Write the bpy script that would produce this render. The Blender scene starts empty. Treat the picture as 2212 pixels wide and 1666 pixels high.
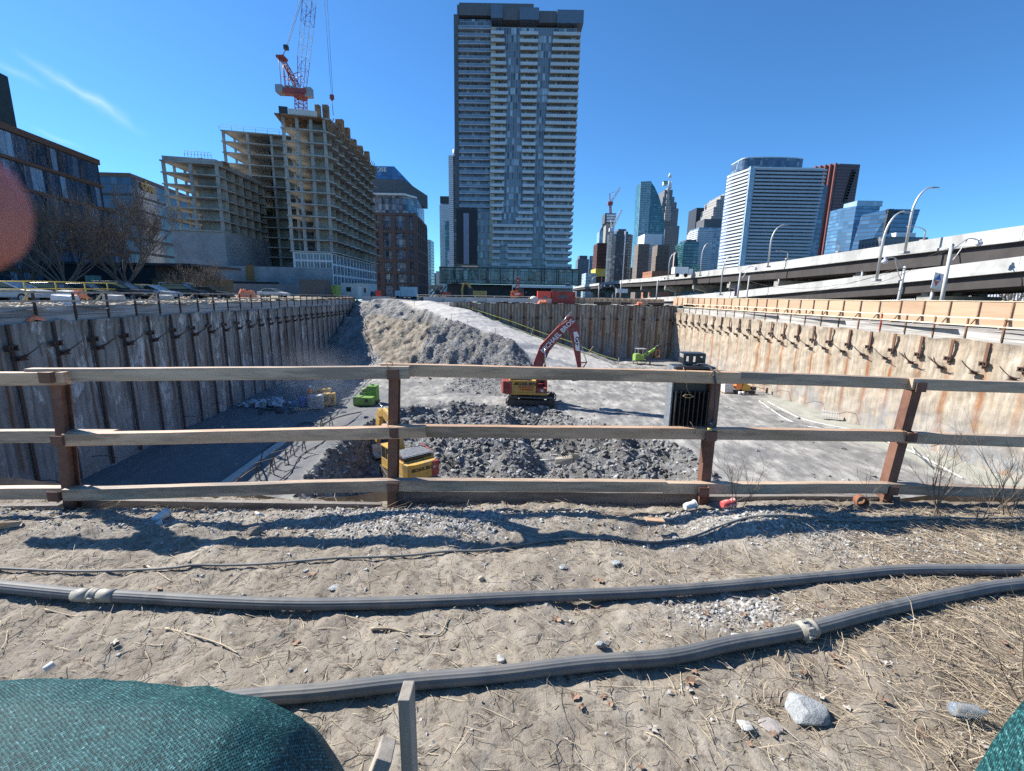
import bpy, math, random
import numpy as np
from mathutils import Vector, Matrix, geometry
from math import sin, cos, pi, atan, radians, sqrt, hypot
random.seed(7)
C = bpy.context.scene.collection
# ---------------------------------------------------------------- camera model (pixels of a 2212 wide picture)
F = 975.; CX = 1106.; CY = 833.; EYE = 1.75
PITCH = atan(196/975); ROLL = radians(1.0)
def ray(px, py):
    x = (px-CX)/F; y = -(py-CY)/F; z = -1.
    x, y = x*cos(ROLL)-y*sin(ROLL), x*sin(ROLL)+y*cos(ROLL)
    a = pi/2-PITCH
    return (x, y*cos(a)-z*sin(a), y*sin(a)+z*cos(a))
def at(px, py, Y):
    d = ray(px, py); t = Y/d[1]; return Vector((d[0]*t, Y, EYE+d[2]*t))
def onz(px, py, z):
    d = ray(px, py); t = (z-EYE)/d[2]; return Vector((d[0]*t, d[1]*t, z))
def onw(px, py, A, B):
    d = ray(px, py); nx, ny = (B[1]-A[1]), -(B[0]-A[0])
    t = (nx*A[0]+ny*A[1])/(nx*d[0]+ny*d[1]); return Vector((d[0]*t, d[1]*t, EYE+d[2]*t))
V = Vector
# ---------------------------------------------------------------- materials
MATS = {}
def L(*c):
    return (c[0], c[1], c[2], 1.)
class NT:
    def __init__(s, name):
        s.m = bpy.data.materials.new(name); s.m.use_nodes = True
        s.t = s.m.node_tree; s.b = s.t.nodes['Principled BSDF']
        s.tc = s.t.nodes.new('ShaderNodeTexCoord')
    def n(s, typ, **kw):
        x = s.t.nodes.new('ShaderNode'+typ)
        for k, v in kw.items():
            if k in x.inputs.keys(): x.inputs[k].default_value = v
            else: setattr(x, k, v)
        return x
    def l(s, a, b): s.t.links.new(a, b)
    def mapc(s, sc=(1, 1, 1), rot=(0, 0, 0), src='Object'):
        m = s.n('Mapping'); m.inputs['Scale'].default_value = sc; m.inputs['Rotation'].default_value = rot
        s.l(s.tc.outputs[src], m.inputs['Vector']); return m.outputs['Vector']
    def noise(s, vec, scale=5, detail=6, rough=.6, dist=0):
        x = s.n('TexNoise', Scale=scale, Detail=detail, Roughness=rough, Distortion=dist)
        s.l(vec, x.inputs['Vector']); return x.outputs['Fac']
    def ramp(s, fac, stops):
        r = s.n('ValToRGB'); e = r.color_ramp.elements
        while len(e) < len(stops): e.new(.5)
        for k, (p, c) in enumerate(stops):
            e[k].position = p; e[k].color = L(*c) if not isinstance(c, (int, float)) else (c, c, c, 1)
        s.l(fac, r.inputs['Fac']); return r.outputs['Color']
    def mix(s, fac, a, b, bt='MIX'):
        x = s.n('Mix', data_type='RGBA', blend_type=bt)
        for sock, v in ((x.inputs[0], fac), (x.inputs[6], a), (x.inputs[7], b)):
            if isinstance(v, (int, float)): sock.default_value = v
            elif isinstance(v, tuple): sock.default_value = L(*v)
            else: s.l(v, sock)
        return x.outputs[2]
    def math(s, op, a, b=0.):
        x = s.n('Math', operation=op)
        for k, v in enumerate((a, b)):
            if isinstance(v, (int, float)): x.inputs[k].default_value = v
            else: s.l(v, x.inputs[k])
        return x.outputs[0]
    def sep(s, vec):
        x = s.n('SeparateXYZ'); s.l(vec, x.inputs[0]); return x.outputs
    def bump(s, h, strength=.5, dist=.02):
        x = s.n('Bump', Strength=strength, Distance=dist); s.l(h, x.inputs['Height'])
        s.l(x.outputs['Normal'], s.b.inputs['Normal'])
    def attr(s, name):
        x = s.n('Attribute', attribute_name=name); return x.outputs['Fac']
    def done(s, col=None, rough=.8, metal=0., spec=.5, roughsock=None):
        if col is not None:
            if isinstance(col, tuple): s.b.inputs['Base Color'].default_value = L(*col)
            else: s.l(col, s.b.inputs['Base Color'])
        s.b.inputs['Roughness'].default_value = rough; s.b.inputs['Metallic'].default_value = metal
        s.b.inputs['Specular IOR Level'].default_value = spec
        if roughsock is not None: s.l(roughsock, s.b.inputs['Roughness'])
        return s.m
def pm(name, c1, c2=None, sc=3., rough=.8, bump=.0, bsc=None, metal=0., st=(1, 1, 1), c3=None, sc3=.6, spec=.5, rnd=0., bd=.02, lo=.35, hi=.65):
    """procedural material: two tones of noise, optional third patchy tone, optional bump"""
    if name in MATS: return MATS[name]
    t = NT(name); vec = t.mapc(st)
    if c2 is None: c2 = tuple(x*.8 for x in c1)
    col = t.ramp(t.noise(vec, sc, 7, .65), [(lo, c1), (hi, c2)])
    if c3 is not None:
        col = t.mix(t.ramp(t.noise(vec, sc3, 5, .7), [(.48, 0.), (.6, 1.)]), col, c3)
    if rnd:
        oi = t.n('ObjectInfo')
        f = t.math('ADD', t.math('MULTIPLY', oi.outputs['Random'], rnd), 1-rnd/2)
        x = t.n('HueSaturation'); t.l(f, x.inputs['Value']); t.l(col, x.inputs['Color']); col = x.outputs['Color']
    if bump: t.bump(t.noise(vec, bsc or sc*4, 8, .7), bump, bd)
    m = t.done(col, rough, metal, spec); MATS[name] = m; return m
# ---------------------------------------------------------------- mesh builder
class MB:
    def __init__(s): s.v = []; s.f = []; s.m = []; s.s = []
    def add(s, vs, fs, m=0, smooth=False):
        o = len(s.v); s.v.extend([tuple(v) for v in vs])
        for f in fs: s.f.append([i+o for i in f]); s.m.append(m); s.s.append(smooth)
        return s
    def hexa(s, p, m=0):   # 8 points: bottom 4 ccw, top 4 ccw
        return s.add(p, [(3, 2, 1, 0), (4, 5, 6, 7), (0, 1, 5, 4), (1, 2, 6, 5), (2, 3, 7, 6), (3, 0, 4, 7)], m)
    def bx(s, x0, x1, y0, y1, z0, z1, m=0):
        return s.hexa([(x0, y0, z0), (x1, y0, z0), (x1, y1, z0), (x0, y1, z0), (x0, y0, z1), (x1, y0, z1), (x1, y1, z1), (x0, y1, z1)], m)
    def box(s, c, d, rz=0., m=0, R=None):
        if R is None: R = Matrix.Rotation(rz, 3, 'Z')
        p = [V(c)+R@V((a*d[0]/2, b*d[1]/2, e*d[2]/2)) for e in (-1, 1) for a, b in ((-1, -1), (1, -1), (1, 1), (-1, 1))]
        return s.hexa(p, m)
    def bar(s, p, q, w, h, m=0, up=(0, 0, 1)):
        p = V(p); q = V(q); d = (q-p).normalized(); u = V(up)
        if abs(d.dot(u)) > .99: u = V((0, 1, 0))
        a = d.cross(u).normalized(); b = a.cross(d).normalized()
        pts = []
        for e in (p, q):
            for i, j in ((-1, -1), (1, -1), (1, 1), (-1, 1)): pts.append(e+a*(i*w/2)+b*(j*h/2))
        return s.add(pts, [(3, 2, 1, 0), (4, 5, 6, 7), (0, 1, 5, 4), (1, 2, 6, 5), (2, 3, 7, 6), (3, 0, 4, 7)], m)
    def tube(s, pts, r, n=8, m=0, smooth=True, caps=True):
        pts = [V(p) for p in pts]; k = len(pts)
        rs = r if isinstance(r, (list, tuple)) else [r]*k
        vs = []; prev = None
        for i, p in enumerate(pts):
            d = (pts[min(i+1, k-1)]-pts[max(i-1, 0)])
            if d.length < 1e-9: d = V((0, 0, 1))
            d.normalize()
            if prev is None: u = d.orthogonal().normalized()
            else:
                u = prev-d*prev.dot(d)
                u = u.normalized() if u.length > 1e-6 else d.orthogonal().normalized()
            prev = u; w = d.cross(u)
            for j in range(n):
                a = 2*pi*j/n; vs.append(p+(u*cos(a)+w*sin(a))*rs[i])
        fs = [(i*n+j, i*n+(j+1) % n, (i+1)*n+(j+1) % n, (i+1)*n+j) for i in range(k-1) for j in range(n)]
        s.add(vs, fs, m, smooth)
        if caps:
            o = len(s.v)-k*n
            s.f.append([o+j for j in range(n)][::-1]); s.m.append(m); s.s.append(False)
            s.f.append([o+(k-1)*n+j for j in range(n)]); s.m.append(m); s.s.append(False)
        return s
    def cyl(s, p, q, r, n=12, m=0, r2=None): return s.tube([p, q], [r, r2 if r2 is not None else r], n, m)
    def prism(s, poly, z0, z1, m=0, mtop=None):
        a = sum(poly[i][0]*poly[(i+1) % len(poly)][1]-poly[(i+1) % len(poly)][0]*poly[i][1] for i in range(len(poly)))
        if a < 0: poly = poly[::-1]
        n = len(poly); vs = [(p[0], p[1], z0) for p in poly]+[(p[0], p[1], z1) for p in poly]
        s.add(vs, [(i, (i+1) % n, n+(i+1) % n, n+i) for i in range(n)]+[list(range(n))[::-1]], m)
        s.f.append([len(s.v)-n+i for i in range(n)]); s.m.append(m if mtop is None else mtop); s.s.append(False)
        return s
    def prof(s, poly, o, U, W, th, m=0):   # 2D polygon in the U/W plane at o, thickness th centred along the normal
        o = V(o); U = V(U).normalized(); W = V(W).normalized(); N = U.cross(W).normalized()
        n = len(poly); vs = [o+U*a+W*b-N*th/2 for a, b in poly]+[o+U*a+W*b+N*th/2 for a, b in poly]
        return s.add(vs, [(i, (i+1) % n, n+(i+1) % n, n+i) for i in range(n)]+[list(range(n))[::-1], [n+i for i in range(n)]], m)
    def rock(s, c, sx, sy, sz, rz=0, m=0, jit=.35, tilt=.3):
        R = Matrix.Rotation(rz, 3, 'Z')@Matrix.Rotation(random.uniform(-tilt, tilt), 3, 'X')@Matrix.Rotation(random.uniform(-tilt, tilt), 3, 'Y')
        p = []
        for e in (-1, 1):
            k = 1. if e < 0 else random.uniform(.55, .95)
            for a, b in ((-1, -1), (1, -1), (1, 1), (-1, 1)):
                p.append(V(c)+R@V(((a+random.uniform(-jit, jit))*sx/2*k, (b+random.uniform(-jit, jit))*sy/2*k, (e+random.uniform(-jit, jit))*sz/2)))
        return s.hexa(p, m)
    def ball(s, c, r, n=10, k=7, m=0, sc=(1, 1, 1)):
        vs = []; fs = []
        for i in range(k+1):
            t = pi*i/k
            for j in range(n):
                a = 2*pi*j/n; vs.append((c[0]+r*sc[0]*sin(t)*cos(a), c[1]+r*sc[1]*sin(t)*sin(a), c[2]+r*sc[2]*cos(t)))
        for i in range(k):
            for j in range(n): fs.append((i*n+j, (i+1)*n+j, (i+1)*n+(j+1) % n, i*n+(j+1) % n))
        return s.add(vs, fs, m, True)
    def mesh(s, name, mats):
        me = bpy.data.meshes.new(name); me.from_pydata(s.v, [], s.f)
        for mt in mats: me.materials.append(mt)
        me.polygons.foreach_set('material_index', s.m); me.polygons.foreach_set('use_smooth', s.s)
        me.update(); return me
    def build(s, name, mats, parent=None, world=False, bevel=0.):
        if not isinstance(mats, (list, tuple)): mats = [mats]
        me = s.mesh(name, mats); o = bpy.data.objects.new(name, me); C.objects.link(o)
        if parent is not None:
            o.parent = parent
            if world: me.transform(WM[parent.name].inverted())
            WM[o.name] = WM[parent.name] if world else WM[parent.name]
        else:
            if s.v:
                A = np.array(s.v); b = V((float((A[:, 0].min()+A[:, 0].max())/2), float((A[:, 1].min()+A[:, 1].max())/2), float(A[:, 2].min())))
                me.transform(Matrix.Translation(-b)); o.location = b
                WM[o.name] = Matrix.Translation(b)
        if bevel:
            md = o.modifiers.new('bevel', 'BEVEL'); md.width = bevel; md.segments = 2; md.limit_method = 'ANGLE'
        return o
WM = {}
def tag(o, label=None, cat=None, group=None, kind=None):
    if label: o['label'] = label
    if cat: o['category'] = cat
    if group: o['group'] = group
    if kind: o['kind'] = kind
    return o
def thing(name, label, cat, loc=(0, 0, 0), rz=0., group=None):
    o = bpy.data.objects.new(name, None); C.objects.link(o); o.empty_display_size = .3
    o.location = loc; o.rotation_euler = (0, 0, rz)
    WM[o.name] = Matrix.Translation(V(loc))@Matrix.Rotation(rz, 4, 'Z')
    return tag(o, label, cat, group)
def dup(root, loc, rz, label=None, group=None, scale=None):
    r = root.copy(); C.objects.link(r); r.location = loc; r.rotation_euler = (0, 0, rz)
    if scale: r.scale = scale
    if label: r['label'] = label
    if group: r['group'] = group
    WM[r.name] = Matrix.Translation(V(loc))@Matrix.Rotation(rz, 4, 'Z')
    for ch in list(root.children):
        c = ch.copy(); C.objects.link(c); c.parent = r
        for g in ch.children:
            d = g.copy(); C.objects.link(d); d.parent = c
    return r
def inst(me, name, parent, loc=(0, 0, 0), rz=0., kind=None):
    """another part sharing mesh data, in the parent's local space"""
    o = bpy.data.objects.new(name, me); C.objects.link(o); o.parent = parent
    o.location = loc; o.rotation_euler = (0, 0, rz)
    if kind: o['kind'] = kind
    return o
def text_mb(txt, size, ext=.01, font_scale_x=1., bold=0.):
    cu = bpy.data.curves.new('writing', 'FONT'); cu.body = txt; cu.size = size; cu.extrude = ext
    cu.align_x = 'CENTER'; cu.align_y = 'CENTER'; cu.offset = bold; cu.resolution_u = 3
    ob = bpy.data.objects.new('tmp', cu); C.objects.link(ob)
    dg = bpy.context.evaluated_depsgraph_get(); dg.update()
    me = bpy.data.meshes.new_from_object(ob.evaluated_get(dg))
    bpy.data.objects.remove(ob); bpy.data.curves.remove(cu)
    if font_scale_x != 1.: me.transform(Matrix.Diagonal((font_scale_x, 1, 1, 1)))
    return me
def writing(name, txt, size, mat, parent, M, ext=.01, sx=1., bold=0., world=True):
    me = text_mb(txt, size, ext, sx, bold); me.transform(M); me.materials.clear(); me.materials.append(mat)
    if world and parent is not None: me.transform(WM[parent.name].inverted())
    for p in me.polygons: p.material_index = 0
    o = bpy.data.objects.new(name, me); C.objects.link(o); o.parent = parent; return o
def frame(o, U, W):
    """matrix whose x axis is U, y axis is W, at o"""
    U = V(U).normalized(); W = V(W).normalized(); N = U.cross(W).normalized(); W = N.cross(U)
    M = Matrix((U, W, N)).transposed().to_4x4(); M.translation = V(o); return M
# ---------------------------------------------------------------- noise in numpy
def _h(ix, iy, seed):
    n = (ix.astype(np.int64)*374761393+iy.astype(np.int64)*668265263+seed*1442695041) & 0x7fffffff
    n = ((n ^ (n >> 13))*1274126177) & 0x7fffffff
    return ((n ^ (n >> 16)) & 0xffff)/65535.
def vn(x, y, seed=0):
    ix = np.floor(x); iy = np.floor(y); fx = x-ix; fy = y-iy; fx = fx*fx*(3-2*fx); fy = fy*fy*(3-2*fy)
    a = _h(ix, iy, seed); b = _h(ix+1, iy, seed); c = _h(ix, iy+1, seed); d = _h(ix+1, iy+1, seed)
    return (a*(1-fx)+b*fx)*(1-fy)+(c*(1-fx)+d*fx)*fy-.5
def fbm(x, y, sc=1., o=5, seed=0, g=.5):
    x = np.asarray(x, float)*sc; y = np.asarray(y, float)*sc; r = 0; a = 1.
    for k in range(o): r = r+a*vn(x+17.3*k, y-9.1*k, seed+k); a *= g; x = x*2.03; y = y*2.03
    return r
def grid_obj(name, X, Y, Z, mat, mask=None, attrs=None, smooth=True):
    """mesh from 2D arrays; mask: cells kept"""
    ny, nx = X.shape
    co = np.stack([X, Y, Z], -1).reshape(-1, 3)
    i = np.arange(ny*nx).reshape(ny, nx)
    q = np.stack([i[:-1, :-1], i[:-1, 1:], i[1:, 1:], i[1:, :-1]], -1)
    q = q.reshape(-1, 4) if mask is None else q[mask]
    me = bpy.data.meshes.new(name); me.vertices.add(len(co)); me.vertices.foreach_set('co', co.ravel())
    me.loops.add(len(q)*4); me.loops.foreach_set('vertex_index', q.ravel())
    me.polygons.add(len(q)); me.polygons.foreach_set('loop_start', np.arange(0, len(q)*4, 4))
    me.polygons.foreach_set('loop_total', np.full(len(q), 4)); me.polygons.foreach_set('use_smooth', np.full(len(q), smooth))
    if attrs:
        for k, a in attrs.items():
            at_ = me.attributes.new(k, 'FLOAT', 'POINT'); at_.data.foreach_set('value', np.asarray(a, float).ravel())
    me.update(); me.validate(); me.materials.append(mat)
    o = bpy.data.objects.new(name, me); C.objects.link(o); WM[name] = Matrix(); return o
# ================================================================ TERRAIN
FZ = -8.75; SZ = -11.5
LA, LB = (-21.7, 3.8), (-31.0, 89.)      # left wall line (bottom/top plan)
def lw(Y): return -24.08-(Y-25.32)*.1103
def rw(Y): return 30.57-(Y-25.3)*.0516
FARY = 79.
def zz(p, s): return onz(p[0], p[1], s)
TP = []
def pl(*pts):
    P = []
    for p in pts:
        if len(p) == 3 and isinstance(p[2], str): P.append(at(p[0], p[1], float(p[2])))
        elif len(p) == 3: P.append(onz(p[0], p[1], p[2]))
        else: P.append(V(p[:3]))
    for a, b in zip(P[:-1], P[1:]):
        k = max(1, int((b-a).length/1.6))
        for j in range(k): TP.append(a.lerp(b, j/k))
    TP.append(P[-1]); return P
W = lambda x, y, z: (x, y, z, 0)
# ramp left edge, right edge, foot
rampL = pl((853, 648, '88'), (915, 668, '76'), (978, 690, '68'), (1050, 717, '64.5'), (1106, 737, '62'), (1148, 775, '59.5'), (1192, 808, '57.5'), (1240, 832, FZ))
rampR = pl((928, 650, '83'), (1020, 671, '78'), (1106, 709, '76'), (1206, 746, '74'), (1266, 766, '72'), (1330, 789, FZ))
pl((1240, 832, FZ), (1330, 789, FZ))
# far side shoulder, against the far wall
pl((985, 663, '79'), (1106, 703, '79'), (1206, 741, '79'), (1300, 768, '79'), W(22, 79, FZ))
pl((1366, 797, FZ), (1420, 800, FZ)); pl((1340, 780, '75'), (1300, 767, '76.5'))
# top of the bank, at street level
pl(W(-31, 92, -.3), W(-26, 96, .1), W(-15, 90, .2), W(-9, 82, -.3)); pl(W(-34, 112, .25), W(-4, 112, .25)); pl(W(-34, 100, 0.1), W(-4, 98, .2))
pl((785, 662, '87'), (808, 646, '87'), (853, 646, '89'))
# bank face
pl((800, 690, '80'), (850, 684, '78'), (905, 690, '74'), (960, 700, '69'))
pl((800, 730, '71'), (850, 740, '68'), (910, 745, '65'), (975, 750, '62'), (1050, 760, '60.5'), (1110, 775, '59'))
pl((840, 780, '62'), (900, 785, '60.5'), (960, 790, '59'), (1015, 800, '57.5'), (1080, 810, '56'), (1140, 820, '55.5'))
pl((700, 800, FZ), (765, 815, FZ), (853, 815, FZ), (953, 838, FZ), (1015, 845, FZ), (1090, 853, FZ), (1200, 855, FZ))
pl(W(-30.6, 88, -.8), W(-29.8, 80, -3.2), W(-28.9, 71, -6.3), W(-28.1, 63, FZ))
# lower pit crest and foot
crest = pl((700, 1190, FZ), (640, 1090, FZ), (673, 1030, FZ), (728, 970, FZ), (753, 948, FZ), (812, 912, FZ), (850, 884, FZ), (900, 874, FZ), (960, 871, FZ), (1106, 880, FZ), (1181, 884, FZ), (1231, 900, FZ), (1300, 922, FZ), (1370, 940, FZ), (1440, 958, FZ), (1490, 985, FZ), (1530, 1030, FZ), (1560, 1110, FZ))
foot = pl((790, 1230, SZ), (735, 1095, SZ), (765, 1050, SZ), (800, 1010, SZ), (830, 985, SZ), (870, 965, SZ), (950, 955, SZ), (1106, 968, SZ), (1200, 980, SZ), (1300, 1000, SZ), (1380, 1020, SZ), (1440, 1050, SZ), (1450, 1110, SZ))
# spoil berms
pl((860, 895, '37.5'), (960, 890, '38.2'), (1080, 896, '38')); pl((1331, 952, '32.6'), (1400, 962, '31.6'), (1450, 978, '30'))
# flats
for y in (6, 14, 22, 30, 40, 50): pl(W(lw(y)-1, y, FZ), W(-17, y, FZ)) ; pl(W(18, y, FZ), W(rw(y)+1, y, FZ))
for x in (-23, -12, 17, 24, 32): pl(W(x, 3.5, FZ), W(x, 18, FZ))
pl(W(-7, 4, SZ), W(-7, 20, SZ)); pl(W(8, 4, SZ), W(8, 22, SZ)); pl(W(0, 4, SZ), W(0, 28, SZ), W(3, 33, SZ)); pl(W(-12, 4, FZ), W(-11, 20, FZ)); pl(W(12, 4, FZ), W(13, 20, FZ))
pl((880, 850, FZ), (1100, 865, FZ)); pl((1300, 860, FZ), (1600, 860, FZ), (1700, 900, FZ)); pl((1280, 840, FZ), (1450, 820, FZ))
pl(W(31, 82, FZ), W(31, 60, FZ), W(24, 62, FZ)); pl(W(31, 112, .25), W(31, 82.5, FZ))
def tin_grid(X, Y):
    pts = []; seen = set()
    for p in TP:
        k = (round(p.x, 1), round(p.y, 1))
        if k in seen: continue
        seen.add(k); pts.append(p)
    r = geometry.delaunay_2d_cdt([p.xy for p in pts], [], [], 0, 1e-4)
    vz = []
    for o in r[3]: vz.append(pts[o[0]].z if o else 0.)
    Z = np.full(X.shape, np.nan)
    vs = [(p.x, p.y) for p in r[0]]
    for tri in r[2]:
        (ax, ay), (bx_, by), (cx, cy) = [vs[i] for i in tri]; za, zb, zc = [vz[i] for i in tri]
        x0, x1, y0, y1 = min(ax, bx_, cx), max(ax, bx_, cx), min(ay, by, cy), max(ay, by, cy)
        j0 = int(np.searchsorted(X[0], x0)); j1 = int(np.searchsorted(X[0], x1, 'right'))
        i0 = int(np.searchsorted(Y[:, 0], y0)); i1 = int(np.searchsorted(Y[:, 0], y1, 'right'))
        if j0 >= j1 or i0 >= i1: continue
        x = X[i0:i1, j0:j1]; y = Y[i0:i1, j0:j1]
        d = (by-cy)*(ax-cx)+(cx-bx_)*(ay-cy)
        if abs(d) < 1e-9: continue
        u = ((by-cy)*(x-cx)+(cx-bx_)*(y-cy))/d; v = ((cy-ay)*(x-cx)+(ax-cx)*(y-cy))/d; w = 1-u-v
        ok = (u >= -1e-6) & (v >= -1e-6) & (w >= -1e-6)
        Z[i0:i1, j0:j1] = np.where(ok, u*za+v*zb+w*zc, Z[i0:i1, j0:j1])
    return np.where(np.isnan(Z), FZ, Z)
def blur(A, k=1):
    for _ in range(k):
        B = np.pad(A, 1, mode='edge')
        A = (B[:-2, 1:-1]+B[2:, 1:-1]+B[1:-1, :-2]+B[1:-1, 2:]+2*B[1:-1, 1:-1])/6
    return A
def inpoly(X, Y, P):
    r = np.zeros(X.shape, bool); n = len(P)
    for i in range(n):
        x0, y0 = P[i][0], P[i][1]; x1, y1 = P[(i+1) % n][0], P[(i+1) % n][1]
        c = ((y0 > Y) != (y1 > Y)) & (X < (x1-x0)*(Y-y0)/((y1-y0) if y1 != y0 else 1e-9)+x0); r ^= c
    return r
gs = .2
gx = np.arange(-33.5, 32.6, gs); gy = np.arange(3.6, 112.6, gs)
TX, TY = np.meshgrid(gx, gy)
Z0 = blur(tin_grid(TX, TY), 2)
sy_, sx_ = np.gradient(Z0, gs); slope = blur(np.hypot(sx_, sy_), 4)
mramp = blur(inpoly(TX, TY, [p for p in rampL]+[p for p in rampR][::-1]).astype(float), 5)
sub = blur(inpoly(TX, TY, [(p.x, p.y) for p in crest]).astype(float), 4)
# apron of broken shale right of the beige bank, and below it
ap = [onz(950, 845, FZ), onz(1130, 858, FZ), at(1150, 800, 57.), at(1120, 757, 60.5), at(1040, 722, 63.5), at(1010, 770, 61)]
apron = blur(inpoly(TX, TY, [(p.x, p.y) for p in ap]).astype(float), 10)
bg = [at(800, 672, 83), at(940, 690, 71), at(925, 735, 66), at(890, 790, 60), at(840, 800, 60), at(770, 740, 74)]
beige = np.clip(blur(inpoly(TX, TY, [(p.x, p.y) for p in bg]).astype(float), 9)*1.5-.2+fbm(TX, TY, .5, 4, 95)*.9, 0, 1)*blur(inpoly(TX, TY, [(p.x, p.y) for p in bg]).astype(float), 9)
rub = np.clip(np.clip(slope-.12, 0, .5)*2*(1-mramp)+sub*.5+apron*.6, 0, 1)*(1-beige*.2)
rid = np.abs(fbm(TX, TY, .45, 4, 5))
Z1 = Z0+rub*(fbm(TX, TY, .35, 6, 2, .62)*.8-rid*.4+.1)+(1-rub)*(fbm(TX, TY, .25, 4, 9)*.14+fbm(TX, TY, 1.3, 4, 11, .6)*.10)
bankm = np.clip(slope-.1, 0, .5)*2*(1-mramp)*np.clip((TY-52)/4, 0, 1)
Z1 += bankm*(np.abs(fbm(TX, TY, .22, 3, 35))*1.6-.35+fbm(TX*1.5, TY, .6, 4, 37)*.7)
# gullies on the beige bank
Z1 += beige*(.55*np.abs(fbm(TX*1.2+TY*.25, TY*.18-TX*.1, .8, 4, 31))-.1)
# wheel ruts on the ramp and the floor
rr = rampR[1]-rampL[2]; rut = (TX*.38+TY*.92)
Z1 += mramp*(np.sin(rut*2.6)*.035)+(1-rub)*np.where(TX > 4, 1, .3)*np.sin((TX*.55+TY*.84)*3.1+fbm(TX, TY, .12, 2, 3)*8)*.035*np.clip(fbm(TX, TY, .15, 2, 33)*3+.5, 0, 1)
flat_left = (TX < -8) & (TY < 42)
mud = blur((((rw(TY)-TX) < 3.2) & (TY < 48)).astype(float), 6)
left_slab = blur((((TX < -11.5-(TY-20)*.02) & (TY < 48))).astype(float), 6)  # mask of the left floor, coloured a flat darker grey
Z1 = Z1*(1-left_slab*0.0)
tm = NT('shale_ground'); vec = tm.mapc()
a_r, a_m, a_b, a_u, a_w = [tm.attr(k) for k in ('rub', 'ramp', 'beige', 'mud', 'left_slab')]
n1 = tm.noise(vec, .35, 8, .7); n2 = tm.noise(vec, 3.5, 8, .75); n3 = tm.noise(tm.mapc((1, .35, 1), (0, 0, .5)), 1.4, 8, .7)
floorc = tm.ramp(n3, [(.32, (.13, .13, .128)), (.48, (.27, .26, .24)), (.64, (.44, .42, .385))])
floorc = tm.mix(tm.ramp(n1, [(.44, 0.), (.60, .8)]), floorc, (.15, .15, .148))
vor = tm.n('TexVoronoi', Scale=2.6); tm.l(vec, vor.inputs['Vector'])
rubc = tm.mix(tm.ramp(n2, [(.3, 0.), (.7, 1.)]), (.09, .09, .088), (.32, .315, .30))
vs_ = tm.sep(vor.outputs['Color'])[0]
rubc = tm.mix(tm.ramp(vs_, [(.55, 0.), (.95, .8)]), rubc, (.30, .31, .32))
rampc = tm.ramp(tm.noise(tm.mapc((.3, 2.2, 1), (0, 0, -.45)), 1.3, 8, .7), [(.3, (.36, .345, .32)), (.55, (.50, .48, .445)), (.75, (.58, .56, .52))])
beic = tm.ramp(n3, [(.30, (.12, .10, .08)), (.47, (.21, .18, .14)), (.62, (.34, .295, .235))])
brn = tm.ramp(n2, [(.3, (.10, .085, .07)), (.7, (.19, .165, .14))])
col = tm.mix(a_r, floorc, rubc); col = tm.mix(tm.ramp(n1, [(.5, 0.), (.62, .6)]), col, tm.mix(a_r, col, brn))
col = tm.mix(a_m, col, rampc)
col = tm.mix(tm.math('MULTIPLY', a_b, tm.ramp(n1, [(.25, .55), (.5, 1.)])), col, beic)
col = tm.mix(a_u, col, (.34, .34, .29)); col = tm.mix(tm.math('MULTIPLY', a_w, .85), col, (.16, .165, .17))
hb = tm.math('ADD', tm.math('MULTIPLY', vor.outputs['Distance'], tm.math('ADD', a_r, .05)), tm.math('MULTIPLY', tm.noise(vec, 9, 9, .75), tm.math('ADD', tm.math('MULTIPLY', a_r, 1.2), .35)))
tm.bump(hb, .9, .14)
M_TER = tm.done(col, .9, spec=.25)
tmask = ((TX > lw(TY)-.8) & (TX < rw(TY)+.8) & ~((TY > 79.4) & (TX > -9.5)))
cell = tmask[:-1, :-1] & tmask[1:, 1:]
terr = grid_obj('pit_floor', TX, TY, Z1, M_TER, cell, dict(rub=rub, ramp=mramp, beige=beige, mud=mud, left_slab=left_slab))
tag(terr, kind='structure')
def tz(x, y):
    i = min(max((y-gy[0])/gs, 0), len(gy)-2); j = min(max((x-gx[0])/gs, 0), len(gx)-2); a = int(i); b = int(j); u = i-a; v = j-b
    return float(Z1[a, b]*(1-u)*(1-v)+Z1[a+1, b]*u*(1-v)+Z1[a, b+1]*(1-u)*v+Z1[a+1, b+1]*u*v)
# loose slabs of shale
M_ROCK = [pm('shale_rock', (.15, .15, .148), (.27, .27, .26), 2.2, .8, .5, 10, spec=.3), pm('pale_shale', (.28, .28, .27), (.42, .415, .40), 2.2, .8, .5, 10, spec=.3), pm('dark_shale', (.08, .08, .08), (.15, .148, .14), 2.2, .85, .5, 10, spec=.3)]
clump = np.clip(fbm(TX, TY, .5, 4, 91)*1.6+.5, 0, 1)
def rocks():
    b = MB(); n = 0; cand = 0
    while n < 22000 and cand < 300000:
        cand += 1
        y = 18+(random.random()**1.1)*52; x = random.uniform(-30, 26)
        i = int((y-gy[0])/gs); j = int((x-gx[0])/gs)
        k = rub[i, j]; dens = max(k*1.0, .006)
        if beige[i, j] > .4: dens *= .08
        if mramp[i, j] > .3: dens = .002
        if x < lw(y)+.2 or x > rw(y)-.2 or random.random() > dens*(.25+1.5*max(0, float(clump[i, j]))): continue
        s = .8*(.07+.38*random.random()**4+(.12 if random.random() < .06 else 0))*(1-.5*float(max(apron[i, j], min(1, max(0, (y-50)/10)))))
        b.rock((x, y, tz(x, y)+s*.12), s*random.uniform(.8, 1.6), s, s*random.uniform(.2, .55), random.uniform(0, 6.3), random.choice((0, 0, 0, 1, 2)), .4, .6); n += 1
    return b
tag(rocks().build('rubble', M_ROCK), 'grey broken slabs of shale covering the banks and the lower pit', 'rubble', kind='stuff')
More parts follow.
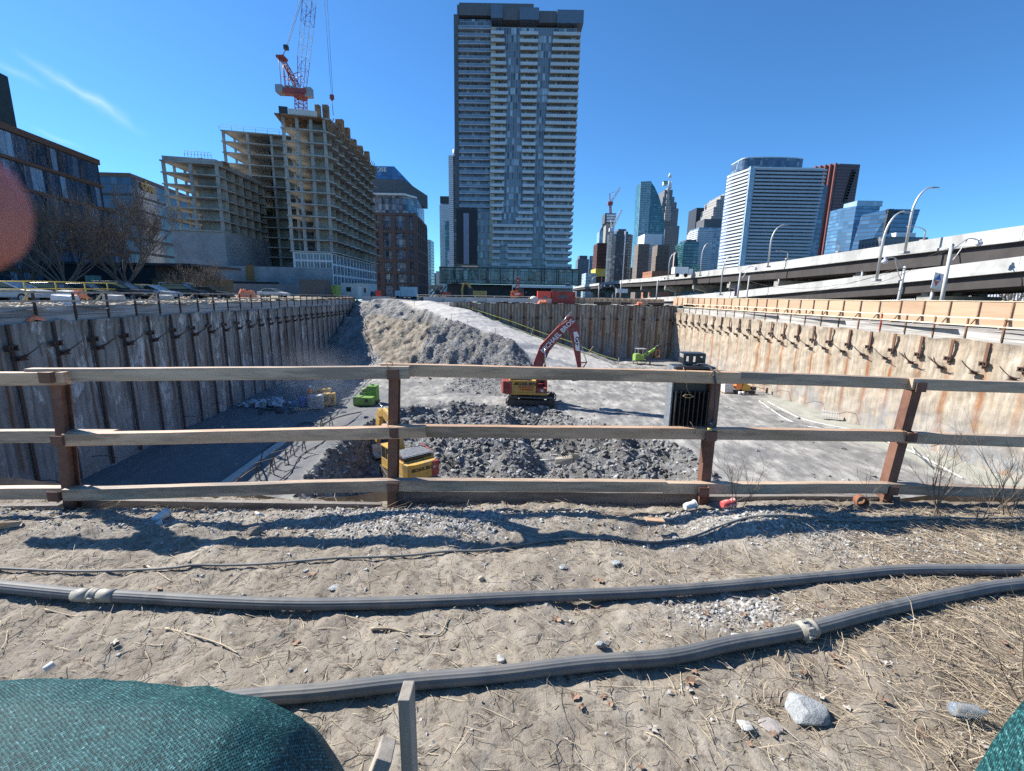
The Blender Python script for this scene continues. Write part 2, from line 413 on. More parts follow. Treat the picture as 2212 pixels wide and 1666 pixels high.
# ================================================================ OUTER GROUND
M_SOIL = pm('yard_soil', (.20, .165, .12), (.33, .28, .21), 1.2, .95, .6, 6, c3=(.13, .11, .085), sc3=.4)
M_ASPH = pm('asphalt', (.055, .055, .058), (.085, .083, .08), 3, .9, .3, 30)
M_GRAV = pm('grey_rubble_ground', (.22, .21, .195), (.38, .36, .33), 2.5, .95, .8, 9, c3=(.16, .15, .14), sc3=.5)
def rough_sheet(name, x0, x1, y0, y1, z, st, amp, mat, keep=None, zf=None):
    xs = np.arange(x0, x1+st/2, st); ys = np.arange(y0, y1+st/2, st); X, Y = np.meshgrid(xs, ys)
    Z = z+fbm(X, Y, .6, 5, int(abs(x0))+3)*amp
    if zf is not None: Z = Z+zf(X, Y)
    m = None
    if keep is not None:
        k = keep(X, Y); m = k[:-1, :-1] | k[1:, 1:]
    o = grid_obj(name, X, Y, Z, mat, m); return tag(o, kind='structure')
# near band of the left bank, rough; then wide flat sheets to the horizon
rough_sheet('left_ground', -75, -20.5, 3.6, 95, .66, .45, .22, M_SOIL, lambda X, Y: X < lw(Y)-.3)
rough_sheet('right_ground', 29, 44, 3.6, 90, -.03, .5, .05, M_GRAV, lambda X, Y: X > rw(Y)+.25)
rough_sheet('far_ground', -9.6, 33, 79.3, 100, .22, .35, .3, M_GRAV, None, lambda X, Y: np.clip(.9-(Y-79.3)*.5, 0, 1)*.35*(.5+fbm(X, Y, 1.5, 3, 5)))
def sheet(name, rects, z, mat):
    b = MB()
    for x0, x1, y0, y1 in rects: b.add([(x0, y0, z), (x1, y0, z), (x1, y1, z), (x0, y1, z)], [(0, 1, 2, 3)])
    return tag(b.build(name, mat), kind='structure')
sheet('ground', [(-2500, -34, 112, 3500), (-34, 2500, 112.2, 3500), (-9.4, 2500, 100, 112.2), (33, 2500, 90, 100), (-2500, -34, -600, 3.6), (-2500, -75, 3.6, 112), (44, 2500, -600, 90)], .2, M_ASPH)
sheet('yard', [(-75, -34, 95, 112)], .21, M_SOIL)
sheet('under_ground', [(-75, -31.6, 3.6, 112), (31.2, 60, 3.6, 90), (-36, -9, 98, 112.5)], -.42, M_SOIL)
for f_, s_, zt0, nm in ((lw, -1, .64, 'left_rim_soil'), (rw, 1, -.05, 'right_rim_soil')):
    b = MB(); b.add([(f_(3.8)+s_*.28, 3.8, -1.2), (f_(92)+s_*.28, 92, -1.2), (f_(92)+s_*.28, 92, zt0), (f_(3.8)+s_*.28, 3.8, zt0)], [(0, 1, 2, 3)]); tag(b.build(nm, M_SOIL), kind='structure')
# ================================================================ NEAR GROUND
def gau(X, Y, cx, cy, sx, sy, h): return h*np.exp(-((X-cx)/sx)**2-((Y-cy)/sy)**2)
def nearz(X, Y):
    Z = fbm(X, Y, .8, 3, 41)*.05+fbm(X, Y, 4.5, 5, 43, .6)*.026+fbm(X, Y, 17, 3, 44, .7)*.017
    for c in ((-.72, 3.22, .42, .17, .10), (-1.55, 3.30, .5, .12, .05), (.55, 3.3, .6, .13, .03), (2.05, 3.28, .5, .18, .08), (3.3, 3.4, .5, .12, .05), (-2.9, 3.05, .9, .14, .05), (-.15, 2.95, .35, .15, -.04), (1.15, 3.15, .35, .2, -.05), (0, 1.3, .9, .5, .02)):
        Z = Z+gau(X, Y, *c)
    Z = Z-.07*np.clip((Y-3.36-.06*np.clip(X, 0, 3))/.12, 0, 1)
    Z = Z-np.clip(Y-3.78-.06*np.clip(X-1, 0, 3), 0, 1)*.9
    return Z
def nz(x, y): return float(nearz(np.array([x]), np.array([y]))[0])
ng = .028
NX, NY = np.meshgrid(np.arange(-7.6, 7.6, ng), np.arange(-.6, 4.15, ng))
NZ = nearz(NX, NY)
grav = np.clip(gau(NX, NY, -.7, 3.3, 1.1, .4, 1)+gau(NX, NY, 2., 3.4, .9, .4, 1)+gau(NX, NY, 1.35, 2.27, .45, .16, 1.3)+gau(NX, NY, 3.4, 3.0, 1.6, .3, .7)+gau(NX, NY, -2.6, 3.2, 2., .3, .5)-.25+fbm(NX, NY, 3, 4, 77)*.5, 0, 1)
dry = np.clip((NX*.9-NY*.55+.05)+fbm(NX, NY, 2.2, 4, 78)*1.2, 0, 1)
tn = NT('dirt'); vec = tn.mapc()
n1 = tn.noise(vec, 1.1, 7, .65); n2 = tn.noise(vec, 22, 9, .75); n3 = tn.noise(tn.mapc((1, .4, 1), (0, 0, .3)), 7, 8, .7)
c = tn.ramp(n3, [(.28, (.18, .15, .115)), (.5, (.31, .27, .215)), (.7, (.43, .385, .32))])
c = tn.mix(tn.ramp(n1, [(.42, 0.), (.62, .75)]), c, (.22, .19, .155))
c = tn.mix(tn.ramp(n2, [(.38, .85), (.48, 0.)]), c, (.09, .075, .06))
vor = tn.n('TexVoronoi', Scale=55); tn.l(vec, vor.inputs['Vector'])
pe = tn.ramp(tn.sep(vor.outputs['Color'])[0], [(.2, (.17, .16, .145)), (.7, (.42, .40, .37)), (.97, (.62, .6, .56))])
c = tn.mix(tn.math('MULTIPLY', tn.attr('grav'), .85), c, pe)
c = tn.mix(tn.math('MULTIPLY', tn.attr('dry'), .7), c, (.165, .13, .095))
hh = tn.math('ADD', tn.math('MULTIPLY', n2, 1.0), tn.math('MULTIPLY', tn.math('SUBTRACT', .6, vor.outputs['Distance']), tn.math('MULTIPLY', tn.attr('grav'), .8)))
tn.bump(hh, .8, .016); M_DIRT = tn.done(c, .95, spec=.2)
o = grid_obj('near_ground', NX, NY, NZ, M_DIRT, None, dict(grav=grav, dry=dry)); tag(o, kind='structure')
b = MB()
for (x0, x1, y0, y1) in ((-34, -7.58, -20, 3.9), (7.57, 46, -20, 3.9), (-7.6, 7.6, -20, -.58)): b.add([(x0, y0, -.03), (x1, y0, -.03), (x1, y1, -.03), (x0, y1, -.03)], [(0, 1, 2, 3)])
tag(b.build('side_ground', M_DIRT), kind='structure')
# ================================================================ SHORING WALLS
def wallmat(name, c1, c2, c3, rustc, seamc, bmp=.6, v3=(.48, .58)):
    t = NT(name); v = t.mapc((1, 1, .28)); w = t.mapc((1, 1, 1)); s = t.mapc((1, 1, .06))
    col = t.ramp(t.noise(v, 1.6, 9, .72), [(.32, c1), (.66, c2)])
    col = t.mix(t.ramp(t.noise(t.mapc((1, 1, .45)), .9, 6, .7, .15), [(v3[0], 0.), (v3[1], 1.)]), col, c3)
    col = t.mix(t.ramp(t.noise(s, 4.5, 6, .7), [(.46, 0.), (.68, .7)]), col, tuple(x*.5 for x in c1))
    f = t.math('MULTIPLY', t.attr('rust'), t.ramp(t.noise(s, 3.2, 6, .75), [(.3, 0.), (.55, 1.)]))
    col = t.mix(f, col, rustc); col = t.mix(t.attr('seam'), col, seamc)
    col = t.mix(t.math('MULTIPLY', t.attr('damp'), t.ramp(t.noise(w, .8, 6, .7), [(.35, 0.), (.55, 1.)])), col, tuple(x*.5 for x in (.52, .53, .54)))
    t.bump(t.noise(w, 5, 10, .75), bmp, .07); return t.done(col, .9, spec=.25)
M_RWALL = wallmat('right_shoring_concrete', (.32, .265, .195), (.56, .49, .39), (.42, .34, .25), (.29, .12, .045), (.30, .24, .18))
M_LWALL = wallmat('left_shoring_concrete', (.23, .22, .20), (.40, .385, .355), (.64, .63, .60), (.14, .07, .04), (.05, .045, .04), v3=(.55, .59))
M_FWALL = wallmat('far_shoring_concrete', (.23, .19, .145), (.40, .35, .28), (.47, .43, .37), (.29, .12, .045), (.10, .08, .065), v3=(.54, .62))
M_STEEL = pm('rusty_steel', (.16, .075, .04), (.27, .13, .07), 3, .85, .4, 30, c3=(.10, .06, .045), sc3=1.2, st=(1, 1, .4))
M_DSTEEL = pm('dark_rusty_steel', (.055, .035, .028), (.10, .06, .045), 3, .85, .3, 30)
M_CABLE = pm('steel_strand', (.16, .13, .10), (.25, .20, .16), 9, .6, metal=.3)
M_LAG = pm('grey_lagging_boards', (.26, .27, .27), (.44, .44, .43), 2, .9, .35, 20, st=(.15, .15, 3.2), c3=(.20, .20, .20), sc3=.8, rnd=.25)
M_LAGR = pm('pale_lagging_boards', (.36, .34, .31), (.54, .52, .48), 2, .9, .35, 20, st=(.2, .2, 4), c3=(.28, .26, .23), sc3=.8, rnd=.2)
def shoring(name, label, A, B, ztop, zbot, mat, sp, first, n_side, st=.15, amp=.09, rust=1., seam=.5, lip=.05):
    """a wall sheet from A to B (plan), normal n_side; returns thing, unit vector, normal, length"""
    A = V((A[0], A[1], 0)); B = V((B[0], B[1], 0)); U = (B-A).normalized(); N = V((U.y, -U.x, 0))*n_side; Ln = (B-A).length
    s = np.arange(0, Ln+st/2, st); nzr = int((max(ztop(0), ztop(Ln))-zbot)/st)+1
    S, T = np.meshgrid(s, np.linspace(0, 1, nzr)); ZT = np.vectorize(ztop)(S)+fbm(S, S*0, .7, 4, 3)*.16; Z = zbot+(ZT-zbot)*T
    D = fbm(S, Z, .9, 6, 13, .6)*amp*2+np.abs(fbm(S*1., Z*.25, 1.7, 4, 19))*amp*.4
    ci = np.arange(S.shape[1])[None, :]+S*0; sm = (ci % 3 == 0).astype(float); sm *= (vn(ci*3.7, Z*.35, 8) > -.15)
    D -= sm*.025
    ph = (S-first) % sp; dp = np.minimum(ph, sp-ph); pil = np.exp(-(dp/.16)**2)
    dep = np.clip((ZT-1.6-Z)/1.5, 0, 1)
    col_r = _h(np.floor((S-first)/sp+.5), np.floor((S-first)/sp+.5)*0, 5)
    ru = np.clip(np.exp(-(dp/(.09+.17*col_r))**2)*(dep*1.1+.12)*(.55+col_r*.9)*rust+np.exp(-(dp/.06)**2)*.5, 0, 1)
    topd = np.clip(1-(ZT-Z)/.5, 0, 1)
    D += topd*(fbm(S, Z, 2., 4, 23)*.1+lip)
    dmp = np.clip(1-(Z-zbot-1.2)/3.2, 0, 1)*np.clip(fbm(S, Z*0, .08, 3, 55)*2+.5, 0, 1)
    X = A.x+U.x*S+N.x*D; Y = A.y+U.y*S+N.y*D
    r = thing(name, label, 'retaining wall', tuple(A+U*Ln/2+V((0, 0, zbot)))); 
    o = grid_obj('wall_face', X, Y, Z, mat, None, dict(rust=ru, seam=np.clip(sm*seam+topd*.25, 0, 1), damp=dmp))
    if n_side > 0: o.data.flip_normals()
    o.data.transform(WM[r.name].inverted()); o.parent = r
    return r, A, U, N, Ln
def anchor_mesh(kind):
    """local frame: x out of the wall, y along it"""
    b = MB()
    if kind == 'plate':
        b.bx(.0, .22, -.24, .24, .08, .14); b.bx(.0, .22, -.24, .24, -.14, -.08); b.bx(.0, .20, -.24, -.17, -.079, .079); b.bx(.0, .2, .17, .24, -.079, .079); b.bx(.0, .06, -.169, .169, -.079, .079); b.cyl((.0, 0, 0), (.16, 0, 0), .06, 8)
    else:
        b.bx(0, .2, -.26, .26, .06, .11); b.bx(0, .2, -.26, .26, -.11, -.06); b.hexa([(0, -.14, -.06), (.2, -.14, -.06), (.2, .14, -.06), (0, .14, -.06), (0.02, -.14, .06), (.26, -.14, .06), (.26, .14, .06), (0.02, .14, .06)])
        b.cyl((.15, 0, 0), (.34, 0, .15), .075, 8)
    return b
def strands(n, ln, seed):
    random.seed(seed); b = MB()
    for k in range(n):
        a, c_ = random.uniform(-.13, .13), random.uniform(-.1, .1); sp = 1.6 if n > 4 else .5
        b.tube([(.3, a*.3, .12+c_*.3), (.3+ln*.5, a*.6*sp, .12+ln*.36+c_*.5), (.3+ln*.93, a*1.4*sp, .12+ln*.72+c_*sp)], .016 if n > 4 else .026, 5)
    return b
# right wall
zr = lambda s: -.70
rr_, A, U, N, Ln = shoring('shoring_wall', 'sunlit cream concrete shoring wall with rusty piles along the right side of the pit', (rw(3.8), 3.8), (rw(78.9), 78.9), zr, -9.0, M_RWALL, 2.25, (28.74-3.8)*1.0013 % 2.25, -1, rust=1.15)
f0 = (28.74-3.8)*1.0013 % 2.25
mp = {}
def pile_me(key, h, w, mat):
    if key not in mp: mp[key] = MB().box((.02, 0, -h/2), (.06, w, h)).mesh('soldier_pile', [mat])
    return mp[key]
am = {k: anchor_mesh(k).mesh('tieback_anchor', [M_DSTEEL]) for k in ('plate', 'low')}
sm_ = [strands(n, l, 50+k).mesh('strand', [M_CABLE]) for k, (n, l) in enumerate(((2, .95), (9, .8), (3, 1.), (2, .8)))]
def put_anchor(parent, P, N, kind, strand=None, mat=None):
    ang = math.atan2(N.y, N.x); q = WM[parent.name].inverted()@P
    a = inst(am[kind], 'tieback_anchor', parent, q, ang)
    if strand is not None: inst(sm_[strand], 'strand', a, (0, 0, 0), 0)
k = 0; s = f0
while s < Ln-.5:
    P = A+U*s+V((0, 0, -.72)); q = WM[rr_.name].inverted()@(P+N*.13)
    inst(pile_me('r', 1.7, .2, M_STEEL), 'soldier_pile', rr_, q, math.atan2(N.y, N.x))
    put_anchor(rr_, A+U*(s+random.uniform(-.05, .05))+N*.12+V((0, 0, -2.04+random.uniform(-.05, .05))), N, 'plate')
    put_anchor(rr_, A+U*(s+.42)+N*.14+V((0, 0, -2.72)), N, 'low', (0, 0, 0, 2, 1, 1, 0, 3)[k % 8])
    k += 1; s += 2.25
# left wall
zl = lambda s: .0-(s-17)*.0075
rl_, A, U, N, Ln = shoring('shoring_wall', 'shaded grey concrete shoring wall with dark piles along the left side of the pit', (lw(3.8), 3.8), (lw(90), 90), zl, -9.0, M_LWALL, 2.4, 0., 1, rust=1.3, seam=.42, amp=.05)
S0 = (20.98-3.8)*1.006 % 2.4; s = S0; k = 0
while s < Ln-1:
    zt = zl(s); P = A+U*s+V((0, 0, zt-.0)); q = WM[rl_.name].inverted()@(P+N*.12)
    inst(pile_me('l', 8.6, .17, M_DSTEEL), 'soldier_pile', rl_, q, math.atan2(N.y, N.x))
    put_anchor(rl_, A+U*(s-.1)+N*.12+V((0, 0, zt-1.1)), N, 'plate'); put_anchor(rl_, A+U*(s+.25)+N*.14+V((0, 0, zt-1.62)), N, 'low', (0, 2, 0, 0)[k % 4]); k += 1; s += 2.4
# far wall
zf = lambda s: .30
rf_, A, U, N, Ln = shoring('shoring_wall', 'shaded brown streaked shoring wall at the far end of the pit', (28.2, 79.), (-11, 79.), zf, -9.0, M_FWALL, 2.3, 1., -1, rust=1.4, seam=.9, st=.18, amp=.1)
s = 1.; 
while s < Ln-.5:
    P = A+U*s+V((0, 0, .25)); q = WM[rf_.name].inverted()@(P+N*.14)
    inst(pile_me('f', 9., .2, M_STEEL), 'soldier_pile', rf_, q, math.atan2(N.y, N.x))
    put_anchor(rf_, A+U*s+N*.12+V((0, 0, -2.1)), N, 'plate'); s += 2.3
# near wall, under the camera's fence
shoring('shoring_wall', 'shoring wall dropping away right under the timber guardrail', (31.8, 4.05), (-21.8, 4.05), lambda s: -.15, -12., M_FWALL, 2.4, .4, 1, st=.3)
# ================================================================ RIM GUARDRAILS
M_WOOD = pm('weathered_rail', (.30, .25, .19), (.45, .39, .31), 2.5, .85, .3, 30, st=(.25, 2, 2), rnd=.2)
M_PALE = pm('pale_new_lumber', (.62, .53, .38), (.78, .69, .52), 2, .85, .1, 20, rnd=.15)
def guardrail(name, label, fn, Ys, h0, h1, zb, lag, mpost, mrail, mlag, side, rails, redat=None, kick=True, group=None):
    r = thing(name, label, 'guardrail', tuple(V((fn(Ys[0]), Ys[0], zb(Ys[0])))))
    for i, y in enumerate(Ys):
        x = fn(y); z0 = zb(y); m = M_REDP if redat == i else mpost
        MB().box((x, y, z0+(h0+h1)/2), (.09, .09, h1-h0)).build('post', m, r, True)
        if lag and i+1 < len(Ys):
            y2 = Ys[i+1]; x2 = fn(y2)
            p = V((x+side*.05, y+.06, z0+lag[0]/2+lag[1]/2)); q_ = V((x2+side*.05, y2-.06, zb(y2)+lag[0]/2+lag[1]/2)); bb = MB()
            hb = (lag[1]-lag[0])/2
            for k in (-1, 1): bb.bar(p+V((0, 0, k*hb/2+random.uniform(-.012, .012))), q_+V((0, 0, k*hb/2+random.uniform(-.012, .012))), .05, hb-.015)
            bb.build('lagging_board', mlag, r, True)
    for zz_ in rails:
        i = 0
        while i+1 < len(Ys):
            j = min(i+2, len(Ys)-1); ya, yb = Ys[i]-.15, Ys[j]+.1
            MB().bar((fn(ya)-side*.07, ya, zb(ya)+zz_+random.uniform(-.02, .02)), (fn(yb)-side*.07, yb, zb(yb)+zz_+random.uniform(-.02, .02)), .04, .09).build('rail', mrail, r, True)
            i = j
    return r
M_REDP = pm('red_paint', (.42, .04, .025), (.30, .03, .02), 3, .55)
YR = [14.8+2.25*i for i in range(28)]
guardrail('rim_guardrail', 'pale timber guardrail on steel posts along the right rim of the pit', lambda y: rw(y)+.12, YR, -.02, 1.42, lambda y: -.58, (-.25, .6), M_STEEL, M_PALE, M_LAGR, 1, (1.36, .88), redat=10)
YL = [13.4+2.35*i for i in range(32)]
guardrail('rim_guardrail', 'rusty post guardrail with grey boards along the left rim of the pit', lambda y: lw(y)-.1, YL, 0, 1.44, lambda y: .1-(y-21)*.0058, (-.3, .68), M_DSTEEL, M_WOOD, M_LAG, -1, (1.40, .95))
# ================================================================ HOARDING
M_PLY = pm('orange_plywood', (.42, .275, .17), (.51, .35, .23), .9, .8, .1, 10, st=(.3, .3, 3), c3=(.47, .33, .22), sc3=.5, rnd=.22)
M_STUD = pm('brown_stud', (.22, .14, .09), (.33, .22, .14), 3, .85, rnd=.2)
hz = thing('hoarding', 'orange plywood hoarding on timber posts between the pit and the elevated road', 'hoarding', (34.3, 30, 0))
hx = lambda y: 34.5-(y-25.3)*.0563
y = 12.2; k = 0
while y < 88:
    y2 = y+2.13; zt = 1.78+(.08 if y < 40 else 0); 
    MB().bar((hx(y+.05), y+.05, zt/2+.04), (hx(y2-.05), y2-.05, zt/2+.04), .03, zt-.1).build('panel', M_PLY, hz, True)
    pb = MB(); pb.box((hx(y)-.07, y, zt/2), (.1, .09, zt)); pb.bar((hx(y)-.08, y, .75), (hx(y)-.62, y, -.02), .08, .09); pb.box((hx(y)-.36, y, .03), (.75, .12, .14))
    pb.build('post', M_STUD, hz, True); y = y2; k += 1
MB().bar((hx(12.2), 12.2, 1.88), (hx(40), 40, 1.88), .14, .05).build('top_rail', M_PALE, hz, True)
MB().bar((hx(40.05), 40.05, 1.80), (hx(88), 88, 1.80), .14, .05).build('top_rail', M_PALE, hz, True)
# ================================================================ NEAR TIMBER GUARDRAIL
M_NW = pm('old_guardrail_timber', (.50, .31, .18), (.64, .43, .28), 3, .55, .5, 60, st=(.5, 5, 5), c3=(.30, .20, .13), sc3=1.6, rnd=.22, bd=.004)
M_NG = pm('grey_guardrail_timber', (.40, .28, .18), (.54, .41, .29), 3, .55, .5, 60, st=(.5, 5, 5), c3=(.26, .20, .15), sc3=1.8, rnd=.2, bd=.004)
M_NP = pm('rust_brown_post', (.15, .07, .045), (.23, .115, .075), 2.5, .8, .35, 60, c3=(.13, .06, .04), sc3=3, bd=.003)
M_BLK = pm('black_paint', (.02, .02, .022), (.035, .035, .038), 4, .45)
M_WIRE = pm('tie_wire', (.10, .06, .04), (.2, .12, .07), 9, .6)
gr = thing('timber_guardrail', 'weathered timber guardrail on rust brown posts in front of the photographer at the pit edge', 'guardrail', (0, 3.66, 0))
YP = {'X': 3.97, 'L': 3.42, 'C': 3.60, 'M': 3.80, 'R': 3.93}
pp = {}
for k, xt, yt, xb, yb in (('L', 128, 808, 158, 1092), ('C', 853, 792, 849, 1085), ('M', 1545, 810, 1518, 1072), ('R', 1975, 835, 1912, 1068), ('X', 2800, 850, 2680, 1095)):
    pb = onz(xb, yb, 0.0); Yp = YP[k]; a = at(xt, yt, Yp+.035); c_ = at(xb, yb, Yp+.035); d = (a-c_).normalized(); pp[k] = (a, c_, d)
    p0 = c_-d*.45; p1 = a-d*.03; b = MB()
    X = V((1, 0, 0)); b.bar(p0+V((0, -.04, 0)), p1+V((0, -.04, 0)), .078, .010, 0, (0, 1, 0)); b.bar(p0+V((0, .04, 0)), p1+V((0, .04, 0)), .078, .010, 0, (0, 1, 0)); b.bar(p0+V((.0, .0, 0)), p1+V((.0, .0, 0)), .010, .069, 0, (0, 1, 0))
    if k in 'MR': b.bar(p0+V((-.043, .0, 0)), p1+V((-.043, .0, 0)), .008, .09, 0, (0, 1, 0))
    post = b.build('post', M_NP, gr, True, bevel=.002)
def rail(x0, y0, x1, y1, Ya, Yb, mat=M_NW, h=.098, th=.066, twist=0.):
    a = at(x0, y0, Ya); c_ = at(x1, y1, Yb); dz = V((0, 0, -h/2)); a = a+dz+V((0, th/2, 0)); c_ = c_+dz+V((0, th/2, 0))
    U = (c_-a); Ln = U.length; U.normalize(); n = max(2, int(Ln/.05)); b = MB(); vs = []; fs = []
    side = U.cross(V((0, 0, 1))).normalized(); up = V((0, 0, 1))
    sd_ = random.random()*99
    for i in range(n+1):
        q = a+U*(Ln*i/n); w = float(fbm(np.array([i*.05+sd_]), np.array([0.]), .9, 3, 4)[0])*.008
        for j, (u, v_) in enumerate(((-1, -1), (-.86, -1.0), (.86, -1), (1, -1), (1, -.9), (1, .9), (.97, 1), (-.97, 1), (-1, .9), (-1, -.9))):
            if j in (0, 3): continue
            vs.append(q+side*(u*th/2)+up*(v_*h/2+w)+up*random.uniform(-.0006, .0006))
    for i in range(n):
        for j in range(8): fs.append((i*8+j, i*8+(j+1) % 8, (i+1)*8+(j+1) % 8, (i+1)*8+j))
    b.add(vs, fs); b.f.append(list(range(8))[::-1]); b.f.append([n*8+j for j in range(8)]); b.m += [0, 0]; b.s += [False, False]
    return b.build('rail', mat, gr, True)
# top rails
rail(-160, 806, 135, 805, 3.34, 3.36); rail(50, 798, 882, 793, 3.405, 3.50, M_NG); rail(821, 787, 1601, 805, 3.55, 3.72); rail(1457, 799, 2176, 826, 3.77, 3.92, M_NG); rail(1974, 818, 2330, 830, 3.83, 3.85, M_NG); rail(2320, 829, 3300, 862, 3.87, 3.92, M_NG)
# middle rails
rail(-160, 933, 240, 932, 3.41, 3.43, M_NG); rail(131, 939, 918, 922, 3.345, 3.52); rail(822, 919, 1427, 926, 3.57, 3.67, M_NW); rail(1424, 925, 1960, 933, 3.68, 3.86); rail(1948, 934, 3300, 990, 3.88, 3.95, M_NG)
# bottom rails
rail(-160, 1058, 180, 1056, 3.40, 3.42, M_NG); rail(131, 1059, 839, 1039, 3.35, 3.53, M_NG); rail(838, 1038, 1440, 1042, 3.53, 3.67, M_NG); rail(1435, 1045, 1920, 1046, 3.70, 3.85, M_NG); rail(1914, 1047, 3300, 1095, 3.86, 3.95, M_NG)
# kick boards
M_KB = pm('grey_kick_board', (.17, .15, .13), (.28, .25, .22), 3, .8, .5, 60, st=(.5, 5, 5), c3=(.12, .11, .10), sc3=1.8, rnd=.2, bd=.004)  # darker copy of the grey rail timber, shade of the low boards painted in
kb = lambda *a, h=.2: rail(*a, M_KB, h, .05)
kb(-160, 1096, 124, 1092, 3.46, 3.48); kb(143, 1081, 822, 1091, 3.50, 3.64, h=.19); kb(848, 1062, 1508, 1066, 3.66, 3.84, h=.24); kb(1490, 1072, 1945, 1074, 3.86, 3.98, h=.2); kb(1950, 1092, 3300, 1130, 3.96, 4.0, h=.15)
# steel brackets holding the rails, one on each post and level
def bracket(px, py, Y, w=.09, h=.075, dx=0):
    p = at(px, py, Y); b = MB(); b.box(p+V((0, -.004, 0)), (w, .008, h)); b.box(p+V((0, .05, -h/2-.004)), (w, .115, .008)); b.box(p+V((w/2+.004*0, .052, 0)), (.008, .104, h))
    b.build('bracket', M_NP, gr, True, bevel=.002)
for a in ((97, 815, 3.33), (123, 952, 3.335), (115, 1072, 3.34), (848, 808, 3.485), (849, 935, 3.51), (848, 1052, 3.52), (1557, 817, 3.725), (1537, 942, 3.68), (1520, 1062, 3.69), (1990, 836, 3.82), (1970, 944, 3.85), (1930, 1060, 3.85)): bracket(*a)
def loop(px, py, Y, h):
    p = at(px, py, Y); b = MB(); pts = []
    for k in range(17):
        t = 2*pi*k/16; pts.append(p+V((.018*sin(t*2+1), .062*cos(t)+.05, h*sin(t))))
    b.tube(pts, .0025, 5); b.build('tie_wire', M_WIRE, gr, True)
loop(838, 800, 3.5, .065); loop(838, 926, 3.52, .065); loop(1497, 928, 3.70, .06); loop(1950, 938, 3.86, .06)
# ================================================================ FLOODLIGHT
fl = thing('floodlight', 'black finned floodlight with its bracket hung on the guardrail beside the post', 'floodlight', tuple(at(1489, 925, 3.88)))
M_BFIN = pm('black_cast_metal', (.018, .019, .022), (.03, .031, .034), 5, .38, .15, 60, c3=(.05, .052, .056), sc3=5, bd=.003)
M_SPK = pm('speckled_casting', (.12, .135, .15), (.22, .24, .26), 40, .6, .3, 80)  # paler speckled tone for the left side plate
c0 = at(1489, 858, 3.86); b = MB(); b.box(c0+V((0, .05, 0)), (.325, .1, .53)); b.box(c0+V((-.166, .03, -.0)), (.016, .14, .55), m=1); b.box(c0+V((.0, .0, .270)), (.34, .16, .02)); b.box(c0+V((.0, -.01, .14)), (.30, .03, .2))
b.build('housing', [M_BFIN, M_SPK], fl, True, bevel=.004)
for k in range(8): MB().box(c0+V((-.14+k*.0395, -.035, -.10)), (.008, .07, .33)).build('fin', M_BFIN, fl, True)
b = MB(); bc = at(1500, 776, 3.87)
for s_ in (-1, 1): b.box(bc+V((s_*.085, .06, -.02)), (.01, .12, .05))
pl_ = bc+V((0, 0, .0)); 
for x0, x1 in ((-.095, -.072), (-.048, -.012), (.012, .048), (.072, .095)): b.box(pl_+V(((x0+x1)/2, 0, 0)), (x1-x0, .012, .05))
b.box(pl_+V((0, 0, .034)), (.19, .012, .018)); b.box(pl_+V((0, 0, -.034)), (.19, .012, .018)); b.box(pl_+V((0, .065, .046)), (.19, .13, .007)); b.box(pl_+V((-.02, .06, -.06)), (.05, .05, .06))
b.build('mount', M_BFIN, fl, True)
M_CAB = pm('grey_cable', (.035, .038, .045), (.06, .062, .07), 8, .5)
b = MB(); P = [(1497, 792, 3.84), (1510, 786, 3.82), (1528, 788, 3.80), (1542, 802, 3.70), (1546, 830, 3.69), (1544, 880, 3.70), (1540, 910, 3.69)]
b.tube([at(*p) for p in P], .008, 7); b.tube([at(*p) for p in ((1540, 906, 3.69), (1536, 920, 3.68), (1533, 930, 3.675))], [.012, .016, .013], 8); b.build('cable', M_CAB, fl, True)
MB().cyl(at(1533, 925, 3.672), at(1532, 930, 3.67), .018, 10).build('yellow_plug', pm('yellow_plastic', (.62, .55, .12), (.5, .44, .1), 4, .5), fl, True)
M_TWI = pm('straw_twine', (.42, .28, .13), (.60, .42, .22), 20, .9)
tw = MB(); random.seed(3)
def squig(cx, cy, w, h, n, Y):
    pts = []
    for k in range(n*6):
        a = k*1.05; pts.append(at(cx+w*cos(a)*random.uniform(.6, 1.1), cy+h*sin(a)*random.uniform(.4, 1.), Y+random.uniform(-.01, .01)))
    return pts
tw.tube([at(1478, 800, 3.70), at(1482, 815, 3.69), at(1484, 840, 3.76), at(1490, 852, 3.765)], .0022, 5); tw.tube(squig(1486, 856, 13, 4.5, 3, 3.77), .0022, 5)
tw.tube([at(1478, 800, 3.71), at(1476, 794, 3.78)], .0022, 5)
tag(tw.build('twine', M_TWI), 'tangled straw coloured twine dangling over the front of the floodlight', 'twine')
tw = MB(); tw.tube(squig(1552, 807, 8, 6, 3, 3.71), .002, 5); tw.tube([at(1547, 800, 3.7), at(1540, 812, 3.69), at(1533, 808, 3.69), at(1546, 798, 3.7)], .002, 5)
tag(tw.build('twine', M_TWI), 'knot of twine round the top rail right of the floodlight', 'twine')
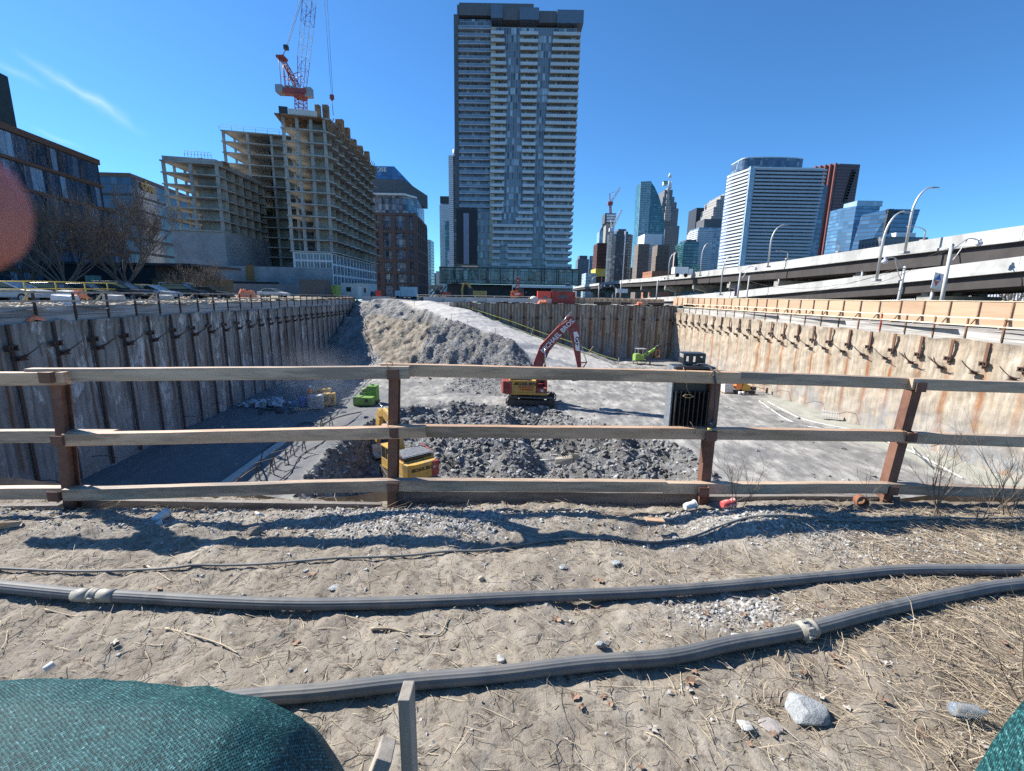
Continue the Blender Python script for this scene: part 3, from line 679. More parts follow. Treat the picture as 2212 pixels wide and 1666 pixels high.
# ================================================================ HOSES AND CABLE ON THE GROUND
M_HOSE = pm('grey_rubber_hose', (.085, .09, .093), (.15, .155, .16), 4, .65, .2, 60, c3=(.16, .155, .145), sc3=5, bd=.002)
M_CPL = pm('cream_coupling', (.28, .26, .22), (.36, .34, .29), 6, .6, .2, 40)
def smooth_path(P, n=10):
    out = []
    for i in range(len(P)-1):
        a, b_, c_, d = P[max(i-1, 0)], P[i], P[i+1], P[min(i+2, len(P)-1)]
        for k in range(n):
            t = k/n; out.append(.5*((2*b_)+(c_-a)*t+(2*a-5*b_+4*c_-d)*t*t+(3*b_-a-3*c_+d)*t**3))
    out.append(P[-1]); return out
def hose(name, label, pts, r, ribs=True, n=30):
    P = [onz(x, y, r*1.0) for x, y in pts]; P = smooth_path(P, 12)
    for p in P: p.z = max(nz(p.x, p.y), nz(p.x, p.y-.03), nz(p.x, p.y+.03))*.5+r*1.0
    zs = [p.z for p in P]
    for _ in range(40): zs = [zs[0]]+[(zs[i-1]+zs[i]+zs[i+1])/3 for i in range(1, len(zs)-1)]+[zs[-1]]
    for p, z in zip(P, zs): p.z = z
    t = thing(name, label, 'hose', tuple(P[len(P)//2])); b = MB()
    vs = []; k = len(P); prev = None
    for i, p in enumerate(P):
        d = (P[min(i+1, k-1)]-P[max(i-1, 0)]).normalized(); up = V((0, 0, 1)); w = d.cross(up).normalized(); u = w.cross(d)
        for j in range(n):
            a = 2*pi*j/n; rr_ = r*(1-.045*(j % 2)) if ribs else r
            vs.append(p+(u*cos(a)+w*sin(a))*rr_)
    b.add(vs, [(i*n+j, i*n+(j+1) % n, (i+1)*n+(j+1) % n, (i+1)*n+j) for i in range(k-1) for j in range(n)], 0, False)
    b.build('tube', M_HOSE, t, True); return t, P
h1, P1 = hose('hose', 'long grey ribbed hose with a cream sleeved coupling near its left end', [(-120, 1259), (0, 1266), (172, 1280), (247, 1285), (457, 1298), (694, 1304), (975, 1300), (1222, 1287), (1465, 1275), (1792, 1248), (1968, 1233), (2212, 1233), (2500, 1232), (3000, 1225)], .034)
h2, P2 = hose('hose', 'grey ribbed hose curving up to the right with a cream collar, nearer the camera', [(430, 1515), (560, 1503), (694, 1495), (888, 1474), (1081, 1460), (1275, 1435), (1450, 1419), (1581, 1389), (1740, 1361), (1898, 1322), (2056, 1288), (2212, 1263), (2600, 1250), (3000, 1262)], .036)
def along(P, px):
    tgt = None
    for q in P:
        v = q-V((0, 0, EYE)); 
        if tgt is None or abs(proj(q)[0]-px) < abs(proj(tgt)[0]-px): tgt = q
    i = P.index(tgt); d = (P[min(i+1, len(P)-1)]-P[max(i-1, 0)]).normalized(); return tgt, d
Rc = Matrix.Rotation(pi/2-PITCH, 3, 'X')@Matrix.Rotation(ROLL, 3, 'Z')
def proj(p):
    q = Rc.transposed()@(V(p)-V((0, 0, EYE))); return (CX+F*q.x/-q.z, CY-F*q.y/-q.z)
c_, d = along(P1, 206); b = MB()
b.tube([c_-d*.12, c_-d*.02], [.0365, .0365], 24); b.tube([c_+d*.03, c_+d*.13], [.0365, .0365], 24); b.tube([c_-d*.022, c_-d*.016, c_-d*.002, c_+d*.002, c_+d*.026, c_+d*.034], [.037, .041, .041, .038, .041, .037], 24)
w_ = d.cross(V((0, 0, 1))); 
for k in (-1, 1): b.tube([c_+w_*.043*k+V((0, 0, .01)), c_+w_*.046*k+d*.04+V((0, 0, .01)), c_+w_*.05*k+d*.015-V((0, 0, .012))], .004, 6)
b.build('coupling', M_CPL, h1, True)
c_, d = along(P2, 1742); b = MB(); b.tube([c_-d*.05, c_-d*.03, c_-d*.028, c_+d*.005, c_+d*.007, c_+d*.035, c_+d*.04, c_+d*.055], [.041, .043, .05, .05, .044, .044, .05, .042], 20)
for k in range(8):
    a = 2*pi*k/8; w_ = d.cross(V((0, 0, 1))).normalized(); b.box(c_-d*.012+w_*.051*cos(a)+V((0, 0, 1))*.051*sin(a), (.035, .012, .012), math.atan2(d.y, d.x))
b.build('coupling', M_CPL, h2, True)
P = smooth_path([onz(x, y, .01) for x, y in [(-80, 1232), (0, 1232), (316, 1231), (457, 1223), (771, 1207), (975, 1192), (1151, 1173), (1330, 1163), (1465, 1159), (1610, 1135), (1757, 1138), (2000, 1130), (2212, 1120), (3000, 1112)]], 8)
for p in P: p.z = nz(p.x, p.y)+.012
for _ in range(3):
    for i in range(1, len(P)-1): P[i].z = (P[i-1].z+P[i].z*2+P[i+1].z)/4+.001
tag(MB().tube(P, .0085, 7).build('cable', M_CAB if False else pm('dusty_cable', (.14, .14, .13), (.24, .235, .22), 8, .7)), 'thin dusty cable running across the dirt between guardrail and hoses', 'cable')
# ================================================================ STAKE
M_STK = pm('grey_stake_wood', (.24, .21, .175), (.40, .36, .30), 4, .85, .5, 70, st=(4, 4, .4), bd=.003)
st_ = thing('wooden_stake', 'grey timber stake sticking up at the right end of the big green mesh', 'stake', (-.23, .95, 0))
a = at(868, 1536, .93); MB().bar((a.x+.012, a.y+.03, -.1), (a.x, a.y+.05, a.z+.01), .030, .062, 0, (0, 1, 0)).build('upright', M_STK, st_, True, bevel=.003)
a = at(836, 1616, .85); MB().bar((a.x-.16, a.y-.15, a.z-.42), (a.x, a.y, a.z), .036, .08, 0, (0, 1, 0)).build('brace', M_STK, st_, True, bevel=.003)
# ================================================================ GREEN MESH
t = NT('green_debris_mesh'); v = t.mapc()
w1 = t.n('TexWave', Scale=62., Distortion=2.5, wave_type='BANDS', bands_direction='X'); w1.inputs['Detail Scale'].default_value = 1.2; t.l(t.mapc((1, 1, 1), (0, 0, .5)), w1.inputs['Vector'])
w2 = t.n('TexWave', Scale=62., Distortion=2.5, wave_type='BANDS', bands_direction='Y'); t.l(t.mapc((1, 1, 1), (0.3, 0, .5)), w2.inputs['Vector'])
sp = t.noise(v, 150, 3, .7); big = t.noise(v, 2.5, 5, .6)
wv = t.math('MAXIMUM', w1.outputs['Fac'], w2.outputs['Fac']); fac = t.math('ADD', t.math('MULTIPLY', wv, .24), t.math('MULTIPLY', sp, .84))
col = t.ramp(fac, [(.40, (.0008, .006, .007)), (.56, (.004, .045, .05)), (.70, (.02, .13, .14)), (.84, (.30, .50, .50))])  # palest stop paints glints of light into the weave colour
col = t.mix(t.ramp(big, [(.35, 0.), (.65, .35)]), col, (.01, .05, .055))
t.bump(fac, .8, .004); M_GRN = t.done(col, .62, spec=.25)
M_HEM = pm('black_hem', (.012, .012, .014), (.022, .022, .025), 30, .6, .4, 90, bd=.004)
def scrim(name, label, xs, Hf, Yf, hemx):
    """cloth over a rail: profile over the top for each x; hem beyond hemx"""
    prof_ = [(-1.05, 0.0), (-1.03, .25), (-1.0, .55), (-.97, .75), (-.9, .87), (-.75, .95), (-.5, .99), (-.2, 1.0), (.15, .99), (.45, .965), (.7, .91), (.88, .80), (.97, .62), (1.02, .38), (1.05, 0.)]
    r = thing(name, label, 'safety mesh', (sum(xs)/2, .62, 0)); n = 120; g = MB(); h = MB()
    q = [(prof_[i], prof_[i+1]) for i in range(len(prof_)-1)]; pr = []
    for a, b_ in q:
        for k in range(5): pr.append((a[0]+(b_[0]-a[0])*k/5, a[1]+(b_[1]-a[1])*k/5))
    pr.append(prof_[-1]); m = len(pr)
    XX = np.linspace(xs[0], xs[1], n); vs = []
    for i, x in enumerate(XX):
        H = Hf(x); yc, ry = Yf(x)
        for j, (a, b_) in enumerate(pr):
            w = float(fbm(np.array([x*2.2+a*.6]), np.array([a*1.1+b_-x*.8]), 2.2, 4, 61)[0])*.012+float(fbm(np.array([x*5+a*1.2]), np.array([a*.7-x]), 1.6, 3, 67)[0])*.012+sin(x*9+a*4)*.004
            vs.append((x+w*.5, yc-a*ry+w, max(b_*H+w*.6, -.02)))
    for tgt, cond in ((g, lambda x: not hemx(x)), (h, hemx)):
        tgt.add(vs, [(i*m+j, i*m+j+1, (i+1)*m+j+1, (i+1)*m+j) for i in range(n-1) for j in range(m-1) if cond((XX[i]+XX[i+1])/2)], 0, True)
    for tgt, nm, mt in ((g, 'mesh_cloth', M_GRN), (h, 'black_hem', M_HEM)):
        o = tgt.build(nm, mt, r, True); md = o.modifiers.new('thick', 'SOLIDIFY'); md.thickness = .003
    return r
def sm01(t): t = min(max(t, 0), 1); return t*t*(3-2*t)
scrim('green_mesh', 'large teal green debris mesh sagging over a rail at the lower left', (-2.3, -.25), lambda x: float(np.interp(x, [-2.3, -1.06, -.6, -.48, -.40, -.335, -.29, -.262, -.25], [1.0, 1.02, 1.025, 1.01, .965, .875, .74, .55, .3])), lambda x: (.50, float(np.interp(x, [-.6, -.38, -.30, -.25], [.36, .33, .28, .2]))), lambda x: x > -.318)
scrim('green_mesh', 'small corner of teal green debris mesh with black hem at the lower right', (.895, 2.4), lambda x: 1.13-.5*sm01((1.12-x)/.22), lambda x: (.50, .33-.19*sm01((1.04-x)/.2)), lambda x: x < .965)
# ================================================================ STONES, LITTER
M_BOUL = pm('pale_grey_stone', (.34, .355, .355), (.47, .48, .475), 8, .9, .9, 35, c3=(.25, .27, .28), sc3=9, bd=.02)
M_WST = pm('white_stone', (.40, .39, .365), (.52, .51, .48), 6, .85, .4, 40)
def stone(px, py, wpx, h, mat, label, name='stone', flat=1., seed=0):
    random.seed(seed+px); c_ = onz(px, py, 0); c_.z = nz(c_.x, c_.y); sc_ = (c_-V((0, 0, EYE))).length/F*.93; r = wpx*sc_/2
    import bmesh
    bm = bmesh.new()
    for k in range(26):
        q = V((random.gauss(0, 1), random.gauss(0, 1), random.gauss(0, 1))).normalized()*random.uniform(.86, 1.06); bm.verts.new((q.x*r, q.y*r*flat, max(q.z, -.5)*h*.62))
    bmesh.ops.convex_hull(bm, input=bm.verts); bmesh.ops.delete(bm, geom=[v_ for v_ in bm.verts if not v_.link_faces], context='VERTS')
    bmesh.ops.bevel(bm, geom=list(bm.edges), offset=r*.06, segments=2, affect='EDGES', profile=.6)
    me = bpy.data.meshes.new(name); bm.to_mesh(me); bm.free(); me.materials.append(mat)
    o = bpy.data.objects.new(name, me); C.objects.link(o); o.location = c_+V((0, 0, h*.3)); WM[o.name] = Matrix.Translation(o.location); return tag(o, label, 'stone')
stone(1740, 1535, 78, .075, M_BOUL, 'big pale grey flat stone lying below the lower hose', flat=.85, seed=2)
stone(1592, 1374, 38, .03, M_WST, 'smooth white stone touching the lower hose', flat=.5, seed=4)
stone(1552, 1384, 22, .02, M_BOUL, 'small blue grey stone left of the white stone by the hose', flat=.8, seed=5)
stone(1081, 1458-27, 20, .03, M_WST, 'small bright white stone just above the lower hose', flat=.9, seed=6)
stone(1448, 1300, 14, .025, M_WST, 'white pebble below the upper hose', flat=.8, seed=7)
stone(1040, 1257, 17, .03, pm('tan_brick_chip', (.40, .34, .24), (.5, .43, .32), 6, .9), 'squared tan stone chip above the upper hose', flat=.8, seed=8)
stone(1608, 1569, 30, .015, M_WST, 'flat white stone chip below and left of the big pale stone', flat=.9, seed=9)
stone(1665, 1568, 48, .02, pm('pinkish_stone', (.30, .27, .25), (.42, .38, .35), 6, .9, .5, 30), 'flat pinkish grey stone directly below the big pale stone', flat=.8, seed=10)
stone(1215, 1225, 22, .012, M_BOUL, 'thin grey slate flake between cable and upper hose', flat=.9, seed=11)
stone(1330, 1223, 20, .012, M_BOUL, 'pale slate flake right of the thin grey one between cable and hose', flat=1.1, seed=12)
stone(722, 1272, 22, .012, M_BOUL, 'slate flake lying on the upper side of the long hose left of centre', flat=1.2, seed=13)
stone(886, 1549+40, 12, .02, M_BOUL, 'round pebble right of the wooden stake', flat=1, seed=14)
stone(1297, 1420-22, 24, .03, M_BOUL, 'rounded grey stone above the lower hose in the middle', flat=.8, seed=15)
stone(552, 1152, 34, .07, pm('brown_clod', (.17, .145, .12), (.28, .24, .2), 9, .95, .8, 30), 'brown earth clod between the rail shadows left of centre', 'clod', flat=.7, seed=16)
# paper cups, rusty ring, scrap
M_RCUP = pm('red_printed_paper', (.62, .09, .08), (.55, .07, .06), 5, .6, c3=(.75, .62, .58), sc3=14)
M_CUP = pm('white_paper', (.62, .60, .57), (.72, .70, .67), 6, .7)
def cup(px, py, Y, ang, mat, label, s=1.):
    c_ = at(px, py, Y); b = MB(); d = V((cos(ang), sin(ang), .12)); 
    pts = [c_-d*.055*s, c_-d*.02*s, c_+d*.03*s, c_+d*.055*s]; b.tube(pts, [.028*s, .034*s, .032*s, .04*s], 14); b.tube([c_+d*.052*s, c_+d*.058*s], [.043*s, .043*s], 14)
    tag(b.build('paper_cup', mat), label, 'cup')
cup(1572, 1088, 3.55, .15, M_RCUP, 'crushed red paper cup by the bare shrub at the guardrail post')
cup(1490, 1092, 3.5, .3, M_CUP, 'crumpled pale paper cup left of the red cup', .9)
cup(346, 1117, 3.2, 1.4, M_CUP, 'pinkish paper cup standing against the kick board at the left'); cup(333, 1139, 3.08, .8, M_CUP, 'squashed white cup just in front of the pinkish cup', .9)
b = MB(); c_ = at(1862, 1082, 3.62); ring = []
for k in range(25):
    a = 2*pi*k/24; ring.append((c_.x+.062*cos(a), c_.z+.052*sin(a)))
for y0, ra in ((0, 1.), (.05, 1.), (.12, .97)): pass
n = 24; vs = []
for y0, ra in ((-.03, 1.), (.06, 1.), (.06, .86), (-.03, .86)):
    for k in range(n):
        a = 2*pi*k/n; vs.append((c_.x+.052*ra*cos(a)+y0*.3, c_.y+y0, c_.z+.045*ra*sin(a)-.01))
b.add(vs, [(i*n+j, i*n+(j+1) % n, ((i+1) % 4)*n+(j+1) % n, ((i+1) % 4)*n+j) for i in range(4) for j in range(n)])
tag(b.build('pipe_ring', pm('orange_rust', (.20, .08, .04), (.28, .12, .06), 8, .85, .4, 40)), 'short rusty pipe ring lying against the right kick board', 'pipe')
b = MB(); c_ = onz(1395, 1122, .06); d = onz(1435, 1126, .05); b.bar(c_, d, .05, .012); tag(b.build('wood_scrap', M_NW), 'thin wood offcut lying in the rail shadow right of centre', 'wood scrap')
b = MB(); b.hexa([onz(-20, 1150, .0), onz(48, 1140, .0), onz(50, 1128, .04), onz(-20, 1135, .05), onz(-20, 1146, .03), onz(46, 1136, .04), onz(50, 1126, .06), onz(-20, 1132, .09)]); tag(b.build('wood_scrap', M_NW), 'broken board end lying at the far left below the kick board', 'wood scrap')
c_ = onz(96, 1448, .03); tag(MB().tube([c_, c_+V((.015, .03, .008))], .016, 12).build('paper_roll', M_CUP), 'stub of white tube behind the big green mesh', 'tube')
c_ = onz(560, 1110, .05); tag(MB().tube([c_-V((.04, -.02, 0)), c_+V((.05, -.03, 0))], .008, 8).build('paper_tube', M_CUP), 'small white tube lying on the gravel by the kick board', 'tube')
tb = MB(); c_ = onz(2080, 1532, .03); tb.tube([c_-V((.05, .0, 0)), c_-V((.03, 0, 0)), c_+V((.05, -.01, 0)), c_+V((.07, -.012, 0)), c_+V((.09, -.014, 0))], [.024, .027, .026, .012, .011], 12)
mg = NT('clear_plastic'); mg.b.inputs['Transmission Weight'].default_value = .8; M_CLR = mg.done((.8, .85, .87), .15)
tag(tb.build('plastic_bottle', M_CLR), 'crushed clear plastic bottle in the dry grass at the right', 'bottle')
# ================================================================ PEBBLES, STRAW, LEAVES
random.seed(11); b = MB(); n = 0
while n < 11000:
    x = random.uniform(-4.6, 4.8); y = random.uniform(.9, 3.75)
    i = int((y+.6)/ng); j = int((x+7.6)/ng); g_ = grav[min(i, grav.shape[0]-1), j]
    if random.random() > .022+g_*.9: continue
    s = (.0035+.012*random.random()**3)*(.7+.2*y) ; b.rock((x, y, nz(x, y)+s*.15) if n % 4 == 0 else (x, y, float(NZ[i, j])+s*.15), s*random.uniform(.9, 1.7), s, s*random.uniform(.4, .8), random.uniform(0, 6), random.choice((0, 0, 1, 2)), .35, .5); n += 1
tag(b.build('pebbles', [pm('grey_pebble', (.30, .295, .28), (.44, .43, .41), 9, .85, rnd=0), pm('light_pebble', (.40, .385, .36), (.55, .53, .49), 9, .85), pm('brown_pebble', (.20, .17, .14), (.30, .26, .21), 9, .85)]), 'small grey and white gravel scattered over the dirt in front of the guardrail', 'gravel', kind='stuff')
M_STRAW = pm('straw', (.36, .29, .20), (.54, .45, .32), 6, .8); M_STRD = pm('dark_twig', (.12, .09, .065), (.22, .17, .12), 6, .85)
b = MB(); random.seed(13); n = 0
while n < 34000:
    x = random.uniform(-4.4, 4.6); y = random.uniform(.75, 3.8); i = int((y+.6)/ng); j = int((x+7.6)/ng)
    dd = dry[min(i, dry.shape[0]-1), j]
    if random.random() > .16+dd*.9: continue
    if x < -.2 and y < 1.0: continue
    ln = random.uniform(.02, .13)*(1+(random.random() < .06)*2); a = random.gauss(-.5, .8) if random.random() < .6 else random.uniform(0, 6.3); z = float(NZ[i, j]); bend = random.uniform(-.5, .5); r = random.uniform(.0006, .0019)
    li = random.uniform(0, .2)*dd+(random.random() < .05)*.5
    pts = []
    for k in range(4):
        q = k/3; aa = a+bend*q; pts.append(V((x+cos(aa)*ln*q, y+sin(aa)*ln*q, z+.003+li*ln*q-(li*.6*ln*q*q)+random.uniform(0, .004))))
    b.tube(pts, [r, r, r*.8, r*.4], 3, 1 if random.random() < .3 else 0, False, False); n += 1
tag(b.build('dry_grass', [M_STRAW, M_STRD]), 'dry flattened grass and twigs strewn over the dirt, thickest at the lower right', 'dry grass', kind='stuff')
b = MB(); random.seed(17)
for k in range(190):
    x = random.uniform(.3, 4.2) if k % 5 else random.uniform(-3, 3); y = random.uniform(1.0, 2.6) if k % 4 else random.uniform(3.1, 3.65); s = random.uniform(.014, .038); a0 = random.uniform(0, 6.3); z = nz(x, y)+.006; n_ = 11
    vs = [(x, y, z+.004)]
    for j in range(n_):
        a = a0+2*pi*j/n_; r = s*(1. if j % 2 else .72)*random.uniform(.6, 1.15)*(.5+.5*abs(cos((a-a0)*.5))); vs.append((x+r*cos(a), y+r*sin(a), z+random.uniform(0, .4)*s))
    b.add(vs, [(0, 1+j, 1+(j+1) % n_) for j in range(n_)], random.choice((0, 0, 1)))
tag(b.build('leaf_litter', [pm('brown_leaf', (.20, .12, .075), (.30, .19, .125), 20, .7), pm('grey_leaf', (.36, .30, .25), (.48, .42, .36), 20, .7)]), 'curled brown dead leaves lying among the dry grass', 'leaves', kind='stuff')
# larger sticks lying about
random.seed(19)
def stick(pts, r, label):
    P = [onz(x, y, 0) for x, y in pts]
    for p in P: p.z = nz(p.x, p.y)+r*1.3
    P = smooth_path(P, 4); tag(MB().tube(P, [r*(1-.6*i/len(P)) for i in range(len(P))], 6).build('stick', M_STRAW), label, 'stick')
stick([(357, 1357), (420, 1372), (480, 1395), (515, 1413)], .006, 'long thin forked stick lying on the bare dirt above the green mesh')
stick([(802, 1368), (845, 1365), (880, 1374)], .009, 'thick short pale stick lying on the dirt between the two hoses')
stick([(905, 1375), (950, 1370), (968, 1345)], .006, 'bent pale stick right of the thick short one')
stick([(318, 1220), (345, 1240), (372, 1260)], .005, 'short pale stick beside the upper hose at the left')
stick([(1000, 1155), (1120, 1190), (1320, 1200)], .003, 'thin dark twig across the ground under the rail shadows')
stick([(1770, 1385), (1835, 1410), (1860, 1445)], .004, 'slim twig poking out from under the lower hose collar')
stick([(95, 1312), (150, 1318), (185, 1325)], .005, 'straight pale stick lying under the upper hose at the far left')
# bare shrubs along the fence
def branchy(b, p, d, ln, r, depth, spread=.5, up=.15, m=0, seg=3, k=6, rmin=0.):
    r = max(r, rmin)
    pts = [p]; q = p.copy(); dd = d.copy()
    for i in range(seg):
        dd = (dd+V((random.uniform(-.18, .18), random.uniform(-.18, .18), random.uniform(-.1, .18)*1.+up*.2))).normalized(); q = q+dd*ln/seg; pts.append(q.copy())
    b.tube(pts, [r*(1-.45*i/seg) for i in range(seg+1)], k if depth > 1 else 3, m, True, False)
    if depth <= 0: return
    for j in range(random.randint(2, 4) if depth > 1 else random.randint(3, 5)):
        base = pts[random.randint(1, seg)]; a = random.uniform(0, 2*pi)
        nd = (dd+V((cos(a), sin(a), random.uniform(-.2, .5)))*spread*random.uniform(.7, 1.5)+V((0, 0, up))).normalized()
        branchy(b, base, nd, ln*random.uniform(.55, .85), r*.52, depth-1, spread, up, m, seg, k, rmin)
M_TWIG = pm('bare_twig', (.13, .095, .07), (.23, .17, .12), 10, .8)
def shrub(px, py, h, n, seed, label, Yoff=0., r=.006, depth=3):
    random.seed(seed); c_ = onz(px, py, .02); c_.z = nz(c_.x, c_.y)-.02; b = MB()
    for k in range(n): branchy(b, c_+V((random.uniform(-.03, .03), random.uniform(-.02, .02), 0)), V((random.uniform(-.45, .45), random.uniform(-.3, .2), 1)).normalized(), h*random.uniform(.5, .8), r, depth, .45, .1)
    tag(b.build('bare_shrub', M_TWIG), label, 'shrub', 'bare shrubs along the guardrail')
shrub(2022, 1118, .55, 4, 21, 'forked bare shrub right of the right guardrail post')
shrub(2180, 1112, .5, 4, 22, 'spreading bare shrub at the right edge of the picture')
shrub(1592, 1100, .45, 3, 23, 'wispy bare shrub between the red cup and the floodlight post', r=.004)
shrub(1880, 1082, .4, 1, 24, 'single thin bare stem left of the right guardrail post', r=.0035, depth=2)
shrub(2110, 1128, .35, 3, 27, 'low twiggy shrub between the two bigger bare shrubs', r=.004)
shrub(2205, 1500, .5, 3, 25, 'tan weed stems beside the small corner of green mesh', r=.003, depth=2)
shrub(420, 1120, .16, 2, 26, 'tiny dry weed by the left kick board', r=.003, depth=2)
# ================================================================ FINGER
ms = NT('skin'); cs = ms.ramp(ms.noise(ms.mapc(), 90, 5, .6), [(.3, (.42, .13, .10)), (.7, (.52, .19, .15))]); ms.b.inputs['Subsurface Weight'].default_value = .6; ms.b.inputs['Subsurface Radius'].default_value = (1, .25, .12); ms.b.inputs['Subsurface Scale'].default_value = .006
M_SKIN = ms.done(cs, .5)
def hand():
    T = V((0, 0, EYE)); tip = T+V(ray(-8, 450))*.046; me = bpy.data.meshes.new('hand')
    vs = []; es = []; rs = []
    def addv(p, r, par=None):
        vs.append(tuple(p)); rs.append(r)
        if par is not None: es.append((par, len(vs)-1))
        return len(vs)-1
    wrist = addv(tip+V((-.20, -.05, -.06)), .026); palm = addv(tip+V((-.155, -.035, -.035)), .028, wrist); pc = addv(tip+V((-.115, -.022, -.022)), .030, palm)
    k1 = addv(tip+V((-.078, -.012, .0)), .0125, pc); k2 = addv(tip+V((-.042, -.003, .006)), .0095, k1); k3 = addv(tip+V((-.020, 0, .003)), .0085, k2); k4 = addv(tip+V((-.006, 0, .0)), .0078, k3); addv(tip+V((0.0, 0, 0)), .0068, k4)
    for i, (dy, dz) in enumerate(((-.012, -.018), (-.022, -.036), (-.030, -.052))):
        a = addv(tip+V((-.082-.006*i, -.012+dy*.5, dz*.9)), .0115, pc); b_ = addv(tip+V((-.058-.008*i, -.025+dy, dz)), .009, a); c_ = addv(tip+V((-.066-.008*i, -.045+dy, dz-.004)), .0082, b_); addv(tip+V((-.084-.006*i, -.048+dy, dz-.006)), .0075, c_)
    a = addv(tip+V((-.135, -.06, -.01)), .013, palm); b_ = addv(tip+V((-.105, -.075, -.012)), .0105, a); addv(tip+V((-.08, -.08, -.02)), .009, b_)
    arm = addv(tip+V((-.30, -.11, -.14)), .03, wrist); addv(tip+V((-.42, -.16, -.26)), .036, arm)
    me.from_pydata(vs, es, []); o = bpy.data.objects.new('hand', me); C.objects.link(o)
    me.materials.append(M_SKIN)
    sk = o.modifiers.new('skin', 'SKIN')
    if not me.skin_vertices: 
        me.attributes  # layer is made by the modifier below
    bpy.context.view_layer.objects.active = o
    with bpy.context.temp_override(object=o, active_object=o):
        try: bpy.ops.mesh.customdata_skin_add()
        except Exception: pass
    if me.skin_vertices:
        for i, r in enumerate(rs): me.skin_vertices[0].data[i].radius = (r, r)
        me.skin_vertices[0].data[0].use_root = True
    sb = o.modifiers.new('sub', 'SUBSURF'); sb.levels = 2; sb.render_levels = 2
    return tag(o, 'blurred pink fingertip of the photographer poking in at the left edge', 'hand')
hand()
# ================================================================ MACHINES IN THE PIT
M_EXR = pm('faded_red_paint', (.26, .04, .035), (.33, .055, .045), 3, .6, .1, 20, c3=(.24, .10, .08), sc3=1.4)
M_EXY = pm('yellow_paint', (.52, .30, .05), (.60, .36, .07), 2, .6, .1, 20, c3=(.38, .27, .13), sc3=1.8)
M_TRK = pm('dusty_track_steel', (.10, .095, .085), (.24, .225, .20), 4, .8, .4, 12)
M_DRK = pm('dark_machine_metal', (.03, .03, .032), (.06, .058, .055), 5, .6)
M_CHR = pm('bright_steel_rod', (.6, .6, .6), (.7, .7, .7), 5, .2, metal=.9)
M_GLS = pm('dark_glass', (.02, .03, .035), (.03, .04, .045), 2, .06, spec=.8)
M_WHT = pm('white_lettering', (.75, .74, .70), (.8, .79, .76), 5, .5)
M_BLT = pm('black_lettering', (.015, .015, .015), (.02, .02, .02), 5, .5)
M_RLT = pm('red_lettering', (.45, .03, .02), (.5, .04, .03), 5, .5)
M_LIM = pm('lime_green_paint', (.20, .40, .04), (.26, .48, .06), 3, .6, c3=(.20, .26, .12), sc3=1.6)
M_GRE = pm('green_paint', (.12, .28, .03), (.17, .36, .05), 3, .6, c3=(.14, .20, .10), sc3=2)
M_ORG = pm('orange_paint', (.72, .20, .05), (.78, .26, .08), 3, .6)
M_GRY = pm('grey_metal', (.25, .26, .27), (.38, .39, .40), 4, .55, metal=.2)
M_CHAS = pm('bare_wood', (.42, .32, .20), (.55, .43, .29), 4, .85, rnd=.15)
def limb(b, pts, ws, th, m=0, y=0.):
    """closed polygon around a centreline in the local x/z plane"""
    P = [V((p[0], 0, p[1])) for p in pts]; L_, R_ = [], []
    for i, p in enumerate(P):
        d = (P[min(i+1, len(P)-1)]-P[max(i-1, 0)]).normalized(); n = V((-d.z, 0, d.x)); L_.append(p+n*ws[i]/2); R_.append(p-n*ws[i]/2)
    for i in range(len(P)-1):
        q = [R_[i], R_[i+1], L_[i+1], L_[i]]
        b.add([v+V((0, y-th/2, 0)) for v in q]+[v+V((0, y+th/2, 0)) for v in q], [(3, 2, 1, 0), (4, 5, 6, 7), (0, 1, 5, 4), (1, 2, 6, 5), (2, 3, 7, 6), (3, 0, 4, 7)], m)
def track(b, x0, x1, y, w, h):
    n = 34; r = h/2; Ls = (x1-x0-h); per = 2*Ls+2*pi*r
    for k in range(n):
        s = per*k/n
        if s < Ls: p = (x0+r+s, 0); a = 0
        elif s < Ls+pi*r: t = (s-Ls)/r; p = (x1-r+r*sin(t), r-r*cos(t)); a = t
        elif s < 2*Ls+pi*r: p = (x1-r-(s-Ls-pi*r), h); a = pi
        else: t = (s-2*Ls-pi*r)/r; p = (x0+r-r*sin(t), h-r+r*cos(t)); a = pi+t
        R = Matrix.Rotation(-a, 3, 'Y'); b.box((p[0], y, p[1]), (per/n*.86, w, .07), R=R, m=0); b.box(V((p[0], y, p[1]))+R@V((0, 0, -.05)), (.035, w, .06), R=R, m=0)
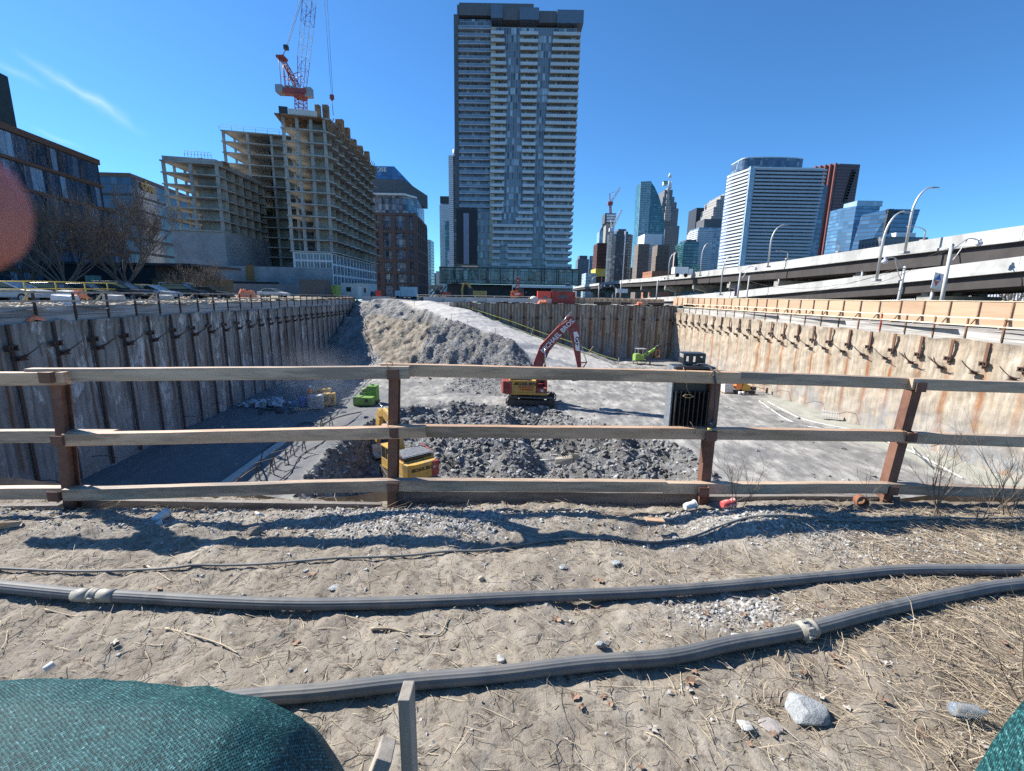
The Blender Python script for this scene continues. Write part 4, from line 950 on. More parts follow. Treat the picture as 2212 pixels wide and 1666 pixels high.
def excavator(name, label, loc, yt, yh, body, panel, boomp, stickp, bucket_at, extra=None):
    r = thing(name, label, 'excavator', loc, yt)
    for s in (-1, 1):
        b = MB(); track(b, -2.35, 2.35, s*1.3, .6, .95); b.build('track', M_TRK, r)
        b = MB(); b.bx(-1.9, 1.9, s*1.3-.2, s*1.3+.2, .28, .70); 
        for k in range(7): b.cyl((-1.6+k*.53, s*1.3-.26, .2), (-1.6+k*.53, s*1.3+.26, .2), .15, 10)
        for x in (-1.88, 1.88): b.cyl((x, s*1.3-.24, .48), (x, s*1.3+.24, .48), .36, 14)
        b.build('track_frame', M_DRK, r)
    MB().bx(-1.1, 1.1, -1.1, 1.1, .45, .95).cyl((0, 0, .9), (0, 0, 1.15), .7, 20).build('undercarriage', M_DRK, r)
    a = yh-yt; R = Matrix.Rotation(a, 4, 'Z')
    def put(b, nm, mt, par=r, bev=.0):
        me_o = b.build(nm, mt, par, bevel=bev); me_o.data.transform(R); return me_o
    b = MB(); b.bx(-2.2, 1.5, -1.35, 1.35, 1.15, 1.4); b.bx(-2.2, .4, -1.35, -.45, 1.4, 2.55); b.bx(-2.2, .4, -.45, 1.35, 1.4, 2.5); put(b, 'body', panel, bev=.04)
    b = MB(); b.prism([(-2.205, -1.36), (-2.205, 1.36), (-2.75, 1.2), (-2.95, .7), (-2.95, -.7), (-2.75, -1.2)], 1.2, 2.45); put(b, 'counterweight', body, bev=.06)
    b = MB(); b.bx(-2.1, -.2, -1.2, 1.2, 2.56, 2.75)
    for k in range(6): b.bx(-1.95+k*.28, -1.8+k*.28, -1.1, 1.1, 2.75, 2.80)
    put(b, 'engine_hood', M_DRK if name != 'red' else body, bev=.03)
    b = MB(); b.bx(.0, 1.5, .5, 1.35, 1.42, 2.0); b.bx(.02, .08, .5, 1.35, 2.0, 3.0); b.bx(1.38, 1.45, .5, .57, 2., 2.95); b.bx(1.38, 1.45, 1.28, 1.35, 2., 2.95); b.bx(.62, .68, 1.28, 1.35, 2, 2.95); b.bx(.62, .68, .5, .56, 2, 2.95); b.bx(0, 1.5, .48, 1.37, 2.95, 3.08); cab = put(b, 'cab', body, bev=.02)
    b = MB(); b.bx(.09, 1.37, .52, .54, 2.0, 2.94); b.bx(.09, 1.37, 1.31, 1.33, 2., 2.94); b.bx(1.40, 1.43, .58, 1.27, 2., 2.94); g = b.build('window', M_GLS, cab); g.data.transform(R)
    for pts_ in ([(-1.9, -1.3, 2.55), (-1.9, -1.3, 3.0), (-.3, -1.3, 3.0), (-.3, -1.3, 2.55)], [(-1.9, 1.3, 2.55), (-1.9, 1.3, 3.0), (-.3, 1.3, 3.0), (-.3, 1.3, 2.55)], [(.5, -1.3, 1.4), (.5, -1.3, 2.3), (1.4, -1.3, 2.3), (1.4, -1.3, 1.4)]): put(MB().tube(pts_, .022, 6), 'handrail', M_RLT)
    b = MB(); b.bx(.45, 1.45, -1.36, -.75, 1.41, 1.85); put(b, 'tool_box', body, bev=.03)
    b = MB(); limb(b, boomp[0], boomp[1], .48, 0, .0); put(b, 'boom', body, bev=.03)
    b = MB(); limb(b, stickp[0], stickp[1], .36, 0, 0.); put(b, 'stick', body, bev=.03)
    bx_, bz = bucket_at; b = MB()
    pf = [(0, 0), (.30, -.15), (.38, -.65), (.05, -1.15), (-.55, -1.25), (-1.0, -.95), (-.95, -.88), (-.5, -.95), (-.1, -.75), (-.15, -.3)]
    sg = 1 if stickp[0][1][0] > stickp[0][0][0] else 1
    b.prof([(p[0], p[1]) for p in pf], (bx_, 0, bz), (1, 0, 0), (0, 0, 1), 1.1)
    for k in range(5): b.bar((bx_-.95, -.46+k*.23, bz-.92), (bx_-1.15, -.46+k*.23, bz-.78), .08, .06)
    put(b, 'bucket', M_DRK if not extra else extra, bev=.02)
    b = MB(); m0 = boomp[0]; k1 = m0[len(m0)//2]
    for s in (-.42, .42): b.cyl((1.25, s, 1.5), (1.25+(k1[0]-1.25)*.6, s, 1.5+(k1[1]-1.5)*.6), .1, 10, 0); b.cyl((1.25+(k1[0]-1.25)*.55, s, 1.5+(k1[1]-1.5)*.55), (k1[0], s, k1[1]), .055, 8, 1)
    s0 = stickp[0][0]; s1 = stickp[0][-1]; q0 = V((k1[0], 0, k1[1]+.45)); q1 = V((s0[0]+.25, 0, s0[1]+.45)); b.cyl(q0, q0.lerp(q1, .6), .1, 10, 0); b.cyl(q0.lerp(q1, .55), q1, .055, 8, 1)
    sx = V((s0[0]+.45, 0, s0[1]-.5)); se = V((bx_+.75, 0, bz+.55)); b.cyl(sx, sx.lerp(se, .55), .085, 10, 0); b.cyl(sx.lerp(se, .5), se, .05, 8, 1)
    b.bar((bx_-.02, -.2, bz+.5), tuple(se), .08, .1); b.bar(tuple(se), (bx_+.35, 0, bz-.1), .1, .1)
    o = b.build('hydraulic_cylinder', [body, M_CHR], r); o.data.transform(R)
    return r, R
ex, R = excavator('excavator', 'big red excavator with yellow side panels and raised arm at the foot of the ramp', (1.95, 43.2, FZ+.02), radians(-6), radians(-3), M_EXR, M_EXY,
    ([(.35, 1.55), (.55, 4.0), (1.15, 5.55), (2.5, 7.2), (3.75, 8.35)], [.55, .95, 1.05, .85, .5]), ([(3.25, 8.6), (3.75, 7.6), (4.05, 6.4), (4.5, 3.75)], [.5, .95, .8, .36]), (4.45, 3.7))
WR = WM[ex.name]@R
def lbl(nm, txt, size, mt, p, U, W, ext=.008, sx=1., bold=.0, wm=None, par=None):
    M = (wm or WR)@frame(p, U, W); return writing(nm, txt, size, mt, par or ex, M, ext, sx, bold)
d1 = V((2.6, 0, 2.8)).normalized()
lbl('lettering', 'MICHAEL BROS.', .62, M_WHT, (2.3, -.27, 6.75), d1, (-d1.z, 0, d1.x), sx=.98, bold=.012)
b = MB(); b.prof([(-.22, -.85), (.16, -.95), (.24, .55), (.1, .95), (-.22, .9)], (4.15, -.187, 6.25), (.98, 0, .1), (-.16, 0, .98), .012); o = b.build('logo_panel', M_WHT, ex); o.data.transform(R)
lbl('lettering', 'CAT', .42, M_BLT, (4.12, -.2, 6.3), (-.1, 0, -1), (1, 0, -.1), bold=.02)
lbl('lettering', 'MICHAEL BROS.', .40, M_BLT, (-.55, -1.365, 2.22), (1, 0, 0), (0, 0, 1), bold=.012, sx=.75)
lbl('lettering', 'EXCAVATING\n& SHORING', .23, M_RLT, (-.55, -1.365, 1.8), (1, 0, 0), (0, 0, 1), bold=.005)
lbl('lettering', '46', .32, M_WHT, (.95, -1.375, 1.62), (1, 0, 0), (0, 0, 1), bold=.01)
b = MB(); b.bx(-2.21, -1.9, -1.372, -1.30, 1.2, 2.4); o = b.build('red_corner', M_EXR, ex); o.data.transform(R)
for s in ((-1.65, 0),): lbl('emblem', '8', .3, M_BLT, (-1.62, -1.365, 2.15), (0, 0, 1), (-1, 0, 0))
# yellow excavator in the lower pit
yx = V((-7.5, 30.4, SZ+.0))
ey, R = excavator('excavator', 'yellow excavator seen from behind in the lower pit, behind the middle guardrail post', tuple(yx), radians(118), radians(131), M_EXY, M_EXY,
    ([(.35, 1.6), (1.2, 3.6), (2.1, 4.6), (3.4, 5.1), (4.4, 4.7)], [.55, .85, .95, .7, .45]), ([(4.25, 5.2), (4.5, 4.4), (4.7, 3.4), (5.2, 1.9)], [.4, .8, .65, .34]), (5.15, 1.85), extra=pm('worn_bucket_steel', (.40, .37, .32), (.52, .49, .43), 4, .6))
WY = WM[ey.name]@R; ey.scale = (.88, .88, .88)
lbl('lettering', 'MICHAEL BROS', .36, M_BLT, (-2.965, .08, 2.0), (0, -1, 0), (0, 0, 1), bold=.012, sx=.75, wm=WY, par=ey)
b = MB(); b.bx(-2.965, -2.4, -1.33, -.72, 1.22, 2.40); o = b.build('red_corner', M_EXR, ey); o.data.transform(R)
lbl('emblem', 'W', .3, M_WHT, (-2.975, -.92, 1.95), (0, -1, 0), (0, 0, 1), wm=WY, par=ey)
b = MB(); b.bx(-2.1, -.2, -1.25, 1.25, 2.81, 2.83)
for k in range(9): b.bx(-2.0+k*.2, -1.9+k*.2, -1.2, 1.2, 2.83, 2.88)
o = b.build('grille', M_GRY, ey); o.data.transform(R)
# lime drilling rig near the far wall
g0 = onz(1384, 787, FZ); r = thing('drill_rig', 'lime green crawler drill rig with a sloping mast parked near the far wall', 'drill rig', tuple(g0), radians(8))
for s in (-1, 1):
    b = MB(); track(b, -1.0, 1.2, s*.75, .4, .6); b.build('track', M_TRK, r)
MB().bx(-1.2, .2, -.6, .6, .62, 1.5).bx(-1.1, -.3, -.55, .55, 1.5, 1.7).build('body', M_LIM, r, bevel=.05)
b = MB(); b.bx(-.9, .6, -.7, .7, 2.45, 2.52); 
for x, y in ((-.8, -.6), (-.8, .6), (.5, -.6), (.5, .6)): b.bar((x, y, 1.4), (x, y, 2.45), .06, .06)
b.build('canopy', M_GRY, r)
b = MB(); b.bar((.1, 0, 1.1), (2.3, 0, 2.5), .3, .35); b.bar((-.3, .25, .9), (2.9, .25, 2.9), .18, .2); b.cyl((.2, -.3, 1), (1.7, -.2, 2.4), .07, 8); b.build('mast', M_LIM, r, bevel=.02)
b = MB(); b.cyl((2.4, .05, 2.6), (3.1, .05, 2.95), .28, 12); b.bx(2.2, 2.7, -.25, .2, 2.3, 2.9); b.build('drill_head', M_DRK, r)
b = MB(); pts = []
for k in range(14): a = pi*k/13; pts.append((2.6+.35*cos(a), -.25, 1.75+.6*sin(a*1.)))
b.tube(pts+[(2.4, -.2, 1.2), (2.9, -.2, 1.2), (2.95, -.25, 1.75)], .045, 6); b.build('orange_hose', M_ORG, r)
b = MB()
for k in range(2): b.ball((onz(1375, 801, FZ).x+k*.9, onz(1375, 801, FZ).y, FZ+.18), .2, 10, 6)
b.bar(onz(1375, 801, FZ)+V((0, 0, .18)), onz(1375, 801, FZ)+V((.9, 0, .18)), .14, .14); tag(b.build('drill_spool', M_DRK), 'small dark double roller lying in front of the lime drill rig', 'roller')
# green power units
g0 = onz(784, 879, FZ); r = thing('power_unit', 'green box shaped power unit standing on the pit floor beside the worker', 'power unit', (g0.x, g0.y+.5, FZ), radians(-4))
MB().bx(-1.1, 1.05, -.5, .5, .12, 1.0).bx(-1.05, -.2, -.45, .45, 1.0, 1.06).build('housing', M_GRE, r, bevel=.04)
b = MB(); 
for k in range(4): b.bx(-.95+k*.42, -.60+k*.42, -.512, -.502, .28, .9)
b.bx(.25, .6, -.53, -.513, .5, .85, 1); b.build('door', [M_GRE, M_DRK], r, bevel=.01)
MB().bx(-1.05, 1.0, -.45, .45, 0, .119).build('skid', M_DRK, r)
r.scale = (.85, .85, .85)
g1 = g0+V((.3, 1.7, 0)); r = thing('power_unit', 'taller green power unit with a round filter just behind the box shaped one', 'power unit', (g1.x, g1.y, FZ), radians(-4))
MB().bx(-.35, .75, -.5, .5, .3, 2.0).bx(-1.2, -.4, -.45, .4, .3, 1.3).build('housing', M_GRE, r, bevel=.05)
b = MB(); b.cyl((-1.0, -.1, 1.4), (-.4, -.1, 1.55), .26, 12, 0, .18); b.cyl((.2, 0, 2.0), (.2, 0, 2.2), .12, 10); b.cyl((-.1, .2, 2.0), (-.1, .2, 2.35), .04, 6); b.build('air_filter', M_GRE, r)
MB().bx(-1.2, .8, -.5, .5, 0, .29).build('skid', M_DRK, r); r.scale = (.85, .85, .85)
# pallet of grey blocks, blue drum, yellow units
def pallet(c_, w=1.2, d=1., name='pallet', label='', rz=0):
    r = thing(name, label, 'pallet', tuple(c_), rz); b = MB()
    for k in range(7): b.bx(-w/2+k*w/6.6, -w/2+k*w/6.6+.1, -d/2, d/2, .1, .125)
    b.build('deck_board', M_CHAS, r); b = MB()
    for k in (-1, 0, 1): b.bx(-w/2, w/2, k*(d/2-.06)-.05, k*(d/2-.06)+.05, 0, .1)
    b.build('stringer', M_CHAS, r); return r
M_BLK2 = pm('grey_block', (.36, .37, .38), (.50, .51, .52), 5, .85, c3=(.25, .26, .27), sc3=6)
g0 = onz(679, 885, FZ); rr2 = thing('block_stack', 'stack of pale grey grout bags and slabs in front of the worker', 'stack of bags', (g0.x, g0.y+.5, FZ), radians(12))
for k in range(7):
    b = MB(); b.bx(-.6+random.uniform(-.03, .03), .6, -.45, .45+random.uniform(-.03, .03), .02+k*.175, .02+k*.175+.165); b.build('slab', M_BLK2, rr2, bevel=.03)
pallet(onz(651, 885, FZ)+V((0, .2, 0)), label='timber pallet under the blue drum', rz=.3)
g0 = onz(648, 884, FZ)+V((0.1, .5, .13)); MBb = MB(); MBb.tube([(g0.x, g0.y, g0.z), (g0.x, g0.y, g0.z+.05), (g0.x, g0.y, g0.z+.45), (g0.x, g0.y, g0.z+.85), (g0.x, g0.y, g0.z+.88)], [.28, .3, .3, .3, .27], 16)
tag(MBb.build('drum', pm('blue_plastic', (.03, .12, .42), (.05, .18, .5), 3, .4)), 'bright blue plastic drum standing on a pallet by the dust cloud', 'drum')
g0 = onz(638, 880, FZ)+V((-.2, .3, .0)); tag(MB().bx(g0.x-.25, g0.x+.2, g0.y, g0.y+.4, FZ, FZ+.45).build('crate', pm('blue_crate', (.15, .3, .5), (.2, .38, .6), 4, .5), bevel=.02), 'small light blue crate on the floor left of the blue drum', 'crate')
def unit(c_, label, s=1., rz=0.):
    r = thing('generator', label, 'generator', tuple(c_), rz); MB().bx(-.55*s, .55*s, -.35*s, .35*s, .1, 1.25*s).build('housing', M_EXY, r, bevel=.04)
    b = MB(); b.bx(-.45*s, .0, -.36*s, -.352*s, .5*s, 1.1*s); b.bx(.1*s, .45*s, -.36*s, -.352*s, .3*s, .9*s); b.cyl((.2*s, 0, 1.2*s), (.2*s, 0, 1.5*s), .07, 8); b.build('panel', M_DRK, r)
    MB().bx(-.6*s, .6*s, -.4*s, .4*s, 0, .1).build('skid', M_DRK, r); return r
g0 = onz(713, 876, FZ); unit(g0, 'yellow generator with a black panel right of the stack of bags', .95, .2); unit(g0+V((-1.0, 1.2, 0)), 'second yellow generator, the one half behind the first', 1.1, -.1)
# worker
def person(px, py, Y, label, top, bottom, hat, face=0., z=FZ, arms=1):
    c_ = at(px, py, Y); c_.z = z; r = thing('person', label, 'person', tuple(c_), face)
    b = MB(); skin = M_SKIN2
    # continuous body: torso, legs and arms joined in one mesh by overlapping tapered tubes
    b.tube([(0, 0, .92), (0, 0, 1.05), (0, 0, 1.25), (0, 0, 1.42), (0, 0, 1.50)], [.16, .165, .19, .17, .07], 12, 0)
    b.tube([(0, 0, 1.48), (0, 0, 1.56), (.01, 0, 1.62), (.01, 0, 1.70), (.01, 0, 1.76)], [.055, .06, .09, .095, .05], 12, 1)
    b.ball((.105, 0, 1.64), .018, 6, 5, 1)
    for s in (-1, 1):
        b.tube([(0, s*.09, .95), (.02, s*.1, .5), (-.02, s*.11, .08)], [.10, .075, .055], 10, 2); b.tube([(-.06, s*.11, .05), (.08, s*.11, .04), (.18, s*.11, .03)], [.05, .05, .035], 8, 3)
        b.tube([(0, s*.19, 1.42), (.02, s*.27, 1.18), (.22, s*.20, 1.08)], [.065, .05, .038], 8, 0); b.tube([(.22, s*.20, 1.08), (.30, s*.17, 1.07)], [.035, .03], 6, 1)
        for f_ in range(4): b.tube([(.29, s*.17+(-.02+f_*.013), 1.07), (.345, s*.165+(-.02+f_*.013), 1.045+.004*f_), (.35, s*.165+(-.02+f_*.013), 1.02)], .007, 4, 1)
        b.tube([(.28, s*.14, 1.075), (.32, s*.125, 1.07)], .009, 4, 1)
    b.build('body', [top, skin, bottom, M_DRK], r)
    b = MB(); vs = []
    b.tube([(.01, 0, 1.70), (.01, 0, 1.74), (.01, 0, 1.79), (.01, 0, 1.815)], [.125, .12, .09, .03], 14); b.tube([(.04, 0, 1.70), (.04, 0, 1.712)], [.15, .15], 14); b.build('hard_hat', hat, r)
    b = MB(); b.tube([(0, 0, 1.10), (0, 0, 1.15)], [.178, .187], 14); b.build('reflective_band', pm('reflective_band', (.7, .7, .45), (.75, .75, .5), 5, .5), r); return r
M_SKIN2 = pm('face_skin', (.45, .27, .19), (.5, .31, .22), 8, .6)
M_HIV = pm('orange_workwear', (.80, .20, .06), (.85, .26, .10), 5, .7)
person(673, 885, 41.6, 'worker in orange clothes and white hard hat standing behind the stack of bags', M_HIV, M_HIV, M_WHT, radians(-60))
# plastic heap and hose coil
M_PLS = pm('crumpled_plastic', (.38, .45, .52), (.62, .68, .72), 6, .35, .6, 12, spec=.6)
b = MB(); random.seed(31); g0 = onz(570, 880, FZ)
for k in range(60):
    c_ = g0+V((random.gauss(0, .9), random.gauss(.4, .4), random.uniform(.02, .5))); b.rock(c_, random.uniform(.2, .7), random.uniform(.2, .5), random.uniform(.03, .2), random.uniform(0, 6), 0, .5, .9)
tag(b.build('plastic_sheeting', M_PLS), 'heap of crumpled blue white plastic sheeting near the left wall', 'plastic sheeting')
b = MB(); pts = []; c_ = onz(594, 874, FZ)+V((0, .5, .3))
for k in range(80): a = k*.35; pts.append(c_+V(((.42+.05*sin(k))*cos(a), (.4)*sin(a), .1*sin(k*.9)+.05*(k % 5))))
b.tube(pts, .035, 5); tag(b.build('hose_coil', M_PLS), 'coil of pale hose lying beside the plastic heap', 'hose coil')
b = MB(); random.seed(33)
for k in range(26):
    c_ = onz(random.uniform(560, 635), random.uniform(884, 895), FZ)+V((0, 0, .06)); a = random.uniform(0, 3.1); l_ = random.uniform(.3, 1.1); b.bar(c_-V((cos(a)*l_/2, sin(a)*l_/2, 0)), c_+V((cos(a)*l_/2, sin(a)*l_/2, .05)), .1, .05)
tag(b.build('scrap_timber', M_DRK), 'dark scrap strewn on the shaded floor by the plastic heap', 'scrap', kind='stuff')
# A frame pipe stands and the lines laid over them
def stand(px, py, rz):
    g_ = onz(px, py, FZ); r = thing('pipe_stand', 'black steel A frame stand carrying the air lines across the pit floor', 'pipe stand', tuple(g_), rz, 'A frame stands under the air lines'); b = MB()
    for s in (-.4, .4):
        for k in (-1, 1): b.bar((s, 0, .95), (s, k*.27, 0), .045, .045)
        b.bar((s, -.2, .3), (s, .2, .3), .03, .03)
    b.build('leg_frame', M_DRK, r); MB().bar((-.55, 0, 1.0), (.55, 0, 1.0), .05, .05).build('cross_bar', M_DRK, r); return r
s0 = stand(573, 1032, radians(55))
for px, py in ((606, 1009), (645, 980), (706, 926)):
    g_ = onz(px, py, FZ); dup(s0, tuple(g_), radians(55))
P = smooth_path([onz(430, 1100, FZ+.5), onz(500, 1048, FZ+.6), onz(553, 1010, FZ+.75), at(572, 1007, 28.2), at(602, 984, 30.3), at(632, 958, 32.8), at(657, 940, 35), onz(720, 905, FZ+.5), onz(780, 890, FZ+.15)], 6)
for p in P: p.z = max(p.z, FZ+.1)
tag(MB().tube(P, .05, 6).build('air_line', M_CAB), 'black air line slung over the row of A frame stands', 'air line')
P = [onz(x, y, 0) for x, y in ((600, 1045), (630, 1020), (650, 985), (690, 962), (708, 950))]
for p in P: q = onz(*proj(p)[:2], FZ) ; p.xyz = q; p.z = tz(q.x, q.y)+.05
tag(MB().tube(smooth_path(P, 5), .035, 5).build('cable', M_DRK), 'thin black cable lying on the pit floor right of the A frame stands', 'cable')
b = MB(); A0 = onz(623, 948, FZ); B0 = onz(540, 1008, FZ); C0 = B0+(B0-A0)*1.5; b.bar(A0+V((0, 0, .06)), C0+V((0, 0, .06)), .5, .14); tag(b.build('shadow_edge_strip', pm('shadow_edge_pale', (.42, .40, .36), (.55, .53, .48), 2, .9)), 'narrow pale concrete kerb crossing the left pit floor in front of the stands', 'kerb')  # pale bar standing in for the edge of the wall's shadow, not a kerb
# hydraulic breaker
g0 = onz(1222, 1024, SZ); g0.z = tz(g0.x, g0.y)+.05; r = thing('hydraulic_breaker', 'spare hydraulic breaker with looped hoses lying on the floor of the lower pit', 'breaker', tuple(g0), radians(-12))
MB().hexa([(-.85, -.3, 0), (.55, -.38, 0), (.55, .38, 0), (-.85, .3, 0), (-.8, -.2, .35), (.5, -.3, .62), (.5, .3, .62), (-.8, .2, .35)]).build('body', pm('tan_worn_steel', (.30, .26, .20), (.42, .37, .30), 4, .7), r, bevel=.03)
MB().cyl((-.85, 0, .18), (-2.0, 0, .08), .075, 10, 0, .05).build('chisel', M_GRY, r)
MB().bx(.56, .95, -.35, -.25, 0, .95).bx(.56, .95, .25, .35, 0, .95).bx(.6, .7, -.249, .249, .1, .8).build('bracket', pm('tan_worn_steel', (.3, .26, .2)), r)
b = MB()
for k in range(3):
    pts = []
    for j in range(22): a = 2*pi*j/21; pts.append((.05+k*.12+(.38-.05*k)*cos(a), .1*k-.1, .75+.33*sin(a)))
    b.tube(pts, .03, 6)
b.build('hose', M_DRK, r)
# yellow pump and pallets of bags beside the right wall
g0 = onz(1625, 852, FZ); 
r = thing('pump', 'yellow and orange grout pump standing beside the right wall', 'pump', (g0.x-.5, g0.y+.5, FZ), radians(-3))
MB().bx(-.6, .3, -.4, .4, .35, 1.0).bx(-.55, -.1, -.401, .401, 1.0, 1.25).build('housing', M_EXY, r, bevel=.05); MB().bx(-1.3, -.65, -.4, .4, .5, 1.35).build('hopper', M_ORG, r, bevel=.05)
b = MB(); b.bx(-1.4, .9, -.4, .4, .12, .34); b.cyl((.4, -.3, .7), (.9, -.3, .6), .2, 10); b.bar((.9, 0, .8), (2.3, 0, .5), .05, .05); b.cyl((2.3, 0, .1), (2.3, 0, .7), .12, 8); 
for x in (-1.1, .6): b.cyl((x, -.5, .22), (x, -.42, .22), .22, 12)
b.build('chassis', M_DRK, r)
rp = pallet((g0.x-2.55, g0.y+.7, FZ), label='pallet carrying the white bags beside the yellow pump', rz=.1)
bg_ = thing('bag_stack', 'stack of white cement bags on a pallet beside the yellow pump', 'stack of bags', (g0.x-2.55, g0.y+.7, FZ+.13), .1)
for k in range(6): MB().bx(-.55+random.uniform(-.04, .04), .5+random.uniform(-.04, .04), -.42, .42, k*.16+.005, k*.16+.155).build('bag', M_CUP, bg_, bevel=.05)
for k, (dx, l_) in enumerate(((-1.6, 'left'), (-1.25, 'right'))):
    tag(MB().tube([(g0.x+dx, g0.y-.35, FZ+.02), (g0.x+dx, g0.y-.35, FZ+.35)], [.14, .15], 12).build('bucket', M_WHT), 'white pail in front of the yellow pump, %s one of two' % l_, 'pail')
g1 = onz(1792, 906, FZ); r = thing('slat_mat', 'ribbed pale timber mat leaning on the foot of the right wall', 'mat', (g1.x, g1.y, FZ), radians(-25))
b = MB(); U_ = V((0, .75, .62))
for k in range(11): b.bar((-.6+k*.12, -.35, .1), tuple(V((-.6+k*.12, -.35, .1))+U_), .07, .05)
b.build('slat', M_LAGR, r); MB().bar((-.65, -.15, .2), (.65, -.15, .2), .05, .1).bar((-.65, .25, .52), (.65, .25, .52), .05, .1).build('batten', M_LAG, r)
M_PIP = pm('white_pipe', (.55, .56, .55), (.68, .68, .66), 4, .6)
for k, (pts, l_) in enumerate((([(1659, 870), (1700, 890), (1730, 904), (1780, 918), (1860, 932)], 'upper of two white pipes lying along the floor near the right wall'), ([(1640, 868), (1700, 905), (1760, 925), (1840, 933), (1960, 975), (2080, 1035)], 'lower and longer white pipe lying along the floor near the right wall'))):
    P = [onz(x, y, FZ) for x, y in pts]
    for p in P: p.z = tz(p.x, p.y)+.05
    tag(MB().tube(smooth_path(P, 6), .05, 6).build('pipe', M_PIP), l_, 'pipe')
P = smooth_path([onz(1970, 965, FZ+.1), onz(1975, 975, FZ+1.0), onz(1985, 985, FZ+.3), onz(2010, 1005, FZ+.05), onz(2005, 985, FZ+.9)], 8); tag(MB().tube(P, .035, 6).build('hose_loop', M_PIP), 'loop of pale hose standing up from the puddle at the right wall', 'hose')
# yellow tape barrier along the ramp
tb = thing('tape_barrier', 'yellow rope barrier on stakes following the right edge of the ramp', 'barrier', tuple(at(1206, 746, 74)))
M_TAP = pm('yellow_rope', (.62, .62, .10), (.72, .72, .15), 5, .6)
for L1 in ([(1000, 660, 79), (1060, 680, 77.6), (1106, 695, 76.5), (1180, 722, 75), (1232, 738, 73.8), (1290, 764, 72.2), (1338, 779, 71)], [(1004, 668, 78.8), (1060, 689, 77.4), (1106, 706, 76.3), (1165, 729, 74.8), (1210, 743, 73.6), (1290, 773, 72)]):
    MB().tube(smooth_path([at(*p) for p in L1], 4), .045, 5).build('rope', M_TAP, tb, True)
for x0, y0, x1, y1, Y in ((1018, 675, 1022, 662, 78), (1147, 722, 1153, 706, 75.5), (1266, 765, 1282, 748, 73), (1336, 782, 1337, 773, 71)): MB().bar(at(x0, y0+4, Y), at(x1, y1, Y), .09, .09).build('stake', M_CHAS, tb, True)
for k, (x, y0, y1, Y, l_) in enumerate(((895, 650, 663, 80, 'uppermost'), (975, 677, 690, 68, 'second from the top'), (1010, 689, 702, 66, 'second from the bottom'), (1070, 708, 723, 63.5, 'lowest'))):
    tag(MB().bar(at(x, y1+4, Y), at(x, y0, Y), .05, .05).build('survey_stake', M_CHAS), 'thin stake on the left edge of the ramp, %s of four' % l_, 'stake')
# rebar dowels sticking out near the wall feet
for y in (21, 24.5, 28, 33, 37):
    x = lw(y); tag(MB().tube([(x, y, FZ+1.), (x+.7, y, FZ+1.08), (x+1.3, y+.1, FZ+.9)], .022, 4).build('rebar', M_DSTEEL), 'bent rebar dowel poking from the foot of the left wall', 'rebar', 'rebar dowels at the foot of the left wall')
for y in (29.5, 33, 38, 42, 47, 50, 54):
    x = rw(y); tag(MB().tube([(x, y, FZ+.9), (x-.9, y, FZ+1.05), (x-1.6, y+.1, FZ+.8)], .022, 4).build('rebar', M_DSTEEL), 'bent rebar dowel poking from the foot of the right wall', 'rebar', 'rebar dowels at the foot of the right wall')
# dust drifting from the drilling
dv = bpy.data.materials.new('dust'); dv.use_nodes = True; nt = dv.node_tree; nt.nodes.remove(nt.nodes['Principled BSDF']); pv = nt.nodes.new('ShaderNodeVolumePrincipled'); pv.inputs['Color'].default_value = (.9, .92, .95, 1)
tcn = nt.nodes.new('ShaderNodeTexCoord'); nn = nt.nodes.new('ShaderNodeTexNoise'); nn.inputs['Scale'].default_value = .45; nn.inputs['Detail'].default_value = 5; nt.links.new(tcn.outputs['Object'], nn.inputs['Vector'])
vr = nt.nodes.new('ShaderNodeValToRGB'); vr.color_ramp.elements[0].position = .38; vr.color_ramp.elements[0].color = (0, 0, 0, 1); vr.color_ramp.elements[1].position = .75; nt.links.new(nn.outputs['Fac'], vr.inputs['Fac'])
ln_ = nt.nodes.new('ShaderNodeVectorMath'); ln_.operation = 'LENGTH'; mp_ = nt.nodes.new('ShaderNodeMapping'); mp_.inputs['Scale'].default_value = (1/7.5, 1/7.5, 1/3.6); mp_.inputs['Location'].default_value = (0, 0, -.8)
nt.links.new(tcn.outputs['Object'], mp_.inputs['Vector']); nt.links.new(mp_.outputs['Vector'], ln_.inputs[0])
m1 = nt.nodes.new('ShaderNodeMath'); m1.operation = 'SUBTRACT'; m1.inputs[0].default_value = 1.; m1.use_clamp = True; nt.links.new(ln_.outputs['Value'], m1.inputs[1])
m2 = nt.nodes.new('ShaderNodeMath'); m2.operation = 'MULTIPLY'; nt.links.new(m1.outputs[0], m2.inputs[0]); nt.links.new(vr.outputs['Color'], m2.inputs[1])
m3 = nt.nodes.new('ShaderNodeMath'); m3.operation = 'MULTIPLY'; m3.inputs[1].default_value = .09; nt.links.new(m2.outputs[0], m3.inputs[0]); nt.links.new(m3.outputs[0], pv.inputs['Density']); nt.links.new(pv.outputs[0], nt.nodes['Material Output'].inputs['Volume'])
c_ = onz(668, 885, FZ); b = MB(); b.ball((c_.x-1, c_.y+1.5, FZ+2.9), 1, 20, 12, sc=(7.6, 7.6, 3.4)); o = b.build('dust_cloud', dv); tag(o, 'pale drifting dust around the worker and the stack of bags', 'dust', kind='stuff')
# ================================================================ STREET LEVEL THINGS
def base(px, py, z): return onz(px, py, z)
